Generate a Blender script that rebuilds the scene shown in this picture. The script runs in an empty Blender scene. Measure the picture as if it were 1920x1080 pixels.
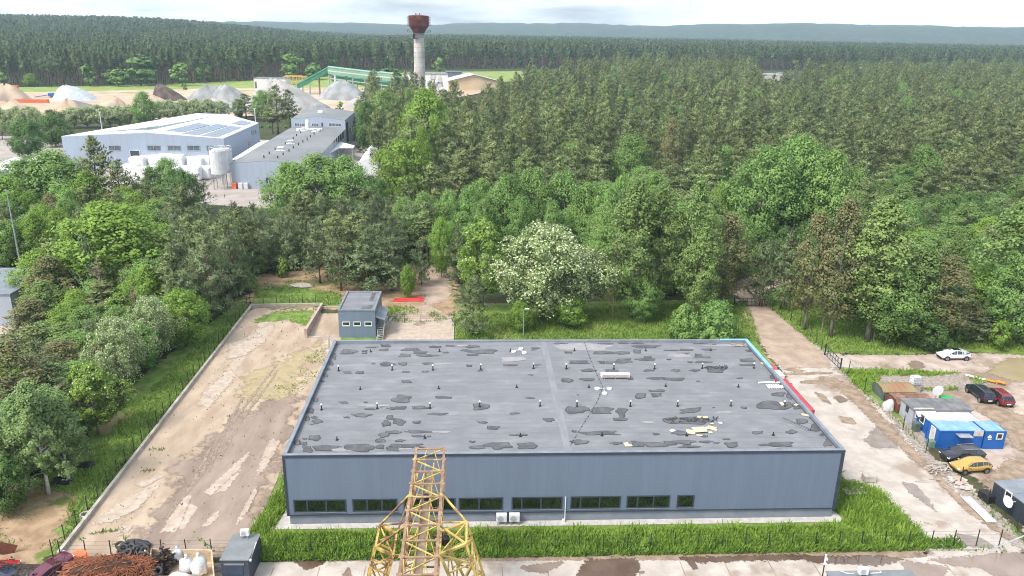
import bpy, bmesh, math, random
import numpy as np
from mathutils import Vector, Matrix
R_ = random.Random(7)
NR = np.random.RandomState(11)
S = bpy.context.scene
COL = S.collection
# ------------------------------------------------------------------ camera, world, sun, exposure
F, PITCH, ROLL, YAW, CAMH = 1447.3, 0.31969, 0.018788, 0.0542, 46.0
cy, sy = math.cos(YAW), math.sin(YAW)
_fw = Vector((sy*math.cos(PITCH), cy*math.cos(PITCH), -math.sin(PITCH)))
_rt = Vector((cy, -sy, 0)); _up = _rt.cross(_fw)
RT = _rt*math.cos(ROLL)+_up*math.sin(ROLL); UPV = -_rt*math.sin(ROLL)+_up*math.cos(ROLL)
cd = bpy.data.cameras.new('camera'); cam = bpy.data.objects.new('camera', cd); COL.objects.link(cam)
cd.sensor_width = 36; cd.lens = F*36/1920; cd.clip_start = .5; cd.clip_end = 20000
M = Matrix((RT, UPV, -_fw)).transposed().to_4x4(); M.translation = Vector((0, 0, CAMH)); cam.matrix_world = M
S.camera = cam
SUN_EL, SUN_AZ = math.radians(50), math.radians(-125)   # azimuth measured from +Y towards +X
W = bpy.data.worlds.new('World'); S.world = W; W.use_nodes = True
nt = W.node_tree; N = nt.nodes; L = nt.links
bg = N['Background']; bg.inputs['Strength'].default_value = 0.12
sky = N.new('ShaderNodeTexSky'); sky.sky_type = 'NISHITA'; sky.sun_disc = False
sky.sun_elevation = SUN_EL; sky.sun_rotation = SUN_AZ; sky.air_density = 1.0; sky.dust_density = 2.5
tc = N.new('ShaderNodeTexCoord'); mp = N.new('ShaderNodeMapping'); mp.inputs['Scale'].default_value = (1, 1, 6)
nz = N.new('ShaderNodeTexNoise'); nz.inputs['Scale'].default_value = 3.4; nz.inputs['Detail'].default_value = 6; nz.inputs['Roughness'].default_value = .55
rp = N.new('ShaderNodeValToRGB'); rp.color_ramp.elements[0].position = .38; rp.color_ramp.elements[1].position = .60
rp.color_ramp.elements[0].color = (.08, .08, .08, 1)
cl = N.new('ShaderNodeMixRGB'); cl.blend_type = 'MIX'; cl.inputs[2].default_value = (5.6, 5.9, 6.2, 1)
L.new(tc.outputs['Generated'], mp.inputs['Vector']); L.new(mp.outputs[0], nz.inputs['Vector']); L.new(nz.outputs['Fac'], rp.inputs['Fac'])
L.new(rp.outputs['Color'], cl.inputs['Fac']); L.new(sky.outputs[0], cl.inputs[1]); L.new(cl.outputs[0], bg.inputs['Color'])
sl = bpy.data.lights.new('sun', 'SUN'); sl.energy = 2.0; sl.angle = math.radians(18); sl.color = (1, .95, .87)
so = bpy.data.objects.new('sun', sl); COL.objects.link(so)
sd = Vector((math.sin(SUN_AZ)*math.cos(SUN_EL), math.cos(SUN_AZ)*math.cos(SUN_EL), math.sin(SUN_EL)))
so.rotation_euler = sd.to_track_quat('Z', 'Y').to_euler(); so.location = sd*500
S.view_settings.view_transform = 'Standard'; S.view_settings.look = 'None'; S.view_settings.exposure = 1.24; S.view_settings.gamma = 1
S.cycles.use_denoising = True; S.cycles.denoising_prefilter = 'NONE'; S.cycles.pixel_filter_type = 'BLACKMAN_HARRIS'; S.cycles.filter_width = 1.05
S.cycles.max_bounces = 5; S.cycles.diffuse_bounces = 3; S.cycles.glossy_bounces = 2; S.cycles.transmission_bounces = 2; S.cycles.volume_bounces = 0; S.cycles.transparent_max_bounces = 12
S.cycles.use_adaptive_sampling = True; S.cycles.adaptive_threshold = .02
S.cycles.caustics_reflective = False; S.cycles.caustics_refractive = False

# ------------------------------------------------------------------ measuring helpers (photo pixel -> place in the world)
def ray(px, py): return _fw + RT*((px-960)/F) - UPV*((py-540)/F)
def U(px, py, z=0.0):
    d = ray(px, py); t = (z-CAMH)/d.z; return Vector((d.x*t, d.y*t, z))
def UY(px, py, Y):
    d = ray(px, py); t = Y/d.y; return Vector((d.x*t, Y, CAMH+d.z*t))
def PX(P):
    d = Vector(P)-Vector((0, 0, CAMH)); k = d.dot(_fw); return 960+F*d.dot(RT)/k, 540-F*d.dot(UPV)/k
def HZ(P, py):
    lo, hi = P[2]-5, P[2]+90
    for _ in range(40):
        m = (lo+hi)/2
        if PX((P[0], P[1], m))[1] > py: lo = m
        else: hi = m
    return (lo+hi)/2
def sst(t): t = max(0., min(1., t)); return t*t*(3-2*t)
def tz(x, y):
    if y < 300: return 0.
    z = 8*sst((y-330)/430)*(.25+.75*sst((x+300)/260))
    if y > 600: z += 34*sst((y-600)/1400)*sst((-.10-x/y)/.32)
    return z
def UT(px, py):
    z = 0.
    for _ in range(30):
        P = U(px, py, z); z = .5*z+.5*tz(P.x, P.y)
    return Vector((P.x, P.y, tz(P.x, P.y)))

# ------------------------------------------------------------------ materials
def mat(name, c, c2=None, scale=3., rough=.85, metal=0., bump=0., stretch=(1, 1, 1), lo=.4, hi=.62, spec=.3, trans=0., rand=0., detail=5, c3=None, s3=.3, f3=.5, emit=None):
    m = bpy.data.materials.new(name); m.use_nodes = True
    n = m.node_tree.nodes; l = m.node_tree.links; b = n['Principled BSDF']
    b.inputs['Roughness'].default_value = rough; b.inputs['Metallic'].default_value = metal; b.inputs['Specular IOR Level'].default_value = spec
    b.inputs['Base Color'].default_value = (*c, 1)
    tcn = n.new('ShaderNodeTexCoord'); mpn = n.new('ShaderNodeMapping'); mpn.inputs['Scale'].default_value = stretch
    l.new(tcn.outputs['Object'], mpn.inputs['Vector'])
    nzn = n.new('ShaderNodeTexNoise'); nzn.inputs['Scale'].default_value = scale; nzn.inputs['Detail'].default_value = detail; nzn.inputs['Roughness'].default_value = .6
    l.new(mpn.outputs[0], nzn.inputs['Vector'])
    if c2 is None: c2 = tuple(min(1, v*1.15) for v in c); c = tuple(v*.88 for v in c)
    r = n.new('ShaderNodeValToRGB'); e = r.color_ramp.elements; e[0].position = lo; e[1].position = hi; e[0].color = (*c, 1); e[1].color = (*c2, 1)
    l.new(nzn.outputs['Fac'], r.inputs['Fac']); out = r.outputs['Color']
    if c3 is not None:
        n3 = n.new('ShaderNodeTexNoise'); n3.inputs['Scale'].default_value = s3; n3.inputs['Detail'].default_value = 7; n3.inputs['Roughness'].default_value = .62
        l.new(mpn.outputs[0], n3.inputs['Vector'])
        r3 = n.new('ShaderNodeValToRGB'); r3.color_ramp.elements[0].position = f3; r3.color_ramp.elements[1].position = f3+.07
        l.new(n3.outputs['Fac'], r3.inputs['Fac'])
        mx = n.new('ShaderNodeMixRGB'); mx.inputs[2].default_value = (*c3, 1); l.new(r3.outputs['Color'], mx.inputs['Fac']); l.new(out, mx.inputs[1]); out = mx.outputs[0]
    if rand:
        oi = n.new('ShaderNodeObjectInfo'); hs = n.new('ShaderNodeHueSaturation')
        ma = n.new('ShaderNodeMapRange'); ma.inputs['To Min'].default_value = 1-rand; ma.inputs['To Max'].default_value = 1+rand; l.new(oi.outputs['Random'], ma.inputs['Value'])
        mh = n.new('ShaderNodeMath'); mh.operation = 'MULTIPLY'; mh.inputs[1].default_value = 7.31; l.new(oi.outputs['Random'], mh.inputs[0])
        mf = n.new('ShaderNodeMath'); mf.operation = 'FRACT'; l.new(mh.outputs[0], mf.inputs[0])
        mh2 = n.new('ShaderNodeMapRange'); mh2.inputs['To Min'].default_value = .5-rand*.055; mh2.inputs['To Max'].default_value = .5+rand*.055; l.new(mf.outputs[0], mh2.inputs['Value'])
        l.new(ma.outputs[0], hs.inputs['Value']); l.new(mh2.outputs[0], hs.inputs['Hue']); l.new(out, hs.inputs['Color']); out = hs.outputs[0]
    l.new(out, b.inputs['Base Color'])
    if bump:
        bm = n.new('ShaderNodeBump'); bm.inputs['Strength'].default_value = bump; bm.inputs['Distance'].default_value = .05; l.new(nzn.outputs['Fac'], bm.inputs['Height']); l.new(bm.outputs[0], b.inputs['Normal'])
    if trans:
        tr = n.new('ShaderNodeBsdfTranslucent'); ms = n.new('ShaderNodeMixShader'); ms.inputs[0].default_value = trans
        l.new(out, tr.inputs['Color']); l.new(b.outputs[0], ms.inputs[1]); l.new(tr.outputs[0], ms.inputs[2]); l.new(ms.outputs[0], n['Material Output'].inputs[0])
    if emit:
        b.inputs['Emission Color'].default_value = (*emit, 1); b.inputs['Emission Strength'].default_value = 1
    return m

# ------------------------------------------------------------------ mesh builder
class MB:
    def __init__(s): s.v = []; s.f = []; s.m = []
    def add(s, vs, fs, mi=0):
        o = len(s.v); s.v += [tuple(v) for v in vs]; s.f += [tuple(i+o for i in f) for f in fs]; s.m += [mi]*len(fs)
    def box(s, x0, y0, z0, x1, y1, z1, mi=0, mt=None):
        vs = [Vector(p) for p in ((x0, y0, z0), (x1, y0, z0), (x1, y1, z0), (x0, y1, z0), (x0, y0, z1), (x1, y0, z1), (x1, y1, z1), (x0, y1, z1))]
        if mt is not None: vs = [mt @ v for v in vs]
        s.add(vs, [(0, 3, 2, 1), (4, 5, 6, 7), (0, 1, 5, 4), (1, 2, 6, 5), (2, 3, 7, 6), (3, 0, 4, 7)], mi)
    def bar(s, a, b, w, h=None, mi=0):
        a = Vector(a); b = Vector(b); h = h or w; d = (b-a)
        if d.length < 1e-6: return
        d.normalize(); u = Vector((0, 0, 1)) if abs(d.z) < .95 else Vector((1, 0, 0)); r = d.cross(u).normalized(); u = r.cross(d)
        vs = [p+r*(sx*w/2)+u*(sz*h/2) for p in (a, b) for sx, sz in ((-1, -1), (1, -1), (1, 1), (-1, 1))]
        s.add(vs, [(3, 2, 1, 0), (4, 5, 6, 7), (0, 1, 5, 4), (1, 2, 6, 5), (2, 3, 7, 6), (3, 0, 4, 7)], mi)
    def tube(s, pts, rads, n=8, mi=0, cap=True):
        pts = [Vector(p) for p in pts]
        if not hasattr(rads, '__len__'): rads = [rads]*len(pts)
        o = len(s.v); rings = []
        for i, p in enumerate(pts):
            d = (pts[min(i+1, len(pts)-1)]-pts[max(i-1, 0)]).normalized(); u = Vector((0, 0, 1)) if abs(d.z) < .9 else Vector((1, 0, 0))
            r = d.cross(u).normalized(); u = r.cross(d)
            rings.append([p+(r*math.cos(2*math.pi*k/n)+u*math.sin(2*math.pi*k/n))*rads[i] for k in range(n)])
        vs = [v for q in rings for v in q]; fs = []
        for i in range(len(pts)-1):
            for k in range(n): fs.append((i*n+k, i*n+(k+1) % n, (i+1)*n+(k+1) % n, (i+1)*n+k))
        if cap: fs.append(tuple(range(n))[::-1]); fs.append(tuple((len(pts)-1)*n+k for k in range(n)))
        s.add(vs, fs, mi)
    def poly(s, pts, mi=0): s.add(pts, [tuple(range(len(pts)))], mi)
    def prism(s, pts, z0, z1, mi=0, mt=None):
        n = len(pts); vs = [Vector((p[0], p[1], z0)) for p in pts]+[Vector((p[0], p[1], z1)) for p in pts]
        if mt is not None: vs = [mt @ v for v in vs]
        s.add(vs, [tuple(range(n))[::-1], tuple(range(n, 2*n))]+[(i, (i+1) % n, n+(i+1) % n, n+i) for i in range(n)], mi)
    def build(s, name, mats, parent=None, smooth=False, bevel=0, loc=None):
        me = bpy.data.meshes.new(name); v = s.v
        if loc is not None: v = [(a-loc[0], b-loc[1], c-loc[2]) for a, b, c in v]
        me.from_pydata(v, [], s.f)
        if not isinstance(mats, (list, tuple)): mats = [mats]
        for m in mats: me.materials.append(m)
        me.polygons.foreach_set('material_index', s.m)
        if smooth: me.polygons.foreach_set('use_smooth', [True]*len(s.f))
        me.update(); bm = bmesh.new(); bm.from_mesh(me); bmesh.ops.recalc_face_normals(bm, faces=bm.faces) if bevel or smooth else None; bm.to_mesh(me); bm.free()
        o = bpy.data.objects.new(name, me); COL.objects.link(o)
        if parent is not None: o.parent = parent
        if loc is not None and parent is None: o.location = loc
        if bevel:
            b = o.modifiers.new('bevel', 'BEVEL'); b.width = bevel; b.segments = 2; b.limit_method = 'ANGLE'
        return o
def tag(o, label=None, cat=None, group=None, kind=None):
    if label: o['label'] = label
    if cat: o['category'] = cat
    if group: o['group'] = group
    if kind: o['kind'] = kind
    return o
def thing(name, label, cat, loc=(0, 0, 0), rz=0., group=None):
    o = bpy.data.objects.new(name, None); COL.objects.link(o); o.location = loc; o.rotation_euler = (0, 0, rz); o.empty_display_size = .3
    return tag(o, label, cat, group)
def copy_tree(o, parent=None, **kw):
    c = o.copy(); COL.objects.link(c)
    if parent is not None: c.parent = parent
    for ch in KIDS.get(o.name, o.children): copy_tree(ch, c)
    return c
KIDS = {}
def dup(o, loc, rz=0, scale=None, label=None, group=None):
    c = copy_tree(o); c.location = loc; c.rotation_euler = (0, 0, rz)
    if scale: c.scale = scale
    if label: c['label'] = label
    if group: c['group'] = group
    return c
def mxy(p, q, along=None):
    """frame at p with x axis toward q (flat)"""
    d = Vector(q)-Vector(p); return math.atan2(d.y, d.x)
def frame(loc, rz): return Matrix.Translation(Vector(loc)) @ Matrix.Rotation(rz, 4, 'Z')
def ragged(pts, step=1.5, amp=.35, seed=1, smooth=True):
    """closed outline with uneven edge"""
    r = random.Random(seed); out = []
    pts = [Vector((p[0], p[1])) for p in pts]; n = len(pts)
    for i in range(n):
        a, b = pts[i], pts[(i+1) % n]; k = max(1, int((b-a).length/step)); nn = Vector((-(b-a).y, (b-a).x)).normalized()
        for j in range(k):
            t = j/k; out.append(a.lerp(b, t)+nn*r.uniform(-amp, amp))
    return out
SOFT = {}
def soft_mat(m, A, w, sc):
    key = (m.name, A, w, sc)
    if key in SOFT: return SOFT[key]
    c = m.copy(); c.name = m.name+'_edge'; n = c.node_tree.nodes; l = c.node_tree.links; out = n['Material Output']; src = out.inputs[0].links[0].from_socket
    at = n.new('ShaderNodeAttribute'); at.attribute_name = 'inside'; tcn = n.new('ShaderNodeTexCoord'); nz_ = n.new('ShaderNodeTexNoise'); nz_.inputs['Scale'].default_value = sc; nz_.inputs['Detail'].default_value = 7; nz_.inputs['Roughness'].default_value = .62
    l.new(tcn.outputs['Object'], nz_.inputs['Vector']); mr = n.new('ShaderNodeMapRange'); mr.inputs['From Min'].default_value = .28; mr.inputs['From Max'].default_value = .72; mr.inputs['To Min'].default_value = -A; mr.inputs['To Max'].default_value = A; mr.clamp = False
    l.new(nz_.outputs['Fac'], mr.inputs['Value']); ad = n.new('ShaderNodeMath'); ad.operation = 'ADD'; l.new(at.outputs['Fac'], ad.inputs[0]); l.new(mr.outputs[0], ad.inputs[1])
    m2 = n.new('ShaderNodeMapRange'); m2.inputs['From Min'].default_value = -w; m2.inputs['From Max'].default_value = w; m2.interpolation_type = 'SMOOTHSTEP'; l.new(ad.outputs[0], m2.inputs['Value'])
    tr = n.new('ShaderNodeBsdfTransparent'); ms = n.new('ShaderNodeMixShader'); l.new(m2.outputs[0], ms.inputs[0]); l.new(tr.outputs[0], ms.inputs[1]); l.new(src, ms.inputs[2]); l.new(ms.outputs[0], out.inputs[0]); SOFT[key] = c; return c
def sheet(name, pts, z, m, kind='structure', step=1.5, amp=.35, seed=1, lab=None, terrain=False, edge=None):
    if amp and not terrain:
        P = np.array([(p[0], p[1]) for p in pts]); lo, hi = P.min(0), P.max(0); size = math.sqrt(abs(sum(P[i][0]*P[i-1][1]-P[i-1][0]*P[i][1] for i in range(len(P))))/2)
        A = edge if edge is not None else max(.12, min(amp*2.0, size*.11)); w = min(1.3, max(.06, A*.30)); st = max(.22, min(1.4, size/22)); pad = A+w; lo = lo-pad-st; hi = hi+pad+st
        xs_ = np.arange(lo[0], hi[0]+st, st); ys_ = np.arange(lo[1], hi[1]+st, st); X, Y = np.meshgrid(xs_, ys_); d = np.full(X.shape, 1e9); ins = np.zeros(X.shape, bool); j = len(P)-1
        for i in range(len(P)):
            a, b = P[j], P[i]; ab = b-a; t = np.clip(((X-a[0])*ab[0]+(Y-a[1])*ab[1])/max(1e-9, ab@ab), 0, 1); d = np.minimum(d, np.hypot(X-a[0]-t*ab[0], Y-a[1]-t*ab[1]))
            if a[1] != b[1]: ins ^= ((b[1] > Y) != (a[1] > Y)) & (X < (a[0]-b[0])*(Y-b[1])/(a[1]-b[1])+b[0])
            j = i
        sd = np.where(ins, d, -d); ny, nx = X.shape; idx = np.arange(nx*ny).reshape(ny, nx); mx_ = np.maximum.reduce([sd[:-1, :-1], sd[1:, :-1], sd[:-1, 1:], sd[1:, 1:]]); k = mx_ > -pad
        Fq = np.stack([idx[:-1, :-1][k], idx[:-1, 1:][k], idx[1:, 1:][k], idx[1:, :-1][k]], 1); used, inv = np.unique(Fq, return_inverse=True); Fq = inv.reshape(-1, 4)
        V = np.stack([X.ravel()[used], Y.ravel()[used], np.full(len(used), z)], 1); me = bpy.data.meshes.new(name); me.from_pydata(V.tolist(), [], Fq.tolist()); me.materials.append(soft_mat(m, round(A, 1) or .1, round(w, 2), round(max(.35, min(2.5, 1.1/max(A, .1))), 1)))
        at = me.attributes.new('inside', 'FLOAT', 'POINT'); at.data.foreach_set('value', np.clip(sd.ravel()[used], -9, 9).astype(np.float32)); ob = bpy.data.objects.new(name, me); COL.objects.link(ob); tag(ob, lab, None, None, kind); return ob
    o = ragged(pts, step, amp, seed) if amp else [Vector((p[0], p[1])) for p in pts]
    bm = bmesh.new(); vs = [bm.verts.new((p.x, p.y, z+(tz(p.x, p.y) if terrain else 0))) for p in o]; f = bm.faces.new(vs)
    bmesh.ops.triangulate(bm, faces=[f]); bmesh.ops.recalc_face_normals(bm, faces=bm.faces)
    if sum(f.normal.z for f in bm.faces) < 0: bmesh.ops.reverse_faces(bm, faces=bm.faces)
    me = bpy.data.meshes.new(name); bm.to_mesh(me); bm.free(); me.materials.append(m)
    ob = bpy.data.objects.new(name, me); COL.objects.link(ob); tag(ob, lab, None, None, kind); return ob
def G(*pp): return [U(x, y) for x, y in pp]
def inpoly(x, y, P):
    c = False; n = len(P); j = n-1
    for i in range(n):
        if (P[i][1] > y) != (P[j][1] > y) and x < (P[j][0]-P[i][0])*(y-P[i][1])/(P[j][1]-P[i][1])+P[i][0]: c = not c
        j = i
    return c
# ------------------------------------------------------------------ setting: ground
m_ground = mat('forest_floor', (.045, .045, .022), (.05, .075, .02), 0.35, 1., detail=8, c3=(.09, .07, .04), s3=.06, f3=.6, bump=.4)
m_meadow = mat('meadow', (.16, .24, .05), (.25, .30, .09), .15, 1.)
m_grass = mat('grass_ground', (.09, .16, .025), (.18, .25, .06), .8, 1., bump=.5, c3=(.26, .21, .11), s3=.12, f3=.58)
m_earth = mat('bare_earth', (.25, .165, .10), (.36, .26, .165), .6, 1., bump=.4, c3=(.12, .16, .035), s3=.16, f3=.56)
m_yard = mat('yard_dirt', (.32, .24, .175), (.425, .335, .25), .45, .9, stretch=(1, .35, 1), bump=.5, detail=9, c3=(.40, .34, .275), s3=.16, f3=.57)
m_yard_wet = mat('damp_yard_dirt', (.225, .17, .135), (.32, .25, .20), .35, .7, stretch=(1, .3, 1), bump=.4, detail=9)
m_slab = mat('light_concrete', (.36, .29, .23), (.455, .38, .31), 1.2, .85, detail=8, c3=(.42, .33, .26), s3=.5, f3=.6)
m_road = mat('yard_concrete', (.37, .325, .285), (.47, .42, .375), .5, .85, detail=10, c3=(.29, .235, .19), s3=.13, f3=.56, bump=.2)
m_road2 = mat('worn_concrete', (.36, .29, .24), (.47, .395, .345), .5, .85, detail=9, c3=(.24, .18, .135), s3=.10, f3=.5, bump=.3)
m_track = mat('sandy_track', (.31, .235, .18), (.41, .32, .255), .5, .95, detail=8, bump=.4)
m_dirt = mat('brown_dirt', (.21, .155, .11), (.32, .245, .18), .9, .95, detail=8, bump=.4)
m_mud = mat('wet_mud', (.16, .115, .085), (.24, .175, .13), .7, .35, spec=.5, detail=8)
m_puddle = mat('puddle_water', (.10, .065, .045), (.14, .095, .07), .4, .04, spec=.8)
m_puddle2 = mat('shallow_puddle', (.22, .165, .13), (.27, .21, .17), .4, .12, spec=.6)
m_greypud = mat('grey_damp_concrete', (.21, .175, .15), (.27, .225, .195), .8, .4, spec=.5)
m_green_pud = mat('silty_puddle', (.30, .245, .15), (.34, .28, .175), .3, .15, spec=.5)
m_gravel = mat('gravel', (.22, .185, .16), (.36, .31, .27), 3., 1., bump=.6)
m_sand = mat('quarry_sand', (.38, .28, .19), (.50, .40, .30), .08, 1., c3=(.38, .30, .24), s3=.03, f3=.55)
m_asph = mat('factory_yard', (.29, .25, .225), (.37, .33, .30), .15, .95)

def terrain_mesh(name, xs, ys, zf, m):
    v = []; f = []
    nx = len(xs)
    for y in ys:
        for x in xs: v.append((x if not callable(xs) else x, y, zf(x, y)))
    for j in range(len(ys)-1):
        for i in range(nx-1): a = j*nx+i; f.append((a, a+1, a+nx+1, a+nx))
    me = bpy.data.meshes.new(name); me.from_pydata(v, [], f); me.materials.append(m); me.polygons.foreach_set('use_smooth', [True]*len(f))
    o = bpy.data.objects.new(name, me); COL.objects.link(o); return tag(o, kind='structure')
xs = [-7000, -5000, -3500, -2500, -1800, -1400, -1100]+list(range(-900, 901, 60))+[1100, 1400, 1800, 2500, 3500, 5000, 7000]
ys = [-400, -100, 100, 300]+list(range(340, 1001, 40))+list(range(1100, 2701, 100))+[3200, 4000, 5000, 7200]
g = terrain_mesh('ground', xs, ys, tz, m_ground)

# fields and yards
Z = .012
sheet('grass_strip', G((480, 995), (537, 840), (560, 600), (850, 570), (1400, 560), (1420, 640), (1580, 850), (1600, 910), (1650, 925), (1720, 985), (1755, 1036), (470, 1044)), Z, m_grass, amp=.3)
sheet('grass_strip', G((100, 1045), (180, 930), (470, 578), (455, 560), (350, 635), (215, 750), (110, 880), (-120, 960), (-120, 1045)), Z, m_grass, amp=.5)
sheet('bare_earth', G((-150, 960), (60, 905), (150, 935), (120, 990), (60, 1100), (-160, 1100)), Z*2, m_earth, amp=.8)
sheet('bare_earth', G((455, 520), (620, 500), (800, 470), (850, 500), (860, 590), (720, 600), (640, 580), (470, 577)), Z*2, m_earth, amp=1.)
sheet('grass_strip', G((475, 575), (480, 545), (560, 535), (640, 555), (640, 576)), Z*3, m_grass, amp=.6)
sheet('grass_strip', G((725, 615), (722, 575), (800, 580), (845, 600), (850, 620), (760, 614)), Z*3, m_grass, amp=.5)
sheet('sandy_path', G((800, 575), (845, 560), (840, 490), (815, 478), (790, 500), (790, 545)), Z*3, m_track, amp=.5)
sheet('yard', G((108, 1045), (473, 577), (595, 577), (640, 640), (605, 700), (545, 830), (520, 900), (470, 1010), (475, 1045)), Z*3, m_yard, amp=.05, edge=.12)
sheet('yard', G((575, 632), (600, 588), (640, 588), (640, 640)), Z*3.5, m_yard, amp=.1)
sheet('dirt', G((545, 740), (600, 640), (540, 670), (470, 700), (450, 740), (500, 752)), Z*4.5, mat('mossy_dirt', (.30, .245, .145), (.38, .30, .185), .7, 1., c3=(.22, .22, .08), s3=.7, f3=.60), amp=.5, seed=4, edge=2.2)
sheet('dirt', G((480, 598), (520, 584), (590, 582), (575, 612), (540, 600), (480, 606)), Z*4, m_grass, amp=.5, seed=5)
sheet('dirt', G((230, 1042), (285, 960), (350, 860), (430, 790), (500, 752), (560, 745), (545, 820), (515, 880), (470, 1000), (475, 1042)), Z*4, m_yard_wet, amp=.6, seed=6, edge=3.2)
for k, pp in enumerate([((300, 1000), (345, 930), (360, 930), (340, 985), (330, 998)), ((335, 995), (355, 945), (372, 950), (345, 995)), ((380, 925), (465, 848), (470, 850), (445, 885), (395, 930)), ((400, 928), (440, 890), (455, 880), (425, 920)),
        ((495, 845), (510, 822), (525, 828), (505, 870), (478, 900)), ((440, 985), (480, 910), (482, 925), (455, 975), (442, 988)), ((375, 990), (410, 955), (412, 968), (392, 988)),
        ((170, 985), (240, 930), (300, 910), (260, 955), (210, 980)), ((370, 760), (385, 730), (415, 735), (395, 765)), ((480, 612), (488, 605), (505, 604), (500, 612), (490, 616)), ((250, 910), (300, 890), (310, 893), (270, 915)),
        ((220, 1000), (235, 985), (250, 985), (240, 1000)), ((430, 645), (480, 625), (500, 640), (460, 668), (425, 675)), ((380, 740), (430, 690), (445, 705), (405, 750))]):
    sheet('concrete_slab', G(*pp), Z*5+k*.002, m_slab, amp=.28, seed=20+k, step=.6)
for k, (x, y, w, h) in enumerate([(640-640+270+0, 0, 0, 0)][:0]): pass
m_rut = mat('tyre_mark', (.235, .18, .14), (.31, .245, .19), 1.5, .9, detail=9)
rr_ = random.Random(12)
for k in range(7):
    px0 = 310+k*27; py0 = 975-k*32+rr_.uniform(-20, 20); a = U(px0, py0); L_ = rr_.uniform(8, 20); x0 = a.x; dx = rr_.uniform(-.06, .10); pts_l = []; pts_r = []
    for q in range(9): f = q/8; x = x0+dx*L_*f+rr_.uniform(-.04, .04)+.6*math.sin(f*2+k); y = a.y+L_*f; pts_l.append((x-.16, y)); pts_r.append((x+.16, y))
    sheet('tyre_track', pts_l+pts_r[::-1], Z*5.3+.0012*k, m_rut, amp=.1, edge=.16)
# yard behind the main building
sheet('yard', G((725, 637), (735, 600), (848, 598), (850, 637)), Z*5, m_slab, amp=.1)
sheet('yard', G((720, 640), (728, 590), (800, 570), (850, 596), (852, 640)), Z*4, m_track, amp=.3)
sheet('puddle', G((775, 608), (790, 602), (800, 607), (790, 612), (778, 611)), Z*6, m_dirt, amp=.1, step=.5)
# front road
sheet('road', [(-60, 40), (80, 40), (80, 59.6), (-60, 59.6)], Z*2, m_road, amp=0)
for k in range(18):
    x = -26+k*4.1; sheet('expansion_joint', [(x, 46), (x+.09, 46), (x+.09, 58.8), (x, 58.8)], Z*2+.004, m_dirt, amp=0)
for yy in (56.2,): sheet('expansion_joint', [(-26, yy), (45, yy), (45, yy+.05), (-26, yy+.05)], Z*2+.006, m_dirt, amp=0)
sheet('dirt', G((470, 1046), (900, 1040), (1400, 1035), (1740, 1032), (1740, 1046), (1400, 1050), (900, 1052), (470, 1052)), Z*3, m_dirt, amp=.12, step=.8, seed=9)
for k, (pp, m) in enumerate([(((540, 1047), (620, 1048), (600, 1062), (575, 1070)), m_puddle), (((975, 1062), (1060, 1052), (1050, 1062), (1020, 1075), (985, 1072)), m_puddle2),
        (((1070, 1100), (1090, 1062), (1100, 1050), (1190, 1047), (1200, 1060), (1185, 1100)), m_puddle), (((1270, 1046), (1500, 1040), (1560, 1048), (1400, 1053), (1295, 1056)), m_puddle),
        (((1480, 1044), (1650, 1042), (1700, 1050), (1640, 1062), (1600, 1060), (1530, 1056)), m_puddle), (((1690, 1052), (1780, 1062), (1760, 1100), (1735, 1100), (1700, 1075)), m_puddle2),
        (((1740, 1050), (1900, 1036), (1960, 1040), (1960, 1090), (1860, 1080), (1840, 1066), (1790, 1062)), m_puddle2), (((640, 1080), (655, 1062), (660, 1085)), m_mud), (((1285, 1050), (1300, 1050), (1310, 1066), (1300, 1070)), m_puddle),
        (((1195, 1074), (1202, 1070), (1210, 1074), (1202, 1077)), m_mud), (((845, 1063), (852, 1061), (856, 1064), (850, 1067)), m_mud)]):
    sheet('puddle', G(*pp), Z*4+k*.001, m, amp=.16, step=.7, seed=40+k)
# right hand yard and road
sheet('road', G((1430, 640), (1400, 590), (1480, 610), (1560, 655), (1640, 700), (1680, 770), (1740, 850), (1810, 900), (1900, 1000), (1960, 1045), (1740, 1045), (1650, 925), (1585, 905), (1560, 840)), Z*3, m_road, amp=.3, seed=3)
sheet('dirt_track', G((1375, 560), (1430, 560), (1470, 600), (1540, 660), (1560, 690), (1470, 690), (1440, 670), (1410, 615)), Z*4, m_track, amp=.35, seed=7)
sheet('dirt_track', G((1360, 545), (1420, 575), (1430, 560), (1425, 545), (1405, 535), (1430, 525), (1500, 530), (1500, 520), (1400, 520), (1385, 525)), Z*4.2, m_track, amp=.35, seed=8)
sheet('dirt_track', G((1380, 572), (1500, 500), (1500, 520)), Z*4.1, m_track, amp=.2, seed=8)
sheet('road', G((1560, 690), (1580, 665), (1700, 665), (1960, 660), (2150, 680), (2150, 900), (2050, 1045), (1950, 1045), (1900, 960), (1810, 880), (1740, 800), (1650, 720)), Z*2.5, m_road2, amp=.4, seed=13)
sheet('verge', G((1560, 690), (1650, 690), (1810, 705), (1800, 712), (1860, 712), (1850, 725), (1780, 732), (1700, 735), (1745, 770), (1740, 850), (1800, 905), (1900, 985), (1940, 1045), (1925, 1045), (1860, 985), (1780, 905), (1735, 865), (1660, 770), (1600, 720)), Z*4.5, m_gravel, amp=.3, seed=14)
sheet('grass_strip', G((1575, 692), (1680, 694), (1800, 700), (1740, 706), (1640, 702), (1650, 715), (1640, 730), (1700, 760), (1690, 790), (1650, 755), (1600, 715)), Z*5, m_grass, amp=.3, seed=15)
sheet('grass_strip', G((1430, 575), (1470, 600), (1520, 640), (1560, 663), (1700, 666), (1780, 658), (1960, 668), (1960, 560), (1600, 520), (1460, 530)), Z*3.5, m_grass, amp=.4, seed=16)
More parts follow.
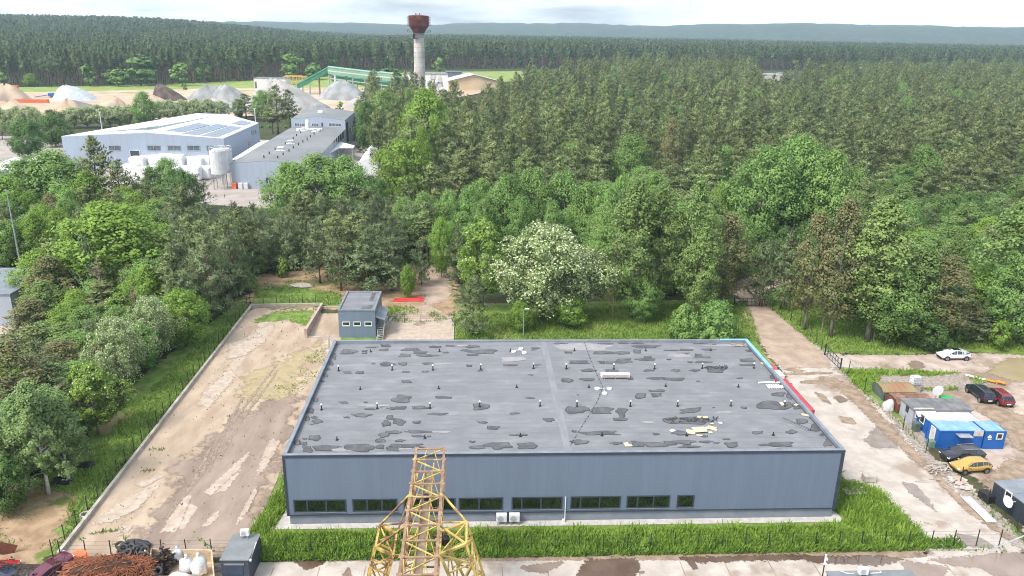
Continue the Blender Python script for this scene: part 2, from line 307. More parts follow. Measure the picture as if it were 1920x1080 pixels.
for k, (pp, m) in enumerate([(((1620, 826), (1645, 800), (1680, 795), (1690, 815), (1680, 840), (1640, 842)), m_greypud), (((1690, 905), (1715, 908), (1740, 935), (1755, 960), (1735, 945), (1705, 925)), m_greypud),
        (((1700, 683), (1715, 676), (1730, 680), (1735, 690), (1715, 692)), m_puddle2), (((1860, 690), (1890, 672), (1960, 672), (1960, 722), (1900, 715), (1850, 700)), m_green_pud),
        (((1525, 735), (1545, 740), (1560, 760), (1540, 752)), m_dirt), (((1560, 745), (1575, 742), (1590, 752), (1575, 757)), m_mud), (((1570, 780), (1600, 785), (1605, 797), (1580, 793)), m_dirt),
        (((1480, 690), (1510, 696), (1500, 700), (1470, 694)), m_dirt), (((1465, 700), (1560, 698), (1560, 702), (1465, 704)), m_dirt), (((1500, 715), (1560, 712), (1600, 720), (1560, 722), (1500, 719)), m_dirt),
        (((1535, 706), (1565, 708), (1580, 718), (1560, 730), (1540, 718)), m_dirt), (((1790, 1000), (1840, 1010), (1870, 1030), (1810, 1025)), m_greypud),
        (((1640, 935), (1660, 930), (1680, 955), (1665, 960)), m_dirt), (((1840, 745), (1960, 800), (1960, 860), (1900, 840), (1880, 800), (1830, 770)), m_dirt), (((1900, 760), (1960, 775), (1960, 790), (1900, 775)), m_slab), (((1845, 905), (1890, 860), (1960, 880), (1960, 900)), m_dirt), (((1750, 870), (1770, 900), (1830, 960), (1900, 1010), (1890, 1015), (1800, 950), (1745, 890)), m_dirt),
        (((1560, 720), (1600, 722), (1640, 765), (1680, 810), (1740, 870), (1725, 875), (1660, 815), (1610, 765)), m_dirt)]):
    sheet('puddle' if m in (m_puddle2, m_green_pud, m_mud, m_greypud) else 'dirt', G(*pp), Z*5.5+k*.0015, m, amp=.25, step=.7, seed=70+k)
# open ground in the wood on the left, the factory site, the quarry yard and the meadow behind
sheet('dirt_track', G((-100, 560), (40, 525), (300, 500), (300, 508), (60, 560), (60, 620), (20, 690), (-100, 720)), Z*2, m_road2, amp=.5, seed=17)
sheet('paving', [(p.x, p.y) for p in (U(-120, 320), U(115, 330), U(260, 375), U(520, 392), U(760, 330), U(720, 240), U(560, 215), U(-100, 235))], Z*2, m_asph, amp=.5, seed=18)
sheet('sand_yard', [(p.x, p.y) for p in (UT(-200, 230), UT(300, 225), UT(560, 215), UT(740, 205), UT(900, 175), UT(900, 168), UT(600, 165), UT(300, 168), UT(-200, 178))], .45, m_sand, amp=2, seed=19, step=18, terrain=True)
sheet('meadow', [(p.x, p.y) for p in (UT(-200, 183), UT(300, 174), UT(600, 170), UT(780, 166), UT(900, 160), UT(980, 150), UT(980, 134), UT(780, 136), UT(560, 148), UT(-200, 168))], .40, m_meadow, amp=2, seed=21, step=18, terrain=True)

# ------------------------------------------------------------------ far hills
m_hill = mat('wooded_hill', (.02, .038, .02), (.06, .085, .04), .035, 1., detail=12, lo=.42, hi=.60, c3=(.03, .05, .02), s3=.004, f3=.52)
ridge = [(-400, 34), (0, 33), (100, 33), (200, 36), (400, 40), (520, 42), (640, 42), (700, 45), (780, 46), (900, 44), (1060, 43), (1150, 46), (1240, 49), (1300, 47), (1380, 45), (1500, 44), (1600, 46), (1700, 48), (1800, 50), (1920, 52), (2300, 60)]
def hillmesh(name, R0, R1, R2, dz, seed):
    v = []; f = []; r = random.Random(seed); rows = 14; cols = 170
    for i in range(cols):
        px = -400+2700*i/(cols-1)
        for a, b in zip(ridge, ridge[1:]):
            if a[0] <= px <= b[0]: py = a[1]+(b[1]-a[1])*(px-a[0])/(b[0]-a[0]); break
        d = ray(px, py+dz+math.sin(px*.03+seed)*.7+r.uniform(-.35, .35)); el = d.z/math.hypot(d.x, d.y); ux, uy = d.x/math.hypot(d.x, d.y), d.y/math.hypot(d.x, d.y)
        for j in range(rows):
            t = j/(rows-1); q = R0+(R2-R0)*t; top = CAMH+el*R1
            z = top*math.sin(min(1, (q-R0)/(R1-R0))*math.pi/2) if q <= R1 else top*(1-.3*(q-R1)/(R2-R1))
            if q < R1*.98: z += r.uniform(-3, 3)*min(1, t*4)
            v.append((ux*q, uy*q, max(-.5, z) if j else -.5))
    for i in range(cols-1):
        for j in range(rows-1): a = i*rows+j; f.append((a, a+rows, a+rows+1, a+1))
    me = bpy.data.meshes.new(name); me.from_pydata(v, [], f); me.materials.append(m_hill); me.polygons.foreach_set('use_smooth', [True]*len(f))
    o = bpy.data.objects.new(name, me); COL.objects.link(o); tag(o, kind='structure'); return o
hillmesh('hills', 2900, 4600, 5200, 0, 3)
# ------------------------------------------------------------------ main warehouse
X0, X1, YF, YB, ZR = -17.83, 36.48, 65.15, 93.74, 7.78
def panel_mat(name, c, pitch, rough=.55, axis='X', depth=.85, c2=None):
    m = bpy.data.materials.new(name); m.use_nodes = True; n = m.node_tree.nodes; l = m.node_tree.links; b = n['Principled BSDF']
    b.inputs['Roughness'].default_value = rough; b.inputs['Specular IOR Level'].default_value = .3
    t = n.new('ShaderNodeTexCoord'); sp = n.new('ShaderNodeSeparateXYZ'); l.new(t.outputs['Object'], sp.inputs[0])
    d = n.new('ShaderNodeMath'); d.operation = 'DIVIDE'; d.inputs[1].default_value = pitch; l.new(sp.outputs[axis], d.inputs[0])
    fr = n.new('ShaderNodeMath'); fr.operation = 'FRACT'; l.new(d.outputs[0], fr.inputs[0])
    lt = n.new('ShaderNodeMath'); lt.operation = 'LESS_THAN'; lt.inputs[1].default_value = .035/pitch*1.; l.new(fr.outputs[0], lt.inputs[0])
    nzn = n.new('ShaderNodeTexNoise'); nzn.inputs['Scale'].default_value = 1.1; nzn.inputs['Detail'].default_value = 8; mp_ = n.new('ShaderNodeMapping'); mp_.inputs['Scale'].default_value = (1, 1, .10); l.new(t.outputs['Object'], mp_.inputs[0]); l.new(mp_.outputs[0], nzn.inputs['Vector'])
    r = n.new('ShaderNodeValToRGB'); r.color_ramp.elements[0].position = .35; r.color_ramp.elements[1].position = .65
    r.color_ramp.elements[0].color = (*[v*.955 for v in c], 1); r.color_ramp.elements[1].color = (*(c2 or [v*1.04 for v in c]), 1); l.new(nzn.outputs['Fac'], r.inputs['Fac'])
    mx = n.new('ShaderNodeMixRGB'); mx.inputs[2].default_value = (*[v*depth for v in c], 1); l.new(lt.outputs[0], mx.inputs[0]); l.new(r.outputs[0], mx.inputs[1]); l.new(mx.outputs[0], b.inputs['Base Color'])
    return m
m_clad = panel_mat('blue_grey_cladding', (.132, .168, .23), 1.0, depth=.90)
m_trim = mat('dark_blue_trim', (.04, .05, .07), None, 2, .5)
m_plinth = mat('grey_plinth', (.175, .20, .24), (.215, .235, .275), .8, .8)
m_glass = mat('dark_window_glass', (.008, .013, .008), (.02, .03, .015), .8, .05, spec=.9)
m_parapet = mat('grey_parapet_flashing', (.16, .18, .21), (.21, .235, .27), .8, .5)
m_roof = mat('bitumen_roof', (.160, .165, .178), (.195, .20, .212), .6, .75, stretch=(.6, 1.1, 1), detail=10, bump=.15, c3=(.215, .22, .24), s3=.6, f3=.6)
m_patch = mat('bitumen_patch', (.072, .073, .080), (.118, .116, .122), .9, .6, detail=8)
m_patch_rim = mat('patch_edge', (.045, .045, .05), None, 3, .6)
m_stain = mat('pale_roof_stain', (.235, .232, .24), (.29, .28, .28), 1.2, .8, detail=8)
m_white = mat('white_metal', (.62, .63, .64), (.72, .72, .72), 2, .45)
m_blk = mat('black_rubber', (.012, .012, .013), (.03, .03, .03), 4, .6)
m_galv = mat('galvanised_steel', (.38, .40, .42), (.52, .54, .56), 3, .4, .6)
m_apron = mat('pale_concrete_edge', (.38, .36, .34), (.48, .46, .43), 1.5, .9, detail=8)
m_bluetrim = mat('sky_blue_trim', (.17, .38, .64), (.22, .45, .7), 1, .5)
m_red = mat('red_fascia', (.38, .045, .06), (.45, .065, .08), .5, .5)
m_wood = mat('pale_board', (.50, .40, .26), (.66, .56, .40), 2, .85)
m_oldwood = mat('weathered_wood', (.30, .25, .21), (.46, .41, .36), 3, .9)
wh = thing('warehouse', 'long blue grey warehouse with patched dark flat roof and low strip windows', 'warehouse', ((X0+X1)/2, YF, 0))
WL = (wh.location.x, YF, 0)
def wpart(mb, name, m, parent=None, **k):
    if parent is None:
        mb.v = [(a-WL[0], b-WL[1], c-WL[2]) for a, b, c in mb.v]; return mb.build(name, m, wh, **k)
    mb.v = [(a-WL[0], b-WL[1], c-WL[2]) for a, b, c in mb.v]; return mb.build(name, m, parent, **k)
mb = MB(); t = .12
mb.box(X0, YF, 1.14, X1, YF+t, ZR-.2); mb.box(X0, YB-t, 1.14, X1, YB, ZR-.2)
mb.box(X0, YF+t, 1.14, X0+t, YB-t, ZR-.2, 0); mb.box(X1-t, YF+t, 1.14, X1, YB-t, ZR-.2)
wpart(mb, 'wall', m_clad)
mb = MB(); mb.box(X0+.14, YF+.14, 0, X1-.14, YB-.14, 1.14); wpart(mb, 'plinth', m_plinth)
# deck with shallow ridge, patches set on it
XR = U(1046, 760, 7.6).x
ZE = 7.30; ZT = 7.62
def deckz(x): return ZE+(ZT-ZE)*((x-X0)/(XR-X0) if x < XR else (X1-x)/(X1-XR))
mb = MB(); i = .28
for a, b in ((X0+i, XR), (XR, X1-i)):
    mb.poly([(a, YF+i, deckz(a)), (b, YF+i, deckz(b)), (b, YB-i, deckz(b)), (a, YB-i, deckz(a))], 0)
def D(X, Y, k):
    px, py = (540+X/3.5556, 640+Y/3.5556) if k == 6 else (1040+X/3.4286, 630+Y/3.4286)
    P = U(px, py, 7.5); return U(px, py, deckz(P.x))
def blobp(cx, cyy, w, h, k, seed, mi=1):
    r = random.Random(seed); n = 34; ph = [r.uniform(0, 6.28) for _ in range(4)]; am = [r.uniform(.03, .22) for _ in range(4)]
    rect = .35 if r.random() < .5 else .15
    def ring(s):
        out = []
        for q in range(n):
            a = 2*math.pi*q/n; rad = 1+sum(am[j]*math.sin((j+2)*a+ph[j])*.7 for j in range(4))+r.uniform(-.015, .015)
            ex = math.copysign(abs(math.cos(a))**(1-rect), math.cos(a)); ey = math.copysign(abs(math.sin(a))**(1-rect), math.sin(a))
            out.append((cx+w/2*rad*s*ex, cyy+h/2*rad*s*ey))
        return out
    st = r.getstate(); A = ring(1); r.setstate(st); 
    P = [D(x, y, k) for x, y in A]; c = sum(P, Vector())/n
    rim = .10
    Q = [p+(c-p).normalized()*min(rim, (c-p).length*.4) for p in P]
    zz = .006+.004*(seed % 7)
    for pts, mi_, dz in ((P, 2 if mi == 1 else 3, zz), (Q, mi if mi == 1 else 3, zz+.012)):
        if any(not (X0+.33 < p.x < X1-.33 and YF+.33 < p.y < YB-.33) for p in pts):
            pts = [Vector((max(X0+.34, min(X1-.34, p.x)), max(YF+.34, min(YB-.34, p.y)), 0)) for p in pts]
        cc = sum(pts, Vector())/n
        vs = [Vector((cc.x, cc.y, deckz(cc.x)+dz))]+[Vector((p.x, p.y, deckz(p.x)+dz)) for p in pts]
        mb.add(vs, [(0, 1+(q+1) % n, 1+q) for q in range(n)], mi_)
P6 = [(310,100,26,40),(288,148,30,30),(270,188,26,12),(252,230,30,22),(230,268,26,14),(186,392,36,24),(150,462,46,34),(130,515,28,36),(176,508,42,20),(195,535,70,30),(160,555,26,8),(112,650,34,12),(178,645,82,38),(62,675,40,40),(105,682,50,26),(130,720,70,44),(245,712,150,42),(345,703,24,6),(475,710,180,54),(615,705,60,28),(790,698,230,28),(700,715,90,34),(842,703,130,14),(397,208,58,16),(480,209,58,18),(570,149,24,10),(660,153,100,26),(766,151,60,20),(785,203,50,14),(915,202,48,12),(934,148,82,14),(395,80,90,14),(408,66,100,26),(510,80,40,10),(510,66,40,10),(640,57,66,18),(820,55,110,22),(780,95,88,22),(880,76,100,18),(925,95,130,16),(1053,76,38,10),(1225,35,88,20),(1180,60,60,12),(1290,70,180,26),(1230,90,80,14),(1350,62,90,16),(1208,163,42,16),(1480,160,90,14),(1283,196,36,10),(1650,45,56,12),(1640,57,40,8),(1660,157,56,8),(790,268,70,18),(760,386,130,48),(1035,374,118,16),(1615,378,56,10),(1618,224,36,8),(372,408,58,16),(518,406,32,8),(545,452,66,14),(700,448,70,18),(755,444,70,22),(880,443,112,22),(1285,436,110,44),(1005,484,130,16),(1510,481,64,14),(490,493,122,26),(392,508,38,12),(680,509,52,30),(655,550,60,34),(740,537,90,42),(860,541,50,20),(1298,541,66,16),(1368,576,78,28),(1740,524,72,24),(640,625,70,34),(700,608,100,20),(870,603,180,18),(615,663,76,26),(865,633,80,16),(940,634,26,10),(745,664,66,18),(1228,670,40,14),(1540,625,128,12),(1260,707,120,22),(1405,695,170,48),(1595,697,140,42),(1860,260,74,28),(1870,74,46,10),(650,30,60,18),(980,38,80,16),(1080,30,60,12),(560,40,80,10)]
P7 = [(88,106,48,14),(310,108,136,18),(435,109,92,20),(530,100,50,26),(158,169,128,22),(345,170,140,18),(445,160,110,28),(585,152,120,20),(600,138,50,20),(733,151,30,10),(750,93,106,8),(845,89,92,12),(818,115,92,16),(925,125,50,22),(950,137,100,12),(982,87,90,10),(870,168,36,10),(955,168,98,14),(217,222,106,18),(365,222,96,14),(605,222,66,14),(780,222,52,18),(904,221,66,16),(80,285,72,28),(210,280,98,18),(487,277,38,14),(650,272,120,16),(770,278,140,22),(922,292,26,8),(1192,272,42,10),(552,386,72,36),(660,353,98,14),(653,380,66,24),(130,476,130,50),(185,474,80,30),(305,480,150,42),(430,482,78,36),(430,510,40,50),(420,537,84,22),(1217,462,42,14),(1390,445,200,50),(1460,450,140,50),(1440,375,90,26),(1240,157,100,24),(1235,186,90,14),(1410,265,56,26),(1022,461,18,6),(860,482,120,30),(910,472,60,28),(770,545,150,40),(890,545,200,44),(295,625,240,26),(652,631,42,12),(810,625,110,28),(965,645,40,16),(1304,621,76,20),(1522,617,68,26),(1586,550,76,34),(1680,590,80,50),(1720,635,30,18),(160,683,104,32),(398,690,76,18),(508,679,36,10),(540,697,100,34),(650,700,150,34),(740,690,80,30),(830,683,140,28),(866,712,120,18),(970,680,90,16),(1040,688,40,10),(1104,664,52,10),(1138,700,90,34),(1350,700,76,14),(1455,697,150,34),(1560,450,70,40),(1760,685,56,56),(1510,385,36,40),(125,613,34,16),(149,378,16,6),(440,47,70,8),(330,50,100,10),(530,48,80,8),(930,48,90,8),(1030,55,30,10),(40,48,90,10),(1250,95,50,14),(1040,215,120,44),(585,68,170,22)]
for k, (lst, s) in enumerate(((P6, 6), (P7, 7))):
    for j, p in enumerate(lst): blobp(*p, s, 100*k+j)
for j, (x, y, w, h, s) in enumerate([(1500,120,170,30,6),(1040,148,140,8,6),(180,70,360,46,7),(350,725,130,20,6),(780,715,90,16,6),(1020,605,120,14,6),(580,430,200,16,6),(1180,30,120,12,6),(1100,60,220,14,7),(800,125,130,24,7),(1100,490,130,12,7),(600,555,90,12,7),(1380,722,160,8,7)]): blobp(x, y, w, h, s, 300+j, 3)
roof = wpart(mb, 'roof', [m_roof, m_patch, m_patch_rim, m_stain])
mb = MB()
for s_ in (-1, 1): mb.add([(XR, YF+.31, ZT+.012), (XR+s_*.38, YF+.31, deckz(XR+s_*.38)+.008), (XR+s_*.38, YB-.31, deckz(XR+s_*.38)+.008), (XR, YB-.31, ZT+.012)], [(0, 1, 2, 3)])
wpart(mb, 'ridge_strip', mat('ridge_felt', (.178, .186, .203), (.212, .22, .238), 1.2, .7, stretch=(1, .3, 1), detail=8))
# long cracks / felt seams
mb = MB()
for y in np.arange(YF+1.2, YB-.5, 1.0):
    for a, b in ((X0+.4, XR-.1), (XR+.1, X1-.4)):
        mb.add([(a, y, deckz(a)+.003), (b, y, deckz(b)+.003), (b, y+.035, deckz(b)+.003), (a, y+.035, deckz(a)+.003)], [(0, 1, 2, 3)])
wpart(mb, 'felt_seam', mat('dark_seam', (.12, .13, .155), None, 3, .8), None)  # seams are thin strips in a darker colour than the deck
mb = MB()
for a, b in ((X0-.06, X0+.30), (X1-.30, X1+.06)): mb.box(a, YF+.30, ZR-.34, b, YB-.30, ZR)
mb.box(X0-.06, YF-.06, ZR-.34, X1+.06, YF+.30, ZR-.02); mb.box(X0-.06, YB-.30, ZR-.5, X1+.06, YB+.06, ZR)
wpart(mb, 'parapet', m_parapet)
mb = MB(); mb.box(X0-.08, YF-.085, ZR-.3, X1+.08, YF-.061, ZR-.05); mb.box(X0-.08, YF-.06, 1.05, X0+.12, YF-.002, ZR-.35); mb.box(X1-.26, YF-.06, 1.05, X1+.08, YF-.002, ZR-.35)
mb.box(X0-.08, YF-.001, 1.05, X0-.005, YB, ZR-.35); mb.box(X1+.005, YF-.001, 1.05, X1+.08, YB, ZR-.35)
mb.box(X0+.13, YF-.05, 1.06, X1-.27, YF-.003, 1.17); wpart(mb, 'corner_trim', m_trim)
mb = MB(); xb = U(1350, 637, ZR).x
mb.box(xb, YB-.33, ZR+.003, X1+.09, YB+.1, ZR+.05); yb2 = U(1440, 690, ZR).y
mb.box(X1-.33, yb2, ZR+.003, X1+.1, YB-.335, ZR+.05); wpart(mb, 'blue_flashing', m_bluetrim)
mb = MB(); y0_, y1_ = U(1530, 770, 6.3).y, U(1446, 683, 6.3).y
xo = U(1528, 769, 6.35).x; mb.box(X1+.12, y0_, 6.1, xo, y1_, 6.35); mb.box(X1+.12, y0_, 5.7, xo-.02, y0_+.1, 6.098); wpart(mb, 'red_canopy', m_red)
mb = MB(); ym = U(1460, 705, 6.4).y; mb.box(xo-1.5, ym-.8, 6.36, xo-.3, ym+.9, 6.8); wpart(mb, 'canopy_box', m_white)
# windows
wins = [(550.6, 649.4, (.26, .62)), (661, 745, (.33, .66)), (757, 854, (.33, .66)), (860, 943, (.46,)), (959, 1054, (.2, .58)), (1069, 1163, (.2, .58)), (1174, 1255, (.25, .62)), (1268, 1300, ())]
for a, b, ms in wins:
    xa, xb_ = UY(a, 950, YF).x, UY(b, 950, YF).x; za, zb = 1.42, 2.85
    w = MB(); fw = .13
    w.box(xa, YF-.045, za, xb_, YF-.004, za+fw); w.box(xa, YF-.045, zb-fw, xb_, YF-.004, zb)
    edges = [xa]+[xa+(xb_-xa)*q for q in ms]+[xb_]
    w.box(xa, YF-.045, za+fw, xa+fw, YF-.004, zb-fw); w.box(xb_-fw, YF-.045, za+fw, xb_, YF-.004, zb-fw)
    for q in edges[1:-1]: w.box(q-.08, YF-.045, za+fw, q+.08, YF-.004, zb-fw)
    o = wpart(w, 'window', m_trim)
    w = MB(); w.box(xa+fw, YF-.02, za+fw, xb_-fw, YF-.005, zb-fw); wpart(w, 'glass', m_glass, o)
    w = MB(); w.box(xa-.02, YF-.09, za-.05, xb_+.02, YF-.046, za); wpart(w, 'sill', m_parapet, o)
# thin lighter pillars are the cladding; apron
ap = MB(); ap.poly([(X0-1.2, YF-.75, .05), (X1+.35, YF-.8, .05), (X1+.75, YF-.35, .05), (X1+.7, YF+1.6, .05), (X1-.1, YF+1.7, .05), (X1-.1, YF+.1, .05), (X0+.1, YF+.1, .05), (X0+.1, YF+6, .05), (X0-.35, YF+6, .05)])
o = ap.build('pavement', m_apron); tag(o, kind='structure')
mb = MB(); p = UY(1060, 950, YF-.12)
mb.tube([(p.x, YF-.12, .1), (p.x, YF-.12, 2.9)], .045, 6); mb.box(p.x-.25, YF-.3, .05, p.x-.02, YF-.06, .35); wpart(mb, 'downpipe', m_white)
# vents
V6 = [(338,185),(695,180),(966,180),(1285,175),(1636,170),(1855,170),(224,445),(595,437),(947,435),(1278,425),(1680,420)]
V7 = [(75,200),(380,200),(642,200),(948,197),(1280,195),(143,440),(486,440),(790,440),(1132,438),(1478,440)]
v6 = [(482,315),(1005,310),(1525,302),(327,652),(913,640),(1550,628),(552,65),(1010,62),(1483,60)]
v7 = [(220,325),(714,318),(1180,322),(304,635),(848,635),(1405,632),(585,90),(126,90),(1003,88)]
for lst, k, tall in ((V6, 6, 1), (V7, 7, 1), (v6, 6, 0), (v7, 7, 0)):
    for x, y in lst:
        P = D(x, y+(12 if tall else 6), k); v = MB(); h = .6 if tall else .38
        v.tube([P, P+Vector((0, 0, h))], .065 if tall else .055, 8); v.tube([P, P+Vector((0, 0, .12)), P+Vector((0, 0, .13))], [.17, .10, .06], 10)
        o = wpart(v, 'roof_vent', m_blk)
        if tall:
            v = MB(); v.tube([P+Vector((0, 0, h)), P+Vector((0, 0, h+.06)), P+Vector((0, 0, h+.16))], [.11, .11, .03], 8); wpart(v, 'vent_cap', m_white, o)
# lightning conductor cable with blocks
mb = MB(); pts = [D(x, y, 7) for x, y in ((190, 45), (235, 165), (262, 230), (310, 330), (270, 430), (195, 550), (110, 690), (95, 715))]
for a, b in zip(pts, pts[1:]):
    mb.tube([a+Vector((0, 0, .08)), b+Vector((0, 0, .08))], .012, 4); n = max(1, int((b-a).length/1.0))
    for j in range(n): q = a.lerp(b, j/n); mb.box(q.x-.045, q.y-.045, q.z, q.x+.045, q.y+.045, q.z+.07)
wpart(mb, 'conductor_cable', m_blk)
# access ladder at the rear left
mb = MB(); lx = X0-.45
for yy in (YB-1.6, YB-.9): mb.bar((lx, yy, 0), (lx, yy, ZR+.9), .05)
for z in np.arange(.3, ZR+.8, .35): mb.bar((lx, YB-1.6, z), (lx, YB-.9, z), .035)
for z in np.arange(2.5, ZR+.8, .9):
    mb.tube([(lx, YB-1.6, z), (lx-.35, YB-1.55, z), (lx-.5, YB-1.25, z), (lx-.35, YB-.95, z), (lx, YB-.9, z)], .02, 4)
mb.bar((lx, YB-1.6, ZR+.9), (X0+.5, YB-1.6, ZR+.2), .05); mb.bar((lx, YB-.9, ZR+.9), (X0+.5, YB-.9, ZR+.2), .05); wpart(mb, 'ladder', m_galv)

# air conditioners
m_fan = mat('grey_fan_grille', (.32, .33, .34), (.45, .45, .46), 6, .5)
def aircon(loc, rz, label, s=1., group='outdoor air conditioning units'):
    t = thing('air_conditioner', label, 'air conditioner', loc, rz, group)
    b = MB(); b.box(-.45*s, -.2*s, .3*s, .45*s, .2*s, 1.0*s); b.build('casing', m_white, t, bevel=.03)
    b = MB(); b.tube([(-.1*s, -.205*s, .65*s), (-.1*s, -.23*s, .65*s)], .27*s, 16); b.build('fan_grille', m_fan, t)
    for x in (-.32, .32): b = MB(); b.box((x-.03)*s, -.24*s, .24*s, (x+.03)*s, .24*s, .3*s); b.box((x-.03)*s, -.24*s, 0, (x+.03)*s, -.18*s, .239*s); b.box((x-.03)*s, .18*s, 0, (x+.03)*s, .24*s, .239*s); b.build('stand', m_galv, t)
    return t
for px, w in ((940, 'left one of the two white air conditioners at the foot of the warehouse front'), (964, 'right one of the two white air conditioners at the foot of the warehouse front')):
    p = U(px, 979, .05); aircon((p.x, YF-.35, .05), 0, w, 1.15)

# roof bits and pieces
def tripod(P, h, n, label, k=0.):
    t = thing('lightning_rod', label, 'lightning rod', P, k, 'white footed rods on the warehouse roof')
    b = MB(); b.tube([(0, 0, .05), (0, 0, h)], .022, 5); b.build('rod', m_galv, t)
    for j in range(n):
        a = 2*math.pi*j/n+.5; b = MB(); b.bar((0, 0, .35), (math.cos(a)*.75, math.sin(a)*.75, .1), .04); b.tube([(math.cos(a)*.8, math.sin(a)*.8, .01), (math.cos(a)*.8, math.sin(a)*.8, .16), (math.cos(a)*.8, math.sin(a)*.8, .2)], [.3, .3, .18], 12); b.build('foot', m_white, t)
tripod(D(315, 352, 7), 4.2, 3, 'tall thin rod on three white round feet near the middle of the warehouse roof')
tripod(D(1544, 68, 6), 2., 3, 'short rod on white feet by the rear parapet of the warehouse roof', .8)
def box_thing(name, label, cat, P, dims, m, rz=0, group=None, bevel=.02):
    b = MB(); x, y, z = dims; b.box(-x/2, -y/2, 0, x/2, y/2, z, 0); o = b.build(name, m, bevel=bevel); o.location = P; o.rotation_euler = (0, 0, rz); tag(o, label, cat, group); return o
# vent unit: white long louvre box
P = D(388, 270, 7); t = thing('ventilation_unit', 'long white louvred box lying on the warehouse roof behind the tall rod', 'ventilation unit', P)
b = MB(); b.box(-1.7, -.35, .18, 1.7, .35, .62); b.build('casing', m_white, t, bevel=.04)
for x in (-1.5, 0, 1.5): b = MB(); b.box(x-.05, -.3, 0, x+.05, .3, .18); b.build('foot', m_galv, t)
b = MB(); [b.box(-1.6, -.37-.01, z, 1.6, -.352, z+.03) for z in (.25, .35, .45, .55)]; b.build('louvre', mat('rust_line', (.35, .25, .22), None, 3, .8), t)
# boards
r = random.Random(5)
def board(P, w, d, rz, label, m=m_wood, h=.06, tilt=0., name='board', cat='board', group='boards left on the warehouse roof'):
    b = MB(); b.box(-w/2, -d/2, 0, w/2, d/2, h); o = b.build(name, m); o.location = P; o.rotation_euler = (tilt, 0, rz); tag(o, label, cat, group); return o
bl = [(930, 612, 1.35, 1.0, .1, 'large pale square board on top of the board heap on the roof'), (875, 620, .9, .8, -.3, 'pale board under the left side of the board heap'), (965, 598, .9, .5, .3, 'pale board behind the large square board'), (1012, 590, .9, .3, -.5, 'narrow pale plank right of the board heap'),
      (1018, 603, .8, .3, -.6, 'second narrow plank right of the board heap'), (1000, 624, .4, .3, .2, 'small board piece in front of the planks'), (930, 642, .6, .2, -.2, 'short plank in front of the board heap'), (950, 525, 1.1, .35, -.1, 'pale plank lying behind the torn patch'),
      (1065, 562, .35, .3, 0, 'small white square board right of the torn patch'), (1010, 566, .35, .2, 0, 'tiny board at the end of the torn patch'), (758, 612, .5, .4, .5, 'white folded sheet left of the board heap'), (462, 702, .45, .7, .1, 'pale upright board by the front roof edge'), (485, 708, .4, .3, .2, 'small offcut beside the upright board'),
      (1462, 440, .4, .75, 0, 'pale block beside a vent near the right roof edge'), (1553, 445, .45, .35, .6, 'pale slab by the right parapet'), (1615, 512, .9, .4, -.4, 'pale rounded slab by the right parapet towards the front'), (1340, 178, .5, .5, .6, 'pale slab by the right parapet near the rear'), (1458, 328, .75, .6, .0, 'tan slab beside the white grating')]
for j, (x, y, w, d, rz, lb) in enumerate(bl): board(D(x, y, 7)+Vector((0, 0, .045+.06*(j == 0)*2)), w, d, rz, lb, m_wood if 'white' not in lb else m_white)
b = MB(); P = D(1385, 305, 7); b.tube([(-1.4, 0, .1), (0, .05, .13), (1.5, 0, .1)], .11, 8); b.box(.55, -.06, .05, .7, .06, .7, 1); o = b.build('gutter_piece', [m_white, m_red]); o.location = P; tag(o, 'white gutter length with a red post lying near the right roof edge', 'gutter')
b = MB(); P = D(1408, 328, 7)
for q in range(6): b.box(-.75+q*.28, -.55, .05, -.65+q*.28, .55, .13)
for q in range(4): b.box(-.78, -.55+q*.34, .131, .76, -.46+q*.34, .15)
o = b.build('grating', m_white); o.location = P; tag(o, 'white slatted grating lying by the right edge of the warehouse roof', 'grating')
t = thing('metal_rails', 'bundle of dark metal rails lying on the right part of the warehouse roof', 'rails', D(1550, 570, 7), -.95)
for q in range(4): b = MB(); b.bar((-1.6, -.15+q*.1, .08), (1.5+q*.05, -.15+q*.1, .08), .05, .05); b.build('rail', m_blk if q % 2 else m_galv, t)
b = MB()
for q in range(60):
    a = r.uniform(-2.6, 2.6); c = r.uniform(-.5, .5); an = r.uniform(0, 3.1); ll = r.uniform(.2, .6); b.bar((a, c, .03), (a+math.cos(an)*ll, c+math.sin(an)*ll*.6, .03+r.uniform(0, .15)), r.uniform(.05, .16), .012)
o = b.build('torn_roofing', m_patch_rim); o.location = D(890, 545, 7)+Vector((0, 0, .03)); tag(o, 'crumpled torn roofing felt beside the board heap', 'torn roofing')
o = dup(o, D(1040, 208, 7)+Vector((0, 0, .03)), .1, (.55, .9, 1), 'crumpled torn roofing felt near the rear right of the roof')
b = MB()
for q in range(22):
    a = r.uniform(-1.2, 1.2); c = r.uniform(-.5, .5); an = r.uniform(-.4, .6); b.bar((a, c, .05+r.random()*.1), (a+math.cos(an)*.8, c+math.sin(an)*.5, .08), r.uniform(.05, .12), .03)
o = b.build('plank_heap', m_oldwood); o.location = D(1178, 60, 7)+Vector((0, 0, .03)); tag(o, 'heap of weathered planks in the rear right corner of the warehouse roof', 'planks')

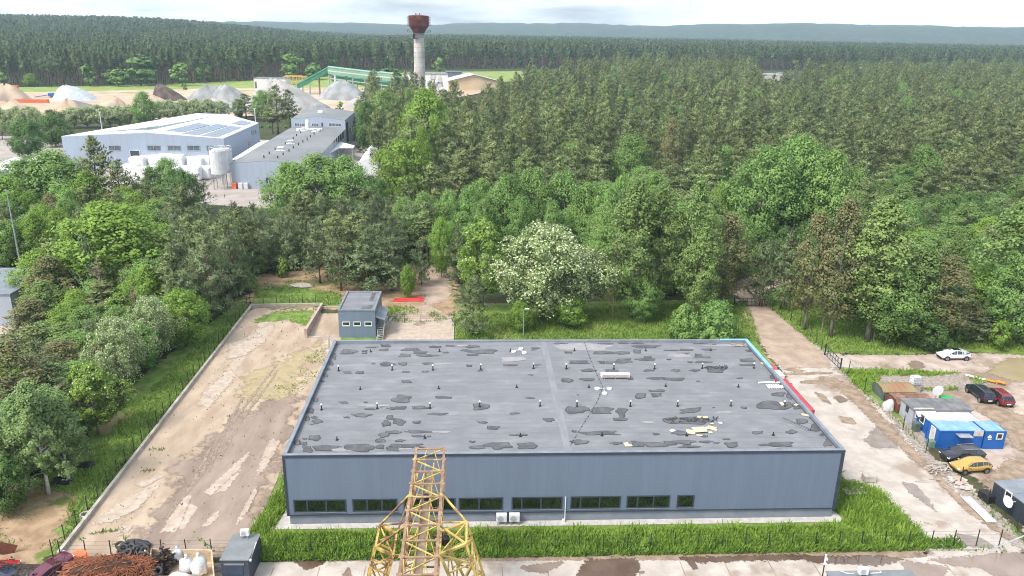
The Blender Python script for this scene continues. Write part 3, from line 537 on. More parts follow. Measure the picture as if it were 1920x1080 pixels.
# ------------------------------------------------------------------ small rear building
m_sclad = panel_mat('small_building_cladding', (.15, .195, .26), 1.2)
A = U(636.5, 633); B_ = U(704.8, 633); th = mxy(A, B_); wd = (B_-A).length; hh = HZ(A, 580)
dep = (U(565/6.355*1+560-0, 0, 0)-U(565/6.355+560, 0, 0)).length
bk = U(560+565/6.355, 530+100/6.355, hh); dep = (bk-Vector((A.x, A.y, hh))).length
print('small', wd, hh, dep)
sb = thing('office_block', 'small blue grey flat roofed block with three white framed windows behind the warehouse', 'building', A, th)
b = MB(); b.box(0, 0, 0, wd, dep, hh-.3); b.build('wall', m_sclad, sb)
b = MB(); b.box(-.05, -.05, hh-.3, .25, dep+.05, hh); b.box(wd-.25, -.05, hh-.3, wd+.05, dep+.05, hh); b.box(.25, -.05, hh-.3, wd-.25, .2, hh-.02); b.box(.25, dep-.2, hh-.3, wd-.25, dep+.05, hh-.02); b.build('parapet', m_parapet, sb)
b = MB(); b.box(.25, .2, hh-.31, wd-.25, dep-.2, hh-.18); b.poly([(wd*.74, dep*.5, hh-.175), (wd*.86, dep*.5, hh-.175), (wd*.86, dep*.95, hh-.175), (wd*.74, dep*.95, hh-.175)], 1); b.poly([(wd*.6, dep*.08, hh-.175), (wd*.9, dep*.08, hh-.175), (wd*.9, dep*.3, hh-.175), (wd*.62, dep*.2, hh-.175)], 1); b.build('roof', [m_roof, m_patch], sb)
for q in ((520, 612), (651, 743), (783, 876)):
    xa = (q[0]/6.355+560-636.5+(1.5))/(704.8-636.5)*wd; xb_ = (q[1]/6.355+560-636.5+.8)/(704.8-636.5)*wd; zb = HZ(A, 603); za = HZ(A, 611.5)
    b = MB(); b.box(xa, -.08, za, xb_, -.003, za+.16); b.box(xa, -.05, zb-.1, xb_, -.003, zb); b.box(xa, -.05, za+.16, xa+.1, -.003, zb-.1); b.box(xb_-.1, -.05, za+.16, xb_, -.003, zb-.1); o = b.build('window', m_white, sb)
    b = MB(); b.box(xa+.1, -.03, za+.16, xb_-.1, -.004, zb-.1); b.build('glass', m_glass, o)
b = MB(); zc = hh*.62; b.add([(wd, .2, zc+.5), (wd+1.5, .1, zc), (wd+1.5, dep*.62, zc), (wd, dep*.62, zc+.5), (wd, .2, zc+.42), (wd+1.5, .1, zc-.08), (wd+1.5, dep*.62, zc-.08), (wd, dep*.62, zc+.42)], [(0, 1, 2, 3), (7, 6, 5, 4), (0, 4, 5, 1), (1, 5, 6, 2), (2, 6, 7, 3), (3, 7, 4, 0)]); b.build('canopy', m_parapet, sb)
st = MB(); n = 9
for q in range(n): z = hh*.36*(q+1)/n; st.box(wd+.3, -1.6+q*.28, z-.04, wd+1.25, -1.6+q*.28+.26, z)
st.bar((wd+.3, -1.6, 0), (wd+.3, .9, hh*.36), .06); st.bar((wd+1.25, -1.6, 0), (wd+1.25, .9, hh*.36), .06)
st.box(wd+.02, .93, hh*.36-.06, wd+1.4, dep*.6, hh*.36); st.build('stairs', m_galv, sb)
st = MB()
for y in (-1.6, -.4, .9, 2.2, 3.6): zb_ = hh*.36*min(1, max(0, (y+1.6)/2.5)); st.bar((wd+1.35, y, 0), (wd+1.35, y, zb_+1.0), .05)
st.bar((wd+1.35, -1.6, 1.0), (wd+1.35, .9, hh*.36+1.0), .05); st.bar((wd+1.35, .9, hh*.36+1), (wd+1.35, 3.6, hh*.36+1), .05); st.build('railing', m_galv, sb)

# ------------------------------------------------------------------ retaining walls, kerbs
m_conc = mat('weathered_concrete', (.33, .30, .26), (.47, .43, .38), .9, .9, detail=8, bump=.3)
m_concp = mat('pinkish_wall_concrete', (.36, .27, .23), (.47, .37, .32), .9, .9, detail=8, bump=.3)
def wallrun(pts, w, h, name, label, cat, m, group=None, base=0.):
    b = MB()
    for p, q in zip(pts, pts[1:]):
        p = Vector((p[0], p[1])); q = Vector((q[0], q[1])); d = (q-p).normalized(); nrm = Vector((-d.y, d.x))*w/2
        b.prism([p-nrm, q-nrm, q+nrm, p+nrm], base, h)
    o = b.build(name, m); tag(o, label, cat, group); return o
wallrun([U(110, 1043), U(472, 575.5)], .32, .45, 'retaining_wall', 'long pale low concrete wall along the left fence of the yard', 'low wall', m_conc)
wallrun([U(472, 575.5), U(606, 573)], .3, .5, 'retaining_wall', 'short pale low concrete wall across the far end of the yard', 'low wall', m_conc)
b = MB(); p, q = U(574, 634), U(604, 574); d = (q-p).normalized(); nr = Vector((-d.y, d.x, 0))*.2
b.add([p-nr, q-nr, q+nr, p+nr]+[v+Vector((0, 0, h)) for v, h in ((p-nr, 1.5), (q-nr, .6), (q+nr, .6), (p+nr, 1.5))], [(3, 2, 1, 0), (4, 5, 6, 7), (0, 1, 5, 4), (1, 2, 6, 5), (2, 3, 7, 6), (3, 0, 4, 7)]); b.build('loading_ramp_wall', m_concp); tag(bpy.data.objects['loading_ramp_wall'], 'tapering pinkish concrete wall beside the small block behind the warehouse', 'ramp wall')
wallrun([U(604, 578), U(636, 578)], .2, .35, 'kerb_wall', 'low tan kerb joining the ramp wall to the small block', 'kerb', m_concp)
wallrun([U(576, 633), U(637, 632)], .2, .15, 'kerb_wall', 'flush concrete kerb at the near end of the ramp', 'kerb', m_conc)
wallrun([U(708, 636), U(735, 598)], .4, .35, 'kerb_wall', 'rough pale kerb right of the small block', 'kerb', m_conc)
wallrun([U(850, 638), U(851, 598)], .15, .2, 'kerb_wall', 'thin kerb between the rear slab and the lawn', 'kerb', m_conc)
wallrun([U(1735, 1033), U(1830, 1032)], .14, .2, 'kerb_wall', 'thin pale pipe like kerb by the right end of the front fence', 'kerb', m_conc)
# ------------------------------------------------------------------ fences
m_post = mat('dark_fence_steel', (.02, .025, .028), (.035, .04, .042), 4, .6)
def fence(pts, sp, h, label, base=0., wires=(.15, .5, .9, 1.3, 1.65), gatecut=None, mesh=True):
    pts = [Vector((p[0], p[1], base)) for p in pts]; t = thing('fence', label, 'fence', pts[0], 0, None); o = pts[0]
    for p, q in zip(pts, pts[1:]):
        n = max(1, round((q-p).length/sp))
        for k in range(n+1 if q is pts[-1] else n):
            c = p.lerp(q, k/n)-o; b = MB(); b.box(-.035, -.035, 0, .035, .035, h); ob = b.build('post', m_post, t); ob.location = c; ob.rotation_euler = (R_.uniform(-.02, .02), R_.uniform(-.03, .03), 0)
    if mesh:
        b = MB()
        for p, q in zip(pts, pts[1:]):
            for w in wires: b.bar(p-o+Vector((0, 0, w*h/1.8)), q-o+Vector((0, 0, w*h/1.8)), .010)
        b.build('wire', m_post, t)
    return t
fence([U(100, 1045), U(470, 572)], 2.25, 1.9, 'dark post fence running beside the long low wall on the left')
fence([U(470, 572), U(640, 571)], 2.25, 1.8, 'dark post fence across the far end of the yard')
fence([U(728, 606), U(850, 605)], 2.4, 1.6, 'dark post fence behind the rear slab near the red pile')
fence([Vector((-37.2, 60.6)), Vector((50.5, 60.2))], 2.25, 1.9, 'dark post fence through the tall weeds in front of the warehouse')
fence([U(1432, 575), U(1500, 612), U(1540, 655)], 2.4, 1.7, 'dark post fence along the grass beside the sandy track')
fence([U(1590, 700), U(1735, 850), U(1800, 905), U(1905, 995)], 5.0, 2.0, 'dark sagging fence beside the sheds and containers', wires=(1.5,))
fence([U(1432, 576), U(1470, 576)], 2.0, 1.7, 'short dark fence right of the track gate')
def gate(a, b, h, label, open_=0):
    t = thing('gate', label, 'gate', a, mxy(a, b)); w = (b-a).length
    for x in (0, w): m = MB(); m.box(x-.08, -.08, 0, x+.08, .08, h+.3); m.build('post', m_post, t)
    m = MB()
    for z in (.15, h*.55, h): m.bar((.1, 0, z), (w-.1, 0, z), .06)
    for x in np.linspace(.1, w-.1, 7): m.bar((x, 0, .15), (x, 0, h), .05)
    m.bar((.1, 0, .15), (w/3, 0, h), .04); m.bar((w*.67, 0, h), (w-.1, 0, .15), .04); m.build('gate_leaf', m_post, t)
gate(U(1376, 574), U(1424, 574), 1.5, 'dark steel gate across the sandy track in the trees')
gate(U(1546, 666), U(1575, 694), 1.6, 'open dark steel gate between the concrete yard and the muddy yard')
# ------------------------------------------------------------------ street lamps
def lamp(P, h, rz, label, arm=.8):
    t = thing('street_lamp', label, 'street lamp', P, rz); b = MB(); b.tube([(0, 0, 0), (0, 0, h)], [.09, .05], 8); b.tube([(0, 0, h), (arm*.6, 0, h+.15), (arm, 0, h+.15)], .035, 6); b.build('pole', m_galv, t)
    b = MB(); b.box(arm-.1, -.14, h+.1, arm+.6, .14, h+.24); b.build('lamp_head', m_white, t, bevel=.04); return t
lamp(U(981, 634), HZ(U(981, 634), 581), 0, 'street lamp behind the warehouse in front of the flowering tree', .25)
lamp(U(1207, 607), HZ(U(1207, 607), 581), 0, 'street lamp on the lawn under the tall poplars', .5)
lamp(U(1637, 640), HZ(U(1637, 640), 586), 2.6, 'lamp head poking out of the big green trees right of the track')
lamp(U(1905, 640), HZ(U(1905, 640), 588), 2.6, 'lamp head poking out of the bushes at the right edge')
lamp(U(1888, 375), HZ(U(1888, 375), 316), 0, 'street lamp rising among the pines at the far right', 1.2)
lamp(U(1870, 385), HZ(U(1870, 385), 327), 3.1, 'second lamp among the pines at the far right, with a drooping head', 1.2)
P = U(42, 516); b = MB(); h = HZ(P, 355); b.tube([(0, 0, 0), (0, 0, h)], [.22, .07], 10); b.box(-.5, -.05, h-.3, .5, .05, h-.2); o = b.build('lighting_mast', m_galv); o.location = P; tag(o, 'very tall pale mast rising from the trees at the left edge', 'mast')
# ------------------------------------------------------------------ cars
def paint(name, c): 
    m = mat(name, c, c, 1, .25, .0, spec=.6); m.node_tree.nodes['Principled BSDF'].inputs['Coat Weight'].default_value = .6; return m
m_tyre = mat('tyre', (.015, .015, .016), (.03, .03, .03), 5, .8); m_rim = mat('alloy_rim', (.25, .26, .28), (.4, .4, .42), 3, .35, .7)
m_cglass = mat('car_glass', (.02, .025, .03), (.03, .035, .04), 1, .05, spec=.9)
m_lamp = mat('headlight_glass', (.6, .62, .65), (.7, .7, .72), 1, .1, spec=.8); m_tail = mat('tail_light', (.3, .01, .01), (.35, .015, .015), 1, .2)
m_plate = mat('number_plate', (.75, .75, .75), (.8, .8, .8), 1, .4)
def car(label, P, rz, Ln, Wd, H, col, style, group='parked cars', roofcol=None, rails=False, glassroof=False):
    t = thing('car', label, 'car', P, rz, group)
    # stations: x(0 front..1 rear), top z, cabin flag
    pr = {'hatch': [(0, .40, .48, .78), (.03, .22, .60, .93), (.14, .2, .66, 1), (.27, .2, .70, 1), (.40, .2, .71, 1), (.55, .2, .72, 1), (.75, .2, .74, 1), (.90, .2, .76, .98), (.97, .24, .70, .93), (1, .42, .58, .85)],
          'mpv': [(0, .38, .46, .80), (.03, .22, .58, .94), (.12, .2, .62, 1), (.22, .2, .65, 1), (.40, .2, .66, 1), (.55, .2, .66, 1), (.75, .2, .66, 1), (.93, .2, .66, .98), (.98, .24, .62, .94), (1, .40, .52, .88)],
          'cross': [(0, .38, .44, .76), (.035, .22, .53, .92), (.14, .2, .60, 1), (.25, .2, .645, 1), (.40, .2, .66, 1), (.55, .2, .67, 1), (.75, .2, .69, 1), (.90, .2, .72, .97), (.97, .26, .70, .92), (1, .42, .58, .82)]}[style]
    cab = {'hatch': [(.26, .70), (.43, .97), (.52, 1.), (.72, .985), (.86, .93), (.965, .72)], 'mpv': [(.20, .65), (.36, .96), (.48, 1.), (.75, .99), (.90, .96), (.98, .66)],
           'cross': [(.23, .645), (.42, .97), (.50, 1.), (.68, .955), (.82, .86), (.95, .735)]}[style]
    b = MB(); rings = []
    for x, z0, z1, wf in pr:
        X = Ln/2-x*Ln; hw = Wd/2*wf; z0 *= H; z1 *= H
        rings.append([(X, -hw*.85, z0), (X, -hw*.99, z0+.12*H*(z1-z0)/(.5*H)), (X, -hw, z0+(z1-z0)*.6), (X, -hw*.90, z1-.02), (X, -hw*.6, z1+.015*H), (X, hw*.6, z1+.015*H), (X, hw*.90, z1-.02), (X, hw, z0+(z1-z0)*.6), (X, hw*.99, z0+.12*H*(z1-z0)/(.5*H)), (X, hw*.85, z0)])
    n = 10; vs = [v for q in rings for v in q]; fs = []
    for i in range(len(rings)-1):
        for k in range(n): fs.append((i*n+k, i*n+(k+1) % n, (i+1)*n+(k+1) % n, (i+1)*n+k))
    fs.append(tuple(range(n))); fs.append(tuple((len(rings)-1)*n+k for k in range(n))[::-1]); b.add(vs, fs)
    body = b.build('body', col, t, smooth=True)
    sm = body.modifiers.new('s', 'SUBSURF'); sm.levels = 1; sm.render_levels = 1
    # cabin
    b = MB(); ring = []
    def hwid(z, x): return Wd/2*(.90-.22*max(0, (z/H-.66)/.34))
    base = .63*H
    for x, z in cab: X = Ln/2-x*Ln; z *= H; hb = Wd/2*.90; hr = Wd/2*(.88 if z < .75*H else .70); ring.append([(X, -hb, min(base, z-.02)), (X, -hr, z-.03), (X, -hr*.75, z), (X, hr*.75, z), (X, hr, z-.03), (X, hb, min(base, z-.02))])
    n = 6; vs = [v for q in ring for v in q]; fs = []
    for i in range(len(ring)-1):
        for k in range(n-1): fs.append((i*n+k, i*n+k+1, (i+1)*n+k+1, (i+1)*n+k))
    fs.append(tuple(range(n))); fs.append(tuple((len(ring)-1)*n+k for k in range(n))[::-1]); b.add(vs, fs); b.build('roof', roofcol or col, t, smooth=False)
    def quad(b, p, e=.02):
        p = [Vector(q) for q in p]; c = sum(p, Vector())/len(p); nn = (p[1]-p[0]).cross(p[2]-p[0]).normalized()
        if nn.dot(c-Vector((0, 0, .5))) < 0: nn = -nn
        f = [c+(q-c)*.90+nn*e for q in p]; b.poly(f); 
    for nm, i in (('windscreen', 0), ('rear_window', len(ring)-2)):
        b = MB(); A_, B2 = ring[i], ring[i+1]; quad(b, [A_[1], A_[4], B2[4], B2[1]]); b.build(nm, m_cglass, t)
    for sgn in (0, 1):
        b = MB(); k0, k1 = (0, 1) if sgn == 0 else (5, 4)
        low = [Vector(ring[0][k1])]+[Vector(q[k0]) for q in ring[1:-1]]+[Vector(ring[-1][k1])]; up = [Vector(q[k1]) for q in ring]
        for i in range(1, len(ring)-2): quad(b, [low[i], low[i+1], up[i+1], up[i]], .012)
        quad(b, [low[0], low[1], up[1]], .012); quad(b, [low[-2], low[-1], up[-2]], .012); b.build('side_window', m_cglass, t)
    r = H*.225
    for x, y in ((.185, 1), (.185, -1), (.82, 1), (.82, -1)):
        X = Ln/2-x*Ln; Y = y*(Wd/2-.10); b = MB(); b.tube([(X, Y-.11, r), (X, Y+.125, r)], r, 20); w = b.build('wheel', m_tyre, t, smooth=False)
        b = MB(); yy = Y+y*.128; b.tube([(X, yy-y*.02, r), (X, yy, r)], r*.66, 14); b.build('rim', m_rim, w)
        b = MB(); b.tube([(X, y*(Wd/2-.03), r*1.08), (X, y*(Wd/2+.004), r*1.08)], r*1.2, 20); b.build('wheel_arch', m_tyre, t)
    for y in (-1, 1):
        b = MB(); b.box(Ln/2-.16, y*Wd*.36-.16, .50*H*.9, Ln/2-.015, y*Wd*.36+.16, .56*H*.9); b.build('headlight', m_lamp, t, bevel=.02)
        b = MB(); b.box(-Ln/2+.02, y*Wd*.38-.14, .54*H, -Ln/2+.14, y*Wd*.38+.14, .62*H); b.build('tail_light', m_tail, t, bevel=.02)
        b = MB(); b.box(Ln/2-.30*Ln-.1, y*Wd*.47-.02, .64*H, Ln/2-.30*Ln+.1, y*(Wd*.47+.2) if y > 0 else -(Wd*.47+.2), .70*H); b.build('side_mirror', col, t, bevel=.02)
        if rails: b = MB(); b.bar((Ln*.08, y*Wd*.32, H+.03), (-Ln*.36, y*Wd*.32, H-.0), .05); b.build('roof_rail', m_galv, t)
    if glassroof:
        b = MB(); q1, q2, q3 = ring[1], ring[2], ring[3]; b.add([Vector(p)+Vector((0, 0, .015)) for p in (q1[2], q1[3], q2[3], q2[2], q3[3], q3[2])], [(0, 1, 2, 3), (3, 2, 4, 5)]); b.build('glass_roof', m_cglass, t)
    b = MB(); b.box(-Ln/2-.015, -.26, .36*H, -Ln/2+.06, .26, .43*H); b.build('number_plate', m_plate, t)
    b = MB(); b.box(Ln/2-.1, -Wd*.3, .2*H, Ln/2-.0, Wd*.3, .34*H); b.build('grille', m_tyre, t, bevel=.02)
    return t
pw = paint('white_paint', (.75, .76, .78)); pb = paint('black_paint', (.012, .013, .02)); py_ = paint('yellow_gold_paint', (.42, .27, .05)); pr_ = paint('dark_red_paint', (.17, .008, .015)); pnb = paint('deep_blue_black_paint', (.015, .017, .032))
A, B_ = U(1775, 677), U(1811, 677); c = (A+B_)/2; car('white hatchback with black glass roof parked on the muddy yard', c+Vector((0, .9, 0)), math.pi+.0, 4.7, 1.9, 1.6, pw, 'cross', glassroof=True)
A, B_ = U(1808, 891), U(1848, 888); c = (A+B_)/2; d = math.atan2((A-B_).y, (A-B_).x); car('golden yellow hatchback parked beside the black estate', c+Vector((-math.sin(d), math.cos(d), 0))*-.85, d, 4.26, 1.8, 1.46, py_, 'hatch')
A = U(1788, 871); c = A+Vector((1.55, 1.05, 0)); car('black estate car with silver roof rails parked in front of the blue containers', c, math.pi+.12, 4.9, 1.93, 1.62, pb, 'hatch', rails=True)
A, B_ = U(1820, 741), U(1841, 758); c = (A+B_)/2; d = math.atan2((A-B_).y, (A-B_).x); print('van ang', math.degrees(d), (A-B_).length); car('black people carrier parked with its tail towards the containers', c+Vector((.8, .6, 0)), d, 4.8, 1.85, 1.75, pnb, 'mpv')
c2 = U(1871, 757); c2 = (U(1862, 746)+U(1893, 762))/2; car('dark red people carrier parked right of the black one', c2+Vector((-.3, .3, 0)), d, 4.7, 1.85, 1.7, pr_, 'mpv')

# ------------------------------------------------------------------ sheds and containers
def frame_px(A, B, C, topy):
    A = U(*A); B = U(*B); C = U(*C); w = (B-A).length; rz = mxy(A, B); n = Vector((-math.sin(rz), math.cos(rz), 0)); d = abs((C-A).dot(n)); return A, rz, w, d, HZ(A, topy)
m_cblue = panel_mat('blue_container_paint', (.018, .105, .36), .25, .5, depth=.8); m_cblue_roof = mat('faded_light_blue_roof', (.17, .32, .44), (.26, .42, .52), .8, .6, c3=(.33, .38, .34), s3=.5, f3=.58)
m_wroof = mat('stained_white_roof', (.55, .50, .43), (.78, .76, .72), .7, .8, c3=(.35, .28, .22), s3=.5, f3=.6); m_wpanel = mat('white_panel', (.38, .39, .40), (.52, .53, .54), 1.5, .6)
def container(name, label, A, B, C, topy, mw, mr, group=None, depth=None, cat='container'):
    P, rz, w, d, h = frame_px(A, B, C, topy); d = depth or d; print(label[:30], round(w, 2), round(d, 2), round(h, 2))
    t = thing(name, label, cat, P, rz, group); b = MB(); b.box(0.05, .05, .12, w-.05, d-.05, h-.12); b.build('wall', mw, t)
    b = MB()
    for x in (0, w-.14):
        for y in (0, d-.14): b.box(x, y, 0, x+.14, y+.14, h)
    for z in (.02, h-.16):
        b.box(.14, 0, z, w-.14, .12, z+.16); b.box(.14, d-.12, z, w-.14, d, z+.16); b.box(0, .14, z, .12, d-.14, z+.16); b.box(w-.12, .14, z, w, d-.14, z+.16)
    b.build('frame', mw, t); b = MB(); b.box(.1, .1, h-.11, w-.1, d-.1, h+.01)
    for q in range(1, 4): b.box(w*q/4-.02, .1, h+.012, w*q/4+.02, d-.1, h+.03)
    b.build('roof', mr, t); return t, w, d, h
def win(t, x0, x1, z0, z1, side, w, d, name='window', fr=m_white, gl=m_glass, f=.1):
    """side: 'f' front (y=0), 'l' left end (x=0)"""
    def bx(b, a0, a1, c0, c1, e0, e1):
        if side == 'f': b.box(a0, -e1, c0, a1, -e0, c1)
        else: b.box(-e1, a0, c0, -e0, a1, c1)
    b = MB(); bx(b, x0, x1, z0, z0+f, .003, .06); bx(b, x0, x1, z1-f, z1, .003, .06); bx(b, x0, x0+f, z0+f, z1-f, .003, .06); bx(b, x1-f, x1, z0+f, z1-f, .003, .06); o = b.build(name, fr, t)
    b = MB(); bx(b, x0+f, x1-f, z0+f, z1-f, .004, .03); b.build('glass', gl, o); return o
t, w, d, h = container('container_office', 'blue container office with dirty white roof and a small end window', (1737, 817), (1835, 817), (1718, 801.7), 791, m_cblue, m_wroof, 'blue container offices', depth=2.6); win(t, .9, 1.9, 1.0, 2.2, 'l', w, d)
t, w, d, h = container('container_office', 'long blue container office with faded light blue roof and canopy over the door', (1755, 842), (1838, 842.5), (1737, 817), 808, m_cblue, m_cblue_roof, 'blue container offices', depth=2.6); win(t, .7, 1.7, .5, 2.3, 'l', w, d, 'window', m_white, m_wpanel)
b = MB(); b.box(w*.36, -1.0, 2.05, w*.66, 0, 2.12); b.build('door_canopy', m_galv, t); b = MB(); b.box(w*.40, -.02, .15, w*.58, -.001+.0, 2.0); b.build('door', m_cblue, t)
b = MB(); b.box(w*.77, -.03, 1.75, w*.985, -.003, 2.55); b.build('sign', m_wpanel, t); b = MB(); b.box(w*.80, -.045, 2.2, w*.9, -.031, 2.26); b.box(w*.86, -.045, 2.0, w*.95, -.031, 2.05, 0); b.build('sign_lettering', mat('orange_lettering', (.6, .28, .1)), t)
t, w, d, h = container('container_office', 'short blue container with a small white framed window and white emblem', (1840.5, 842.5), (1880, 842.5), (1822, 817), 809, m_cblue, m_cblue_roof, 'blue container offices', depth=2.6); win(t, w*.55, w*.85, 1.35, 2.15, 'f', w, d)
b = MB()
for x, z, s in ((.62, 1.8, .14), (.5, 1.62, .14), (.75, 1.62, .14), (.62, 1.62, .1)): b.tube([(x, -.02, z), (x, -.001, z)], s, 8)
for q in range(4): b.box(.48+q*.11, -.02, 1.28, .56+q*.11, -.001, 1.42)
b.build('emblem', m_white, t)
# grey lean shed
m_gwall = panel_mat('grey_shed_wall', (.36, .39, .44), .3); m_groof = mat('grey_felt_roof', (.13, .135, .14), (.20, .20, .205), .8, .8, c3=(.25, .22, .19), s3=.4, f3=.62)
P, rz, w, d, h = frame_px((1708, 798), (1816, 798), (1686, 781), 768); print('shed', w, d, h); d = 3.0
t = thing('shed', 'low grey shed with dark flat roof between the rusty shed and the blue containers', 'shed', P, rz); b = MB(); b.box(0, 0, 0, w, d, h-.1); b.build('wall', m_gwall, t); b = MB(); b.box(-.15, -.15, h-.09, w+.15, d+.15, h+.04)
for q in range(1, 8): b.box(w*q/8-.02, -.15, h+.042, w*q/8+.02, d+.15, h+.06)
b.build('roof', m_groof, t)
b = MB(); b.add([(.1, -.9, h-.5), (w*.36, -.9, h-.5), (w*.36, .3, h+.09), (.1, .3, h+.09)], [(0, 1, 2, 3)]); b.box(.1, -.9, h-.56, w*.36, -.88, h-.5); b.build('canopy', m_wroof, t)
win(t, 1.1, 1.7, 1.2, 2.0, 'l', w, d, fr=m_blk); win(t, .3, 1.3, 1.1, 1.8, 'f', w, d)
m_rust = mat('rusty_corrugated', (.16, .085, .062), (.27, .17, .13), .8, .8, detail=9, c3=(.42, .30, .24), s3=.6, f3=.6); m_rustw = mat('rusty_wall', (.12, .045, .03), (.2, .08, .05), .8, .9, detail=9)
m_grroof = mat('rust_green_roof', (.27, .155, .09), (.25, .22, .11), .25, .85, detail=6, c3=(.19, .20, .11), s3=.18, f3=.5); m_dgreen = mat('dark_green_wall', (.07, .10, .085), (.11, .14, .12), .8, .9)
def gambrel(label, A, B, C, topy, mw, mr, w=None, d=None):
    P, rz, w_, d_, h = frame_px(A, B, C, topy); w = w or w_; d = d or d_; print(label[:24], w_, d_, h); t = thing('shed', label, 'shed', P, rz)
    pts = [(0, 0), (0, h*.72), (d*.2, h*.93), (d*.5, h), (d*.8, h*.93), (d, h*.72), (d, 0)]
    b = MB(); vs = [(0, y, z) for y, z in pts]+[(w, y, z) for y, z in pts]; n = 7; b.add(vs, [tuple(range(n)), tuple(range(n, 2*n))[::-1], (0, 7, 8, 1), (5, 12, 13, 6)]); b.build('wall', mw, t)
    b = MB(); q = pts[1:6]; vs = [(-.1, y, z+.03) for y, z in q]+[(w+.1, y, z+.03) for y, z in q]; b.add(vs, [(i, i+1, i+6, i+5) for i in range(4)])
    for j in range(1, int(w/.8)): 
        for (y0, z0), (y1, z1) in zip(q, q[1:]): b.bar((j*.8, y0, z0+.05), (j*.8, y1, z1+.05), .05)
    b.build('roof', mr, t); return t
gambrel('round roofed shed with rust and moss green roof, farthest of the shed row', (1655, 752), (1715, 752), (1631, 736), 730, m_dgreen, m_grroof, d=3.2)
gambrel('round roofed shed with rusty brown roof between the green and the grey shed', (1681, 776), (1748, 776), (1658, 756), 752, m_rustw, m_rust, d=3.2)
# dark container bottom right
m_dk = panel_mat('dark_grey_container', (.035, .045, .06), .3, .5, axis='Y'); m_dkroof = mat('grey_container_roof', (.17, .19, .22), (.23, .25, .28), .5, .6)
A = U(1856, 938); rz = mxy(A, U(1960, 1018)); hA = HZ(A, 902); t = thing('container', 'dark grey container with a white dish and bracket at the right edge', 'container', A, rz); print('dark', hA, math.degrees(rz))
b = MB(); b.box(0, 0, .05, 12, 4.9, hA-.1); b.build('wall', m_dk, t); b = MB(); b.box(-.05, -.05, hA-.1, 12, 4.95, hA)
for q in range(1, 6): b.box(q*2.4-.03, 0, hA+.001, q*2.4+.03, 4.9, hA+.03)
b.box(0, 2.42, hA+.002, 12, 2.48, hA+.031); b.build('roof', m_dkroof, t)
win(t, 1.6, 2.5, 1.4, 2.4, 'f', 12, 4.9)
b = MB(); b.tube([(3.0, -.9, 1.9), (3.0, -.75, 1.9), (3.0, -.6, 1.9)], [.62, .5, .1], 16); b.bar((3.0, -.7, 1.9), (3.0, 0, 1.8), .06); b.build('satellite_dish', m_white, t)
A = U(1848, 938); box_thing('metal_cabinet', 'small black cabinet at the end of the sagging fence', 'cabinet', A, (1.4, .9, .9), m_blk, rz)
# IBC tank, white bale, green tarp, dish thing
P = U(1714, 736); t = thing('liquid_tank', 'white cube shaped caged tank beside the mossy shed roof', 'tank', P+Vector((0, .2, 0)), .1); b = MB(); b.box(-.6, -.5, 1.3, .6, .5, 2.35); b.build('tank_body', m_white, t, bevel=.05)
b = MB()
for x in np.linspace(-.62, .62, 6): b.bar((x, -.53, 1.2), (x, -.53, 2.38), .03); b.bar((x, .53, 1.2), (x, .53, 2.38), .03)
for z in (1.25, 1.6, 2.0, 2.38): b.bar((-.63, -.54, z), (.63, -.54, z), .03); b.bar((-.63, -.54, z), (-.63, .54, z), .03); b.bar((.63, -.54, z), (.63, .54, z), .03)
b.build('cage', m_galv, t); b = MB(); b.box(-.6, -.5, 0, .6, .5, 1.19); b.build('pallet_base', m_oldwood, t)
def lump(name, label, cat, P, s, m, seed=0, group=None, flat=1.):
    bm = bmesh.new(); bmesh.ops.create_icosphere(bm, subdivisions=3, radius=1); r = random.Random(seed); ph = [r.uniform(0, 6) for _ in range(6)]
    for v in bm.verts:
        c = v.co; k = 1+.13*math.sin(3*c.x+ph[0])*math.sin(4*c.y+ph[1])+.09*math.sin(6*c.z+ph[2]+3*c.x)+.05*math.sin(11*c.y+ph[3])+r.uniform(-.02, .02); v.co = Vector((c.x*s[0]*k, c.y*s[1]*k, (max(-.55, c.z)*k+.55)*s[2]*.64))
    me = bpy.data.meshes.new(name); bm.to_mesh(me); bm.free(); me.materials.append(m); me.polygons.foreach_set('use_smooth', [True]*len(me.polygons)); o = bpy.data.objects.new(name, me); COL.objects.link(o); o.location = P; tag(o, label, cat, group); return o
m_film = mat('white_plastic_film', (.5, .5, .52), (.64, .64, .66), 2, .45)
lump('wrapped_bale', 'white plastic wrapped bale beside the rusty shed wall', 'bale', U(1665, 770), (.7, .6, 1.6), m_film, 3)
m_gplastic = mat('green_plastic', (.02, .32, .07), (.03, .4, .09), 1, .5)
P = U(1773, 756); t = thing('skip', 'bright green tilted tub behind the grey shed', 'tub', P); b = MB(); b.prism([(-.9, -.5), (.9, -.5), (.7, .6), (-.7, .6)], .05, .9); b.build('tub', m_gplastic, t, bevel=.05); b = MB(); b.bar((-1.6, -.4, 1.1), (-.8, 0, .2), .07); b.build('handle', m_white, t)
P = U(1753, 756); t = thing('satellite_dish', 'white dish on a stand behind the grey shed', 'satellite dish', P); b = MB(); b.tube([(0, -.1, 1.9), (0, 0, 1.9), (0, .12, 1.9)], [.75, .6, .12], 16); b.build('dish', m_white, t); b = MB(); b.tube([(0, .1, 0), (0, .1, 1.9)], .05); b.bar((-.5, .1, .03), (.5, .1, .03), .06); b.build('pole', m_galv, t)
P = U(1848, 714); b = MB()
for q in range(3): b.box(-2.6+q*1.3, -.3, .1+.05*q, -1.35+q*1.3, .3, .16+.05*q, 0 if q < 2 else 1)
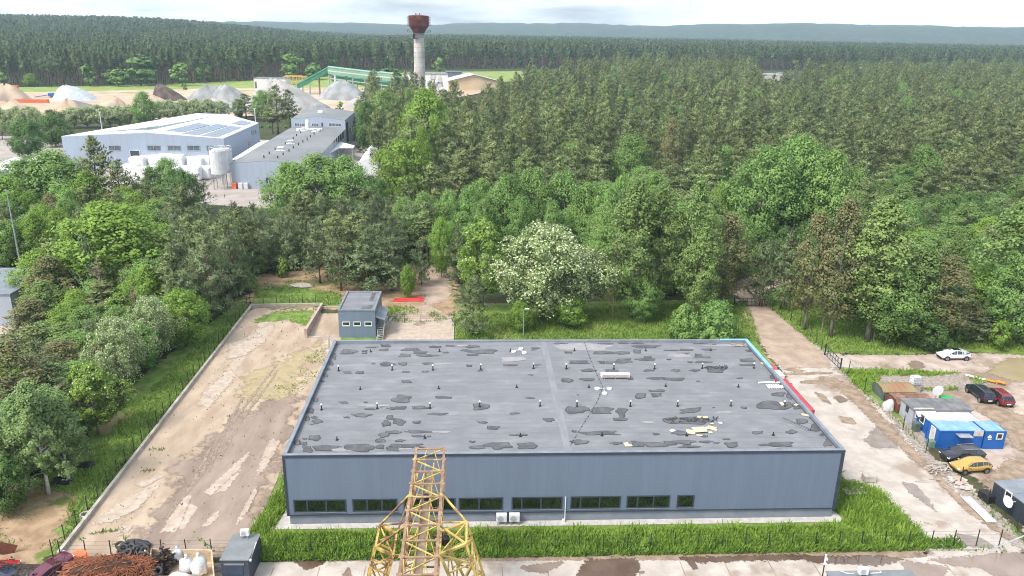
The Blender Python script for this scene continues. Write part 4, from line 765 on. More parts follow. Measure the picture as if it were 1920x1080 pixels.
b.box(1.3, -.35, .4, 2.4, .35, .46, 1); b.box(1.4, -.4, 0, 1.5, -.3, .4, 1); b.box(2.5, .3, 0, 2.6, .4, .4, 1); o = b.build('scaffold_boards', [m_white, mat('orange_paint', (.6, .22, .02), (.7, .28, .03))]); o.location = P; o.rotation_euler = (0, 0, -.8); tag(o, 'white and orange boards lying in the grass near the parked vans', 'boards')
# pallets, blocks and sheets on the concrete
def pallet(P, rz, label, m=m_oldwood, load=0, name='pallet', grp='pallets beside the warehouse', s=1.):
    t = thing(name, label, 'pallet', P, rz, grp); b = MB()
    for q in range(6): b.box(-.6*s, (-.42+q*.16)*s, .11, .6*s, (-.31+q*.16)*s, .135)
    b.build('deck_boards', m, t); b = MB()
    for x in (-.55, 0, .55):
        for y in (-.4, 0, .4): b.box((x-.06)*s, (y-.06)*s, .0, (x+.06)*s, (y+.06)*s, .109)
    b.build('foot_block', m, t)
    if load: b = MB(); b.box(-.58*s, -.42*s, .14, .58*s, .42*s, .14+load); b.build('load', m_conc, t, bevel=.04)
    return t
pallet(U(1590, 902), .1, 'pallet of pale blocks close to the warehouse corner', load=.35); pallet(U(1628, 902), -.05, 'pallet with a tall grey block load right of the warehouse corner', load=.65, s=1.1)
b = MB(); b.box(-1.25, -.7, .30, 0, .7, .36); b.box(.02, -.7, .31, 1.25, .7, .37); o = b.build('concrete_slabs', m_conc); o.location = U(1602, 925); tag(o, 'two pale thin slabs lying in the tall grass by the warehouse corner', 'slabs')
r = random.Random(9); t = thing('plank_pile', 'untidy pile of weathered pallets and planks in front of the black estate', 'planks', U(1762, 881), .3)
for q in range(26):
    b = MB(); a = r.uniform(-.5, .5)+.9*(q % 3 == 0); x, y = r.uniform(-1.3, 1.0), r.uniform(-.8, .7); z = .05+q*.018; b.bar((x-math.cos(a)*.7, y-math.sin(a)*.7, z), (x+math.cos(a)*.7, y+math.sin(a)*.7, z+r.uniform(-.03, .1)), .12, .03); b.build('plank', m_oldwood, t)
for j, (x, y, lb) in enumerate([(1793, 902, 'flat stack of pinkish broken slabs in front of the yellow car'), (1807, 915, 'flat stack of pinkish broken slabs nearest the dark container')]):
    t = thing('slab_stack', lb, 'slabs', U(x, y), .5, 'stacks of broken slabs'); 
    for q in range(16):
        b = MB(); x_, y_, z = r.uniform(-.7, .7), r.uniform(-.6, .6), .03+.025*(q//2); s1, s2 = r.uniform(.2, .5), r.uniform(.15, .35); b.box(x_-s1, y_-s2, z, x_+s1, y_+s2, z+.05, 0, Matrix.Rotation(r.uniform(-.5, .5), 4, 'Z')); b.build('slab', m_concp if q % 3 else m_apron, t)
t = thing('corrugated_sheets', 'two long white corrugated sheets lying on the ground near the dark container', 'sheets', U(1833, 957), mxy(U(1815, 940), U(1848, 973)))
for k, (xa, xb_) in enumerate(((-2.3, .1), (.0, 2.3))):
    b = MB(); n = 13
    vs = [(x, -.55+1.1*q/(n-1), .14+.05*k+.07*math.cos(q*math.pi)) for x in (xa, xb_) for q in range(n)]; b.add(vs, [(q, q+1, n+q+1, n+q) for q in range(n-1)]+[(n+q, n+q+1, q+1, q) for q in range(0)]); b.build('sheet', m_wpanel, t)
for x, y, rz, lb in ((1727, 904, -.2, 'small grey stick lying on the concrete yard, left one'), (1752, 899, -.1, 'small pale stick lying nearer the plank pile'), (1745, 983, -.6, 'dark stick on the concrete near the tall grass')): board(U(x, y, .05), 1.2, .14, rz, lb, m_oldwood, .08, name='stick', cat='stick', group='sticks on the concrete')
# litter bin green by containers
box_thing('wheelie_bin', 'dark green bin by the end of the container with the dirty white roof', 'bin', U(1716, 808), (.7, .8, 1.2), m_dgreen, bevel=.06); box_thing('wheelie_bin', 'grey green bin by the end of the long blue container', 'bin', U(1744, 838), (.8, .7, .9), mat('grey_green_bin', (.12, .2, .16)), bevel=.06)
# red pile and bits on the ground behind
m_redp = mat('red_plastic', (.55, .03, .03), (.65, .06, .05), 2, .5); t = thing('red_pipes', 'flat heap of bright red pipes beside the path in the trees', 'pipes', U(766, 563), .1)
for q in range(14): b = MB(); a = r.uniform(-.25, .25); y = r.uniform(-.8, .8); b.tube([(-2.8+r.uniform(0, 1), y-math.sin(a)*2, .08+.03*(q % 4)), (2.2+r.uniform(0, .6), y+math.sin(a)*2, .08+.03*(q % 4))], .09, 6); b.build('pipe', m_redp, t)
lump('brushwood_heap', 'grey heap of cut brushwood on the grass beyond the yard', 'brushwood', U(565, 537), (2.2, 1.2, .6), m_oldwood, 8)
# tyre + black tarpaulin on the left, round pipe ring
m_tarp = mat('black_tarpaulin', (.012, .012, .014), (.03, .03, .035), 2, .5)
lump('tarpaulin', 'crumpled black sheet in the grass beside the white stemmed poplars', 'tarpaulin', U(163, 874), (1.1, .5, .45), m_tarp, 4)
lump('tarpaulin', 'black sheet draped in shade between the white stemmed poplars', 'tarpaulin', U(118, 905), (1.0, .6, .7), m_tarp, 6)
b = MB(); ring = [(math.cos(a)*.45, math.sin(a)*.45, .35) for a in np.linspace(0, 2*math.pi, 17)]; b.tube(ring, .1, 8, cap=False); b.tube([(x, y, .1) for x, y, z in ring], .1, 8, cap=False); o = b.build('concrete_ring', m_conc); o.location = U(161, 970); tag(o, 'pale concrete ring standing at the kink of the low left wall', 'ring')
# grey building at the left edge
A = U(0, 660); t = thing('grey_building', 'grey building corner at the left edge among the trees', 'building', U(30, 615), mxy(U(30, 615), U(22, 520))); hb = HZ(U(28, 570), 519)
t.rotation_euler = (0, 0, 0); b = MB(); P = U(30, 612); x, y = P.x, P.y; t.location = P; b.box(-14, 0, 0, 0, 14, 5.2); b.build('wall', m_gwall, t); b = MB(); b.box(-14, -.1, 5.2, .1, 14.1, 5.5); b.build('roof', m_parapet, t)
# ------------------------------------------------------------------ crane
m_yel = mat('rusty_yellow_steel', (.44, .33, .10), (.57, .45, .15), 1.5, .7, c3=(.24, .13, .07), s3=.9, f3=.54, detail=8)
m_rst = mat('rusty_brown_steel', (.21, .13, .08), (.33, .22, .145), 1.5, .85, c3=(.42, .31, .13), s3=.8, f3=.57, detail=8)
m_dec = mat('rusty_walkway', (.20, .15, .11), (.30, .23, .16), 2, .9)
ZC = 12.0
T0, T1 = U(781, 842, ZC), U(833, 842, ZC); bw = (T1-T0).length; xc = (T0.x+T1.x)/2; yt = T0.y; print('crane', bw, xc, yt, U(785, 1053, ZC))
xs_ = U(785, 1053, ZC); slope = (xc-xs_.x)/(yt-xs_.y)
t = thing('gantry_crane', 'rusty yellow lattice gantry crane arm pointing at the warehouse', 'crane', (xc, yt, 0), math.atan2(slope*-1, 1)); hwd = bw/2; bh = 2.2; npan = 14; pn = 1.80; r = random.Random(3)
Lb = npan*pn
b = MB()
for x in (-hwd, hwd): b.bar((x, 0, ZC), (x, -Lb, ZC), .20, .16, 0); b.bar((x, 0, ZC-bh), (x, -Lb, ZC-bh), .22, .2, 0)
b.build('main_chord', m_rst, t)
for k in range(npan+1):
    b = MB(); y = -k*pn; b.bar((-hwd, y, ZC+.01), (hwd, y, ZC+.01), .16, .1, 0); b.bar((-hwd, y, ZC-bh), (hwd, y, ZC-bh), .12, .1)
    for x in (-hwd, hwd): b.bar((x, y, ZC), (x, y, ZC-bh), .11)
    for x in (-hwd, hwd): b.box(x-.2, y-.14, ZC+.075, x+.2, y+.14, ZC+.10)
    b.build('cross_frame', m_rst, t)
b = MB()
for k in range(npan):
    y0 = -k*pn; y1 = y0-pn
    for x in (-hwd, hwd):
        if k % 2: b.bar((x, y0, ZC), (x, y1, ZC-bh), .09)
        else: b.bar((x, y0, ZC-bh), (x, y1, ZC), .09)
    s = 1 if k % 2 else -1
    b.bar((-hwd*s, y0, ZC-.02), (hwd*s, y1, ZC-.02), .08); b.bar((-hwd*s, y0, ZC-bh+.05), (hwd*s, y1, ZC-bh+.05), .08)
    if k % 2 == 0: b.bar((-.3, y0, ZC-.1), (-hwd, y1, ZC-bh), .05); b.bar((.3, y0, ZC-.1), (hwd, y1, ZC-bh), .05)
b.build('lattice_bracing', m_yel, t)
b = MB(); b.bar((-.42, -.3, ZC-bh*.55), (-.42, -Lb, ZC-bh*.55), .09, .12); b.bar((.3, -.3, ZC-bh*.55), (.3, -Lb, ZC-bh*.55), .09, .12); b.build('trolley_rail', m_yel, t)
b = MB(); b.box(-.36, -Lb, ZC-bh*.6, .22, -1.6, ZC-bh*.57); b.build('walkway', m_dec, t)
b = MB(); b.tube([(hwd+.45, -10.4, ZC-1.9), (hwd+.45, -10.4, ZC-1.35), (hwd+.45, -10.4, ZC-1.2)], [.3, .3, .1], 10); b.build('floodlight', m_blk, t); b = MB(); b.tube([(-hwd-.35, -9.8, ZC-1.9), (-hwd-.35, -9.8, ZC-1.3)], .14, 8); b.tube([(0, -6.4, ZC-.8), (0, -6.4, ZC-.35)], .22, 8); b.build('lamp', m_blk, t)
m_yel2 = mat('very_rusty_yellow_steel', (.36, .24, .07), (.54, .40, .12), 1.5, .8, c3=(.17, .09, .05), s3=1.1, f3=.47, detail=8)
AZ = t.rotation_euler[2]; INV = (Matrix.Translation(t.location) @ Matrix.Rotation(AZ, 4, 'Z')).inverted()
def loc(px, py, Y): return INV @ UY(px, py, Y)
for s, m in ((-1, m_yel2), (1, m_yel)):
    b = MB(); Y1 = yt-9.0; Y2 = yt-12.0
    hp = ((712, 985), (744, 1000)) if s < 0 else ((875, 979), (827, 998)); fp = ((690, 1078), (720, 1080)) if s < 0 else ((907, 1078), (869, 1080))
    O, I = loc(*hp[0], Y1), loc(*hp[1], Y1-.4); F0, F1 = loc(*fp[0], Y1), loc(*fp[1], Y1-.4); BO, BI = O.lerp(F0, (O.z-.3)/(O.z-F0.z)), I.lerp(F1, (I.z-.3)/(I.z-F1.z))
    dv = Vector((0, -2.6, 0)); O2, I2 = O+dv, I+dv; tp = [O, I, O2, I2]; bot = [BO, BI, BO+dv*1.6, BI+dv*1.6]
    b.bar((s*hwd, -6.4, ZC-.2), O, .13); b.bar((s*hwd, -6.9, ZC-bh), I, .12); b.bar((s*hwd, -8.6, ZC-bh*.6), O, .11); b.bar(O, I, .2); b.bar((s*hwd, -6.4, ZC-.2), I, .10); b.bar((s*hwd, -11.2, ZC-bh), I2, .14); b.bar((s*hwd, -10.5, ZC-.2), O2, .12); b.bar(O2, I2, .18); b.bar(O, O2, .15); b.bar(I, I2, .15); b.bar(O, I2, .1)
    for p, q in zip(tp, bot): b.bar(p, q, .17)
    nseg = 7
    for i, j in ((0, 1), (2, 3), (0, 2), (1, 3)):
        for k in range(nseg):
            a0, a1 = tp[i].lerp(bot[i], k/nseg), tp[i].lerp(bot[i], (k+1)/nseg); c0, c1 = tp[j].lerp(bot[j], k/nseg), tp[j].lerp(bot[j], (k+1)/nseg)
            b.bar(a0, c0, .11); b.bar(a0, c1, .10) if k % 2 else b.bar(c0, a1, .10)
            if (i, j) == (0, 1): b.bar(a0, c1, .08)
    b.build('leg', m, t)
b = MB(); 
for s in (-1, 1): b.box(s*6.3-1.6, -16, .05, s*6.3+1.6, -8, .6)
b.build('bogie', m_rst, t)

# ------------------------------------------------------------------ scrap yard in the lower left
m_dkcab = panel_mat('dark_cabin', (.05, .06, .08), .5); m_groof2 = mat('cabin_roof', (.16, .175, .185), (.2, .215, .225), 1, .7)
P, rz, w, d, h = frame_px((412, 1122), (468, 1120), (430, 1060), 1048); 
P = U(413, 1049, 2.5); Q = U(465, 1049, 2.5); w = (Q-P).length; rz = mxy(P, Q); d = 3.5; P.z = 0; P = P
t = thing('cabin', 'dark grey cabin with an air conditioner on its grey roof beside the scrap bins', 'cabin', P, rz); print('cabin', w, P)
b = MB(); b.box(0, 0, 0, w, d, 2.4); b.build('wall', m_dkcab, t); b = MB(); b.box(-.06, -.06, 2.4, w+.06, d+.06, 2.5); b.build('roof', m_groof2, t)
b = MB(); b.box(w*.18, -.05, .9, w*.78, -.003, 1.95); o = b.build('window', mat('navy_shutter', (.04, .055, .09)), t); b = MB(); b.box(w*.12, -.12, 1.98, w*.85, -.002, 2.08); b.build('shutter_box', m_groof2, t)
b = MB(); b.bar((w+.08, .2, 2.2), (w+.08, 2.2, 2.6), .05); b.tube([(w+.1, .1, 2.35), (w+.25, .1, 2.35)], .12, 8); b.build('bracket', m_white, t)
aircon(P+Vector((w*.55, 3.0, 2.5)), .05, 'white air conditioner standing on the roof of the dark cabin', .85)
m_bluebin = mat('brown_rust_bin', (.10, .05, .035), (.18, .09, .06), 1, .8)
m_plank = mat('raw_timber', (.42, .31, .20), (.58, .46, .32), 2, .9)
def openbox(name, label, cat, pts, h, th_, m, group=None):
    pts = [Vector((p[0], p[1])) for p in pts]; b = MB(); c = sum(pts, Vector((0, 0)))/len(pts)
    for p, q in zip(pts, pts[1:]+pts[:1]):
        pi, qi = p+(c-p).normalized()*th_*1.4, q+(c-q).normalized()*th_*1.4; b.prism([p, q, qi, pi], 0, h)
    b.prism(pts, 0, .08); o = b.build(name, m); tag(o, label, cat, group); return o
zb = 1.5
rb = [U(118, 1058, zb), U(255, 1030, zb), U(280, 1100, zb), U(130, 1120, zb)]; openbox('skip', 'rusty steel skip heaped with reddish brown reinforcing bars', 'skip', rb, 1.5, .08, m_bluebin)
c = sum((Vector(p) for p in rb), Vector())/4
m_rebar = mat('red_rust_rebar', (.17, .06, .032), (.31, .12, .06), 3, .9)
r = random.Random(21); b = MB()
for q in range(1300):
    u, v = r.uniform(-1, 1), r.uniform(-1, 1); x, y = c.x+u*3.4, c.y+v*1.9; z = 1.45+1.0*(1-u*u)*(1-v*v)*r.uniform(.5, 1); a = r.uniform(0, 3.14); l = r.uniform(.3, 1.1); e = r.uniform(-.25, .3)
    p1 = Vector((x-math.cos(a)*l, y-math.sin(a)*l, z)); p2 = Vector((x+r.uniform(-.2, .2), y+r.uniform(-.2, .2), z+e)); p3 = Vector((x+math.cos(a+r.uniform(-.5, .5))*l, y+math.sin(a)*l, z+r.uniform(-.2, .1))); b.tube([p1, p2, p3], .026+.024*r.random(), 3, cap=False)
lb_ = MB(); o = b.build('rebar_scrap', m_rebar); tag(o, 'tangled heap of red rusty reinforcing bars filling the skip', 'scrap metal', None, 'stuff')
lump('scrap_core', 'dense brown rust heap under the tangled bars, darkened like shade in their gaps', 'scrap metal', c+Vector((0, 0, -.45)), (3.0, 1.5, 1.45), mat('rust_gap_shade', (.035, .016, .010), (.09, .04, .022), 3, .95, bump=.8), 2)  # rusty core coloured near black, painting in the shade between the bars
tb = [U(283, 1030, 1.2), U(398, 1032, 1.2), U(405, 1110, 1.2), U(270, 1110, 1.2)]; openbox('timber_bin', 'raw timber walled bin holding white sacks and scrap', 'bin', tb, 1.3, .12, m_plank)
m_bag = mat('white_woven_sack', (.55, .56, .58), (.72, .72, .73), 3, .8, bump=.4)
for j, (x, y, s, lb) in enumerate([(348, 1062, (.62, .55, 1.3), 'full white woven sack in the middle of the timber bin'), (371, 1068, (.68, .6, 1.7), 'tallest white woven sack with a tied neck in the timber bin'), (330, 1042, (.5, .45, 1.1), 'white woven sack at the back of the timber bin'), (330, 1085, (1.1, .7, .8), 'torn white sack spilling rubbish at the front of the timber bin'), (290, 1090, (.8, .6, .7), 'pinkish white torn sack at the front left of the timber bin')]):
    o = lump('sack', lb, 'sack', U(x, y, .9)+Vector((0, .3, -.8+.2)), s, m_bag, 30+j, 'white sacks in the timber bin')
    if j < 3: nb = MB(); nb.tube([(0, 0, s[2]*.9), (.02, 0, s[2]*1.08), (.05, 0, s[2]*1.22)], [.2, .09, .17], 8); nb.build('neck', m_bag, o, smooth=True)
m_scrap = mat('dark_scrap', (.03, .025, .022), (.11, .08, .065), 4, .6, .3)
P = U(305, 1052, .9); b = MB(); r = random.Random(31)
for q in range(110):
    a = r.uniform(0, 6.28); rr = r.random()**.7*1.0; z = .2+r.random()*(2.3-rr*1.4); x, y = rr*math.cos(a), rr*math.sin(a)*.8
    if q % 3 == 0: s = r.uniform(.08, .25); b.box(x-s, y-s, z-s*.6, x+s, y+s, z+s*.6)
    elif q % 3 == 1: b.tube([(x, y, z), (x+r.uniform(-.4, .4), y+r.uniform(-.4, .4), z+r.uniform(-.3, .4))], r.uniform(.05, .14), 7)
    else: b.bar((x-.3, y, z), (x+.3, y+r.uniform(-.4, .4), z+r.uniform(-.2, .3)), .09)
o = b.build('engine_scrap', m_scrap); o.location = (P.x, P.y, 0); tag(o, 'dark heap of scrapped engine parts between the tyres and the sacks', 'scrap metal')
def tyre(P, rot, label, s=1., k=0):
    b = MB(); rg = [(math.cos(a)*.27*s, math.sin(a)*.27*s, 0) for a in np.linspace(0, 2*math.pi, 19)]; b.tube(rg, .10*s, 8, cap=False); o = b.build('tyre', m_tyre2, smooth=True); o.location = P; o.rotation_euler = rot; tag(o, label, 'tyre', 'scrap tyres'); return o
m_tyre2 = mat('dusty_tyre', (.03, .03, .032), (.08, .08, .085), 4, .8)
ty = [(272, 1031, 1.6, 'pale dusty tyre leaning at the right end of the tyre heap', (1.0, .2, 0)), (258, 1030, 1.5, 'upright black tyre left of the pale dusty one', (1.2, .1, .4)), (245, 1026, 1.4, 'tyre lying at the back of the tyre heap', (.3, 0, 0)), (232, 1028, 1.3, 'tyre at the left end of the tyre heap', (.6, .4, 0)), (265, 1042, 1.3, 'tyre in the front of the heap beside the skip', (.9, -.4, 0)), (252, 1042, 1.2, 'tyre wedged in the middle of the heap', (.5, .6, 0)), (262, 1052, 1.1, 'lowest tyre of the heap beside the skip', (.2, .3, 0)), (240, 1036, 1.5, 'tyre on top of the rebar edge', (.4, -.3, 0)), (296, 1070, 1.1, 'tyre half buried in the engine scrap', (1.0, .3, 0)), (288, 1082, 1.0, 'black tyre below the engine scrap', (.8, 0, .5)), (225, 1022, 1.1, 'tyre farthest left behind the rebar', (.3, .2, 0)), (238, 1024, .9, 'tyre between the back one and the leftmost', (.9, .3, 1)), (252, 1029, 1.2, 'tyre under the upright black one', (.2, -.2, 0)), (267, 1026, .9, 'tyre at the back behind the pale dusty one', (.1, .1, 0)), (278, 1042, .8, 'tyre below the pale dusty one', (.4, -.3, .6)), (244, 1046, .9, 'tyre touching the rusty bars', (.7, .2, 2)), (272, 1051, .6, 'tyre lying flat in front of the heap', (.1, .2, 0)), (228, 1034, .9, 'tyre half under the bars at the left', (.8, -.2, 1))]
for x, y, z, lb, rot in ty: tyre(U(x, y, z), rot, lb, 1.15)
lump('rubble_heap', 'dark base of the tyre heap behind the skip', 'rubble', U(252, 1030, 0)+Vector((0, 0.1, 0)), (1.4, .8, .8), m_tyre2, 5)
b = MB(); m_or = mat('orange_red_plastic', (.60, .13, .05), (.7, .2, .09), 1, .6); P = U(147, 1042, 1.0)
b.tube([(0, 0, 0), (0, 0, .25), (0, 0, .3)], [.75, .85, .35], 18); o = b.build('orange_drum', m_or, bevel=.02); o.location = P-Vector((0, 0, .4)); o.rotation_euler = (.7, .3, 0); tag(o, 'tilted round orange red drum lid beside the rebar skip', 'drum')
board(U(278, 1040, 1.5), .14, 2.2, .1, 'upright timber post between the tyres and the engine scrap', m_plank, .14, -.9, name='timber_post', cat='post', group=None)
# crushed cars
m_dred = paint('wine_red_paint', (.10, .012, .03)); m_lblue = paint('pale_blue_paint', (.35, .47, .52)); m_navy = paint('navy_paint', (.012, .018, .045)); m_rr = paint('bright_red_paint', (.5, .02, .02))
def wreck(label, P, rz, tilt, col, sc=(1, 1, 1), seed=1):
    t = car(label, P, rz, 4.2, 1.7, 1.3, col, 'hatch', 'wrecked cars in the scrap yard'); t.rotation_euler = (tilt[0], tilt[1], rz); t.scale = sc; t.name = 'wrecked_car'
    r = random.Random(seed); b = MB()
    for q in range(24): a, c_ = r.uniform(-1.6, 1.8), r.uniform(-.8, .8); b.bar((a, c_, .9+r.random()*.4), (a+r.uniform(-.5, .5), c_+r.uniform(-.4, .4), 1.0+r.random()*.5), r.uniform(.05, .2), .03)
    b.build('torn_metal', m_scrap, t); return t
wreck('wine red wrecked car tilted nose up beside the rebar skip', U(92, 1068, 1.0)+Vector((0, 0, -.5)), 1.05, (0, -.22, 0), m_dred, (1, 1.0, .8), 1)
wreck('pale blue crushed car left of the wine red wreck', U(62, 1085, .6)+Vector((0, 0, -.6)), .7, (.1, -.1, 0), m_lblue, (.9, .95, .7), 2)
wreck('navy and black crushed car at the lower left edge', U(10, 1075, .9)+Vector((0, 0, -.7)), 2.6, (.1, .05, 0), m_navy, (.9, .95, .8), 3)
wreck('bright red crushed car at the far lower left edge', U(-12, 1058, .9)+Vector((0, 0, -.7)), .3, (0, .1, 0), m_rr, (.9, .9, .6), 4)
lump('scrap_heap', 'grey jumble of crushed metal under the wrecked cars', 'scrap metal', U(20, 1100), (5, 2.2, 1.2), m_scrap, 9)
b = MB(); b.box(-.7, -.04, 0, .7, .04, 1.2); o = b.build('steel_plate', m_rustw); o.location = U(8, 1040); o.rotation_euler = (0, .5, .3); tag(o, 'leaning rust brown steel plate at the left edge above the wrecks', 'plate')
# cabin roof at the bottom right with pole
P = U(1548, 1071, 2.6); Q = U(1710, 1071, 2.6); t = thing('cabin', 'grey roofed cabin cut by the bottom edge, white air conditioner on top', 'cabin', (P.x, P.y, 0), 0); w = (Q-P).length
b = MB(); b.box(.1, -5, 0, w-.1, -.1, 2.5); b.build('wall', m_dkcab, t); b = MB(); b.box(0, -5.1, 2.5, w, 0, 2.62); b.build('roof', m_groof2, t)
a = aircon((P.x+w*.38, P.y-.75, 2.62), 0, 'white air conditioner on the grey cabin roof at the bottom edge', .9)
b = MB(); b.tube([(w*.3, -.5, 2.68), (w*.22, -.4, 2.68), (w*.16, -.2, 2.75)], .035, 6); b.tube([(w*.48, -.5, 2.7), (w*.62, -.45, 2.7), (w*.62, -.2, 2.7)], .04, 6); b.build('pipe', m_white, t)
P = U(1546, 1072, 2.6); t = thing('camera_pole', 'white topped pole with small cameras beside the cabin roof', 'pole', (P.x-.12, P.y, 0)); b = MB(); h = HZ((P.x, P.y, 0), 1042); b.tube([(0, 0, 0), (0, 0, h)], .05, 6); b.build('pole', m_blk, t); b = MB(); b.tube([(0, 0, h-.9), (0, 0, h+.1)], .07, 6); b.box(-.06, -.25, h-.3, .12, -.05, h-.15); b.box(-.1, -.2, h-.8, .1, -.05, h-.65); b.build('camera', m_white, t)
Aa, Bb = U(1990, 975, 6.), U(1852, 1033, 2.); t = thing('barrier_arm', 'slanting thin white pole crossing the lower right corner', 'pole', (Bb.x, Bb.y, 0)); b = MB(); b.tube([(0, 0, 2.0), Aa-Vector((Bb.x, Bb.y, 0))], [.05, .08], 6); q = Aa-Vector((Bb.x, Bb.y, 0)); b.build('arm', m_galv, t); b = MB(); b.tube([(q.x, q.y, 0), (q.x, q.y, q.z+.3)], .12, 8); b.build('pole', m_galv, t)

# ------------------------------------------------------------------ factory on the upper left
m_fw = panel_mat('pale_factory_cladding', (.31, .36, .44), 1.5, .5, depth=.93); m_froof = mat('white_roof_membrane', (.52, .53, .53), (.62, .63, .63), .1, .7); m_fgrey = mat('grey_factory_roof', (.17, .18, .185), (.205, .215, .22), .08, .8); m_solar = mat('solar_panel', (.035, .06, .11), (.05, .085, .15), .5, .12, spec=.8)
m_wsheet = mat('white_tent_cloth', (.66, .67, .69), (.74, .75, .76), .2, .6)
def hall(name, label, cat, FL, FR, BR, BL, baseFL, ridge, mw, mr, rise, z=None):
    """corner pixels of the eaves; baseFL = pixel of the ground below FL"""
    g = U(*baseFL); h = z or HZ(g, FL[1]); P = [U(*q, h) for q in (FL, FR, BR, BL)]; o = P[0].copy(); o.z = 0; print(name, h, [tuple(round(c, 1) for c in p) for p in P])
    t = thing(name, label, cat, o); Q = [p-o for p in P]; b = MB()
    rf, rb_ = Q[0].lerp(Q[1], ridge)+Vector((0, 0, rise)), Q[3].lerp(Q[2], ridge)+Vector((0, 0, rise)); dn = Vector((0, 0, 1))
    z0 = [Vector((p.x, p.y, 0)) for p in Q]
    b.add([z0[0], z0[1], Q[1], rf, Q[0]], [(0, 1, 2, 3, 4)]); b.add([z0[3], z0[2], Q[2], rb_, Q[3]], [(4, 3, 2, 1, 0)]); b.add([z0[1], z0[2], Q[2], Q[1]], [(0, 1, 2, 3)]); b.add([z0[0], z0[3], Q[3], Q[0]], [(3, 2, 1, 0)]); b.build('wall', mw, t)
    b = MB(); e = Vector((0, 0, .12)); b.add([Q[0]+e, rf+e, rb_+e, Q[3]+e, Q[0], rf, rb_, Q[3]], [(0, 1, 2, 3), (0, 4, 5, 1), (3, 2, 6, 7), (0, 3, 7, 4)]); b.add([rf+e, Q[1]+e, Q[2]+e, rb_+e, rf, Q[1], Q[2], rb_], [(0, 1, 2, 3), (0, 4, 5, 1), (3, 2, 6, 7), (1, 5, 6, 2)]); b.build('roof', mr, t)
    return t, Q, rf, rb_, h
t, Q, rf, rb_, h = hall('factory_hall', 'large pale blue factory hall with white roof and solar panels', 'factory', (115, 256), (419, 260), (485, 231), (368, 213), (115, 318), .52, m_fw, m_froof, 1.6, z=10.5)
def onroof(u, v, e=.16):   # u across, v along depth
    if u < .52: a = Q[0].lerp(rf, u/.52); c_ = Q[3].lerp(rb_, u/.52)
    else: a = rf.lerp(Q[1], (u-.52)/.48); c_ = rb_.lerp(Q[2], (u-.52)/.48)
    return a.lerp(c_, v)+Vector((0, 0, e))
for u0, u1, v0, v1 in ((.10, .30, .12, .62), (.31, .48, .14, .80), (.58, .70, .12, .52), (.715, .83, .05, .60), (.845, .96, .03, .62), (.80, .94, .72, .93)):
    b = MB(); nu, nv = 4, 6
    for i in range(nu):
        for j in range(nv):
            a0, a1 = u0+(u1-u0)*i/nu, u0+(u1-u0)*(i+.96)/nu; c0, c1 = v0+(v1-v0)*j/nv, v0+(v1-v0)*(j+.97)/nv; b.poly([onroof(a0, c0), onroof(a1, c0), onroof(a1, c1), onroof(a0, c1)])
    b.build('solar_array', m_solar, t)
b = MB(); b.bar(rf+Vector((0, 0, .7)), rb_+Vector((0, 0, .7)), .08)
for k in range(9): p = rf.lerp(rb_, k/8); b.bar(p, p+Vector((0, 0, 1.2)), .1)
b.build('ridge_rail', m_galv, t)
fd = (Q[1]-Q[0]).normalized()
def fwin(t, o, px0, px1, y0, y1, nm='window', m=m_glass, fr=m_post, nrm=None):
    """pixel rectangle onto the facade plane from point o along direction fd"""
    pass
def facade_pt(t, A, B, px, py):
    """point on the vertical plane through A,B (world offsets from t) seen at pixel"""
    o = Vector(t.location); A = A+o; B = B+o; d = (B-A); d.z = 0; n = Vector((-d.y, d.x, 0)); rr = ray(px, py); C0 = Vector((0, 0, CAMH)); s = (A-C0).dot(n)/rr.dot(n); return C0+rr*s-o, n.normalized()
def fpanel(t, A, B, x0, y0, x1, y1, nm, m, fr=None, e=.06, bars=0):
    c = [facade_pt(t, A, B, x, y)[0] for x, y in ((x0, y1), (x1, y1), (x1, y0), (x0, y0))]; n = facade_pt(t, A, B, x0, y0)[1]
    if n.dot(c[0]+Vector(t.location)-Vector((0, 0, CAMH))) > 0: n = -n
    zl, zh = (c[0].z+c[1].z)/2, (c[2].z+c[3].z)/2; c[0].z = c[1].z = zl; c[2].z = c[3].z = zh; c[3].x, c[3].y = c[0].x, c[0].y; c[2].x, c[2].y = c[1].x, c[1].y
    b = MB(); f = [p+n*e for p in c]; b.add(c+f, [(4, 5, 6, 7), (0, 1, 5, 4), (1, 2, 6, 5), (2, 3, 7, 6), (3, 0, 4, 7)]); o = b.build(nm, m, t)
    if bars:
        b = MB()
        for k in range(bars+1): p, q = f[0].lerp(f[1], k/bars)+n*.02, f[3].lerp(f[2], k/bars)+n*.02; b.bar(p, q, .12)
        b.bar(f[0], f[1], .12); b.bar(f[3], f[2], .12); b.build('frame', fr or m_white, o)
    return o
m_lw = mat('hazy_window', (.07, .09, .11), (.14, .16, .18), .8, .2, spec=.7)
for x0, x1 in ((205, 226), (277, 301), (315, 339), (352, 375), (388, 400)): fpanel(t, Q[0], Q[1], x0, 273, x1, 282, 'window', m_lw, m_galv, bars=2)
fpanel(t, Q[0], Q[1], 247, 282, 265, 308, 'loading_door', m_dkcab, bars=1); fpanel(t, Q[0], Q[1], 243, 296, 248, 308, 'door', m_dkcab); fpanel(t, Q[0], Q[1], 391, 299, 397, 311, 'door', m_dkcab)
for x0, x1, y0, y1 in ((472, 473.5, 245, 254), (475.5, 477, 244, 252), (479, 480.5, 243, 251), (466, 470, 266, 272)): fpanel(t, Q[1], Q[2], x0, y0, x1, y1, 'window', m_lw)
t, Q, rf, rb_, h = hall('factory_hall', 'long pale blue workshop with wide grey roof and rooftop vents', 'factory', (431.6, 307), (582, 310), (648, 243), (545, 240), (436, 353), .45, m_fw, m_fgrey, 1.0)
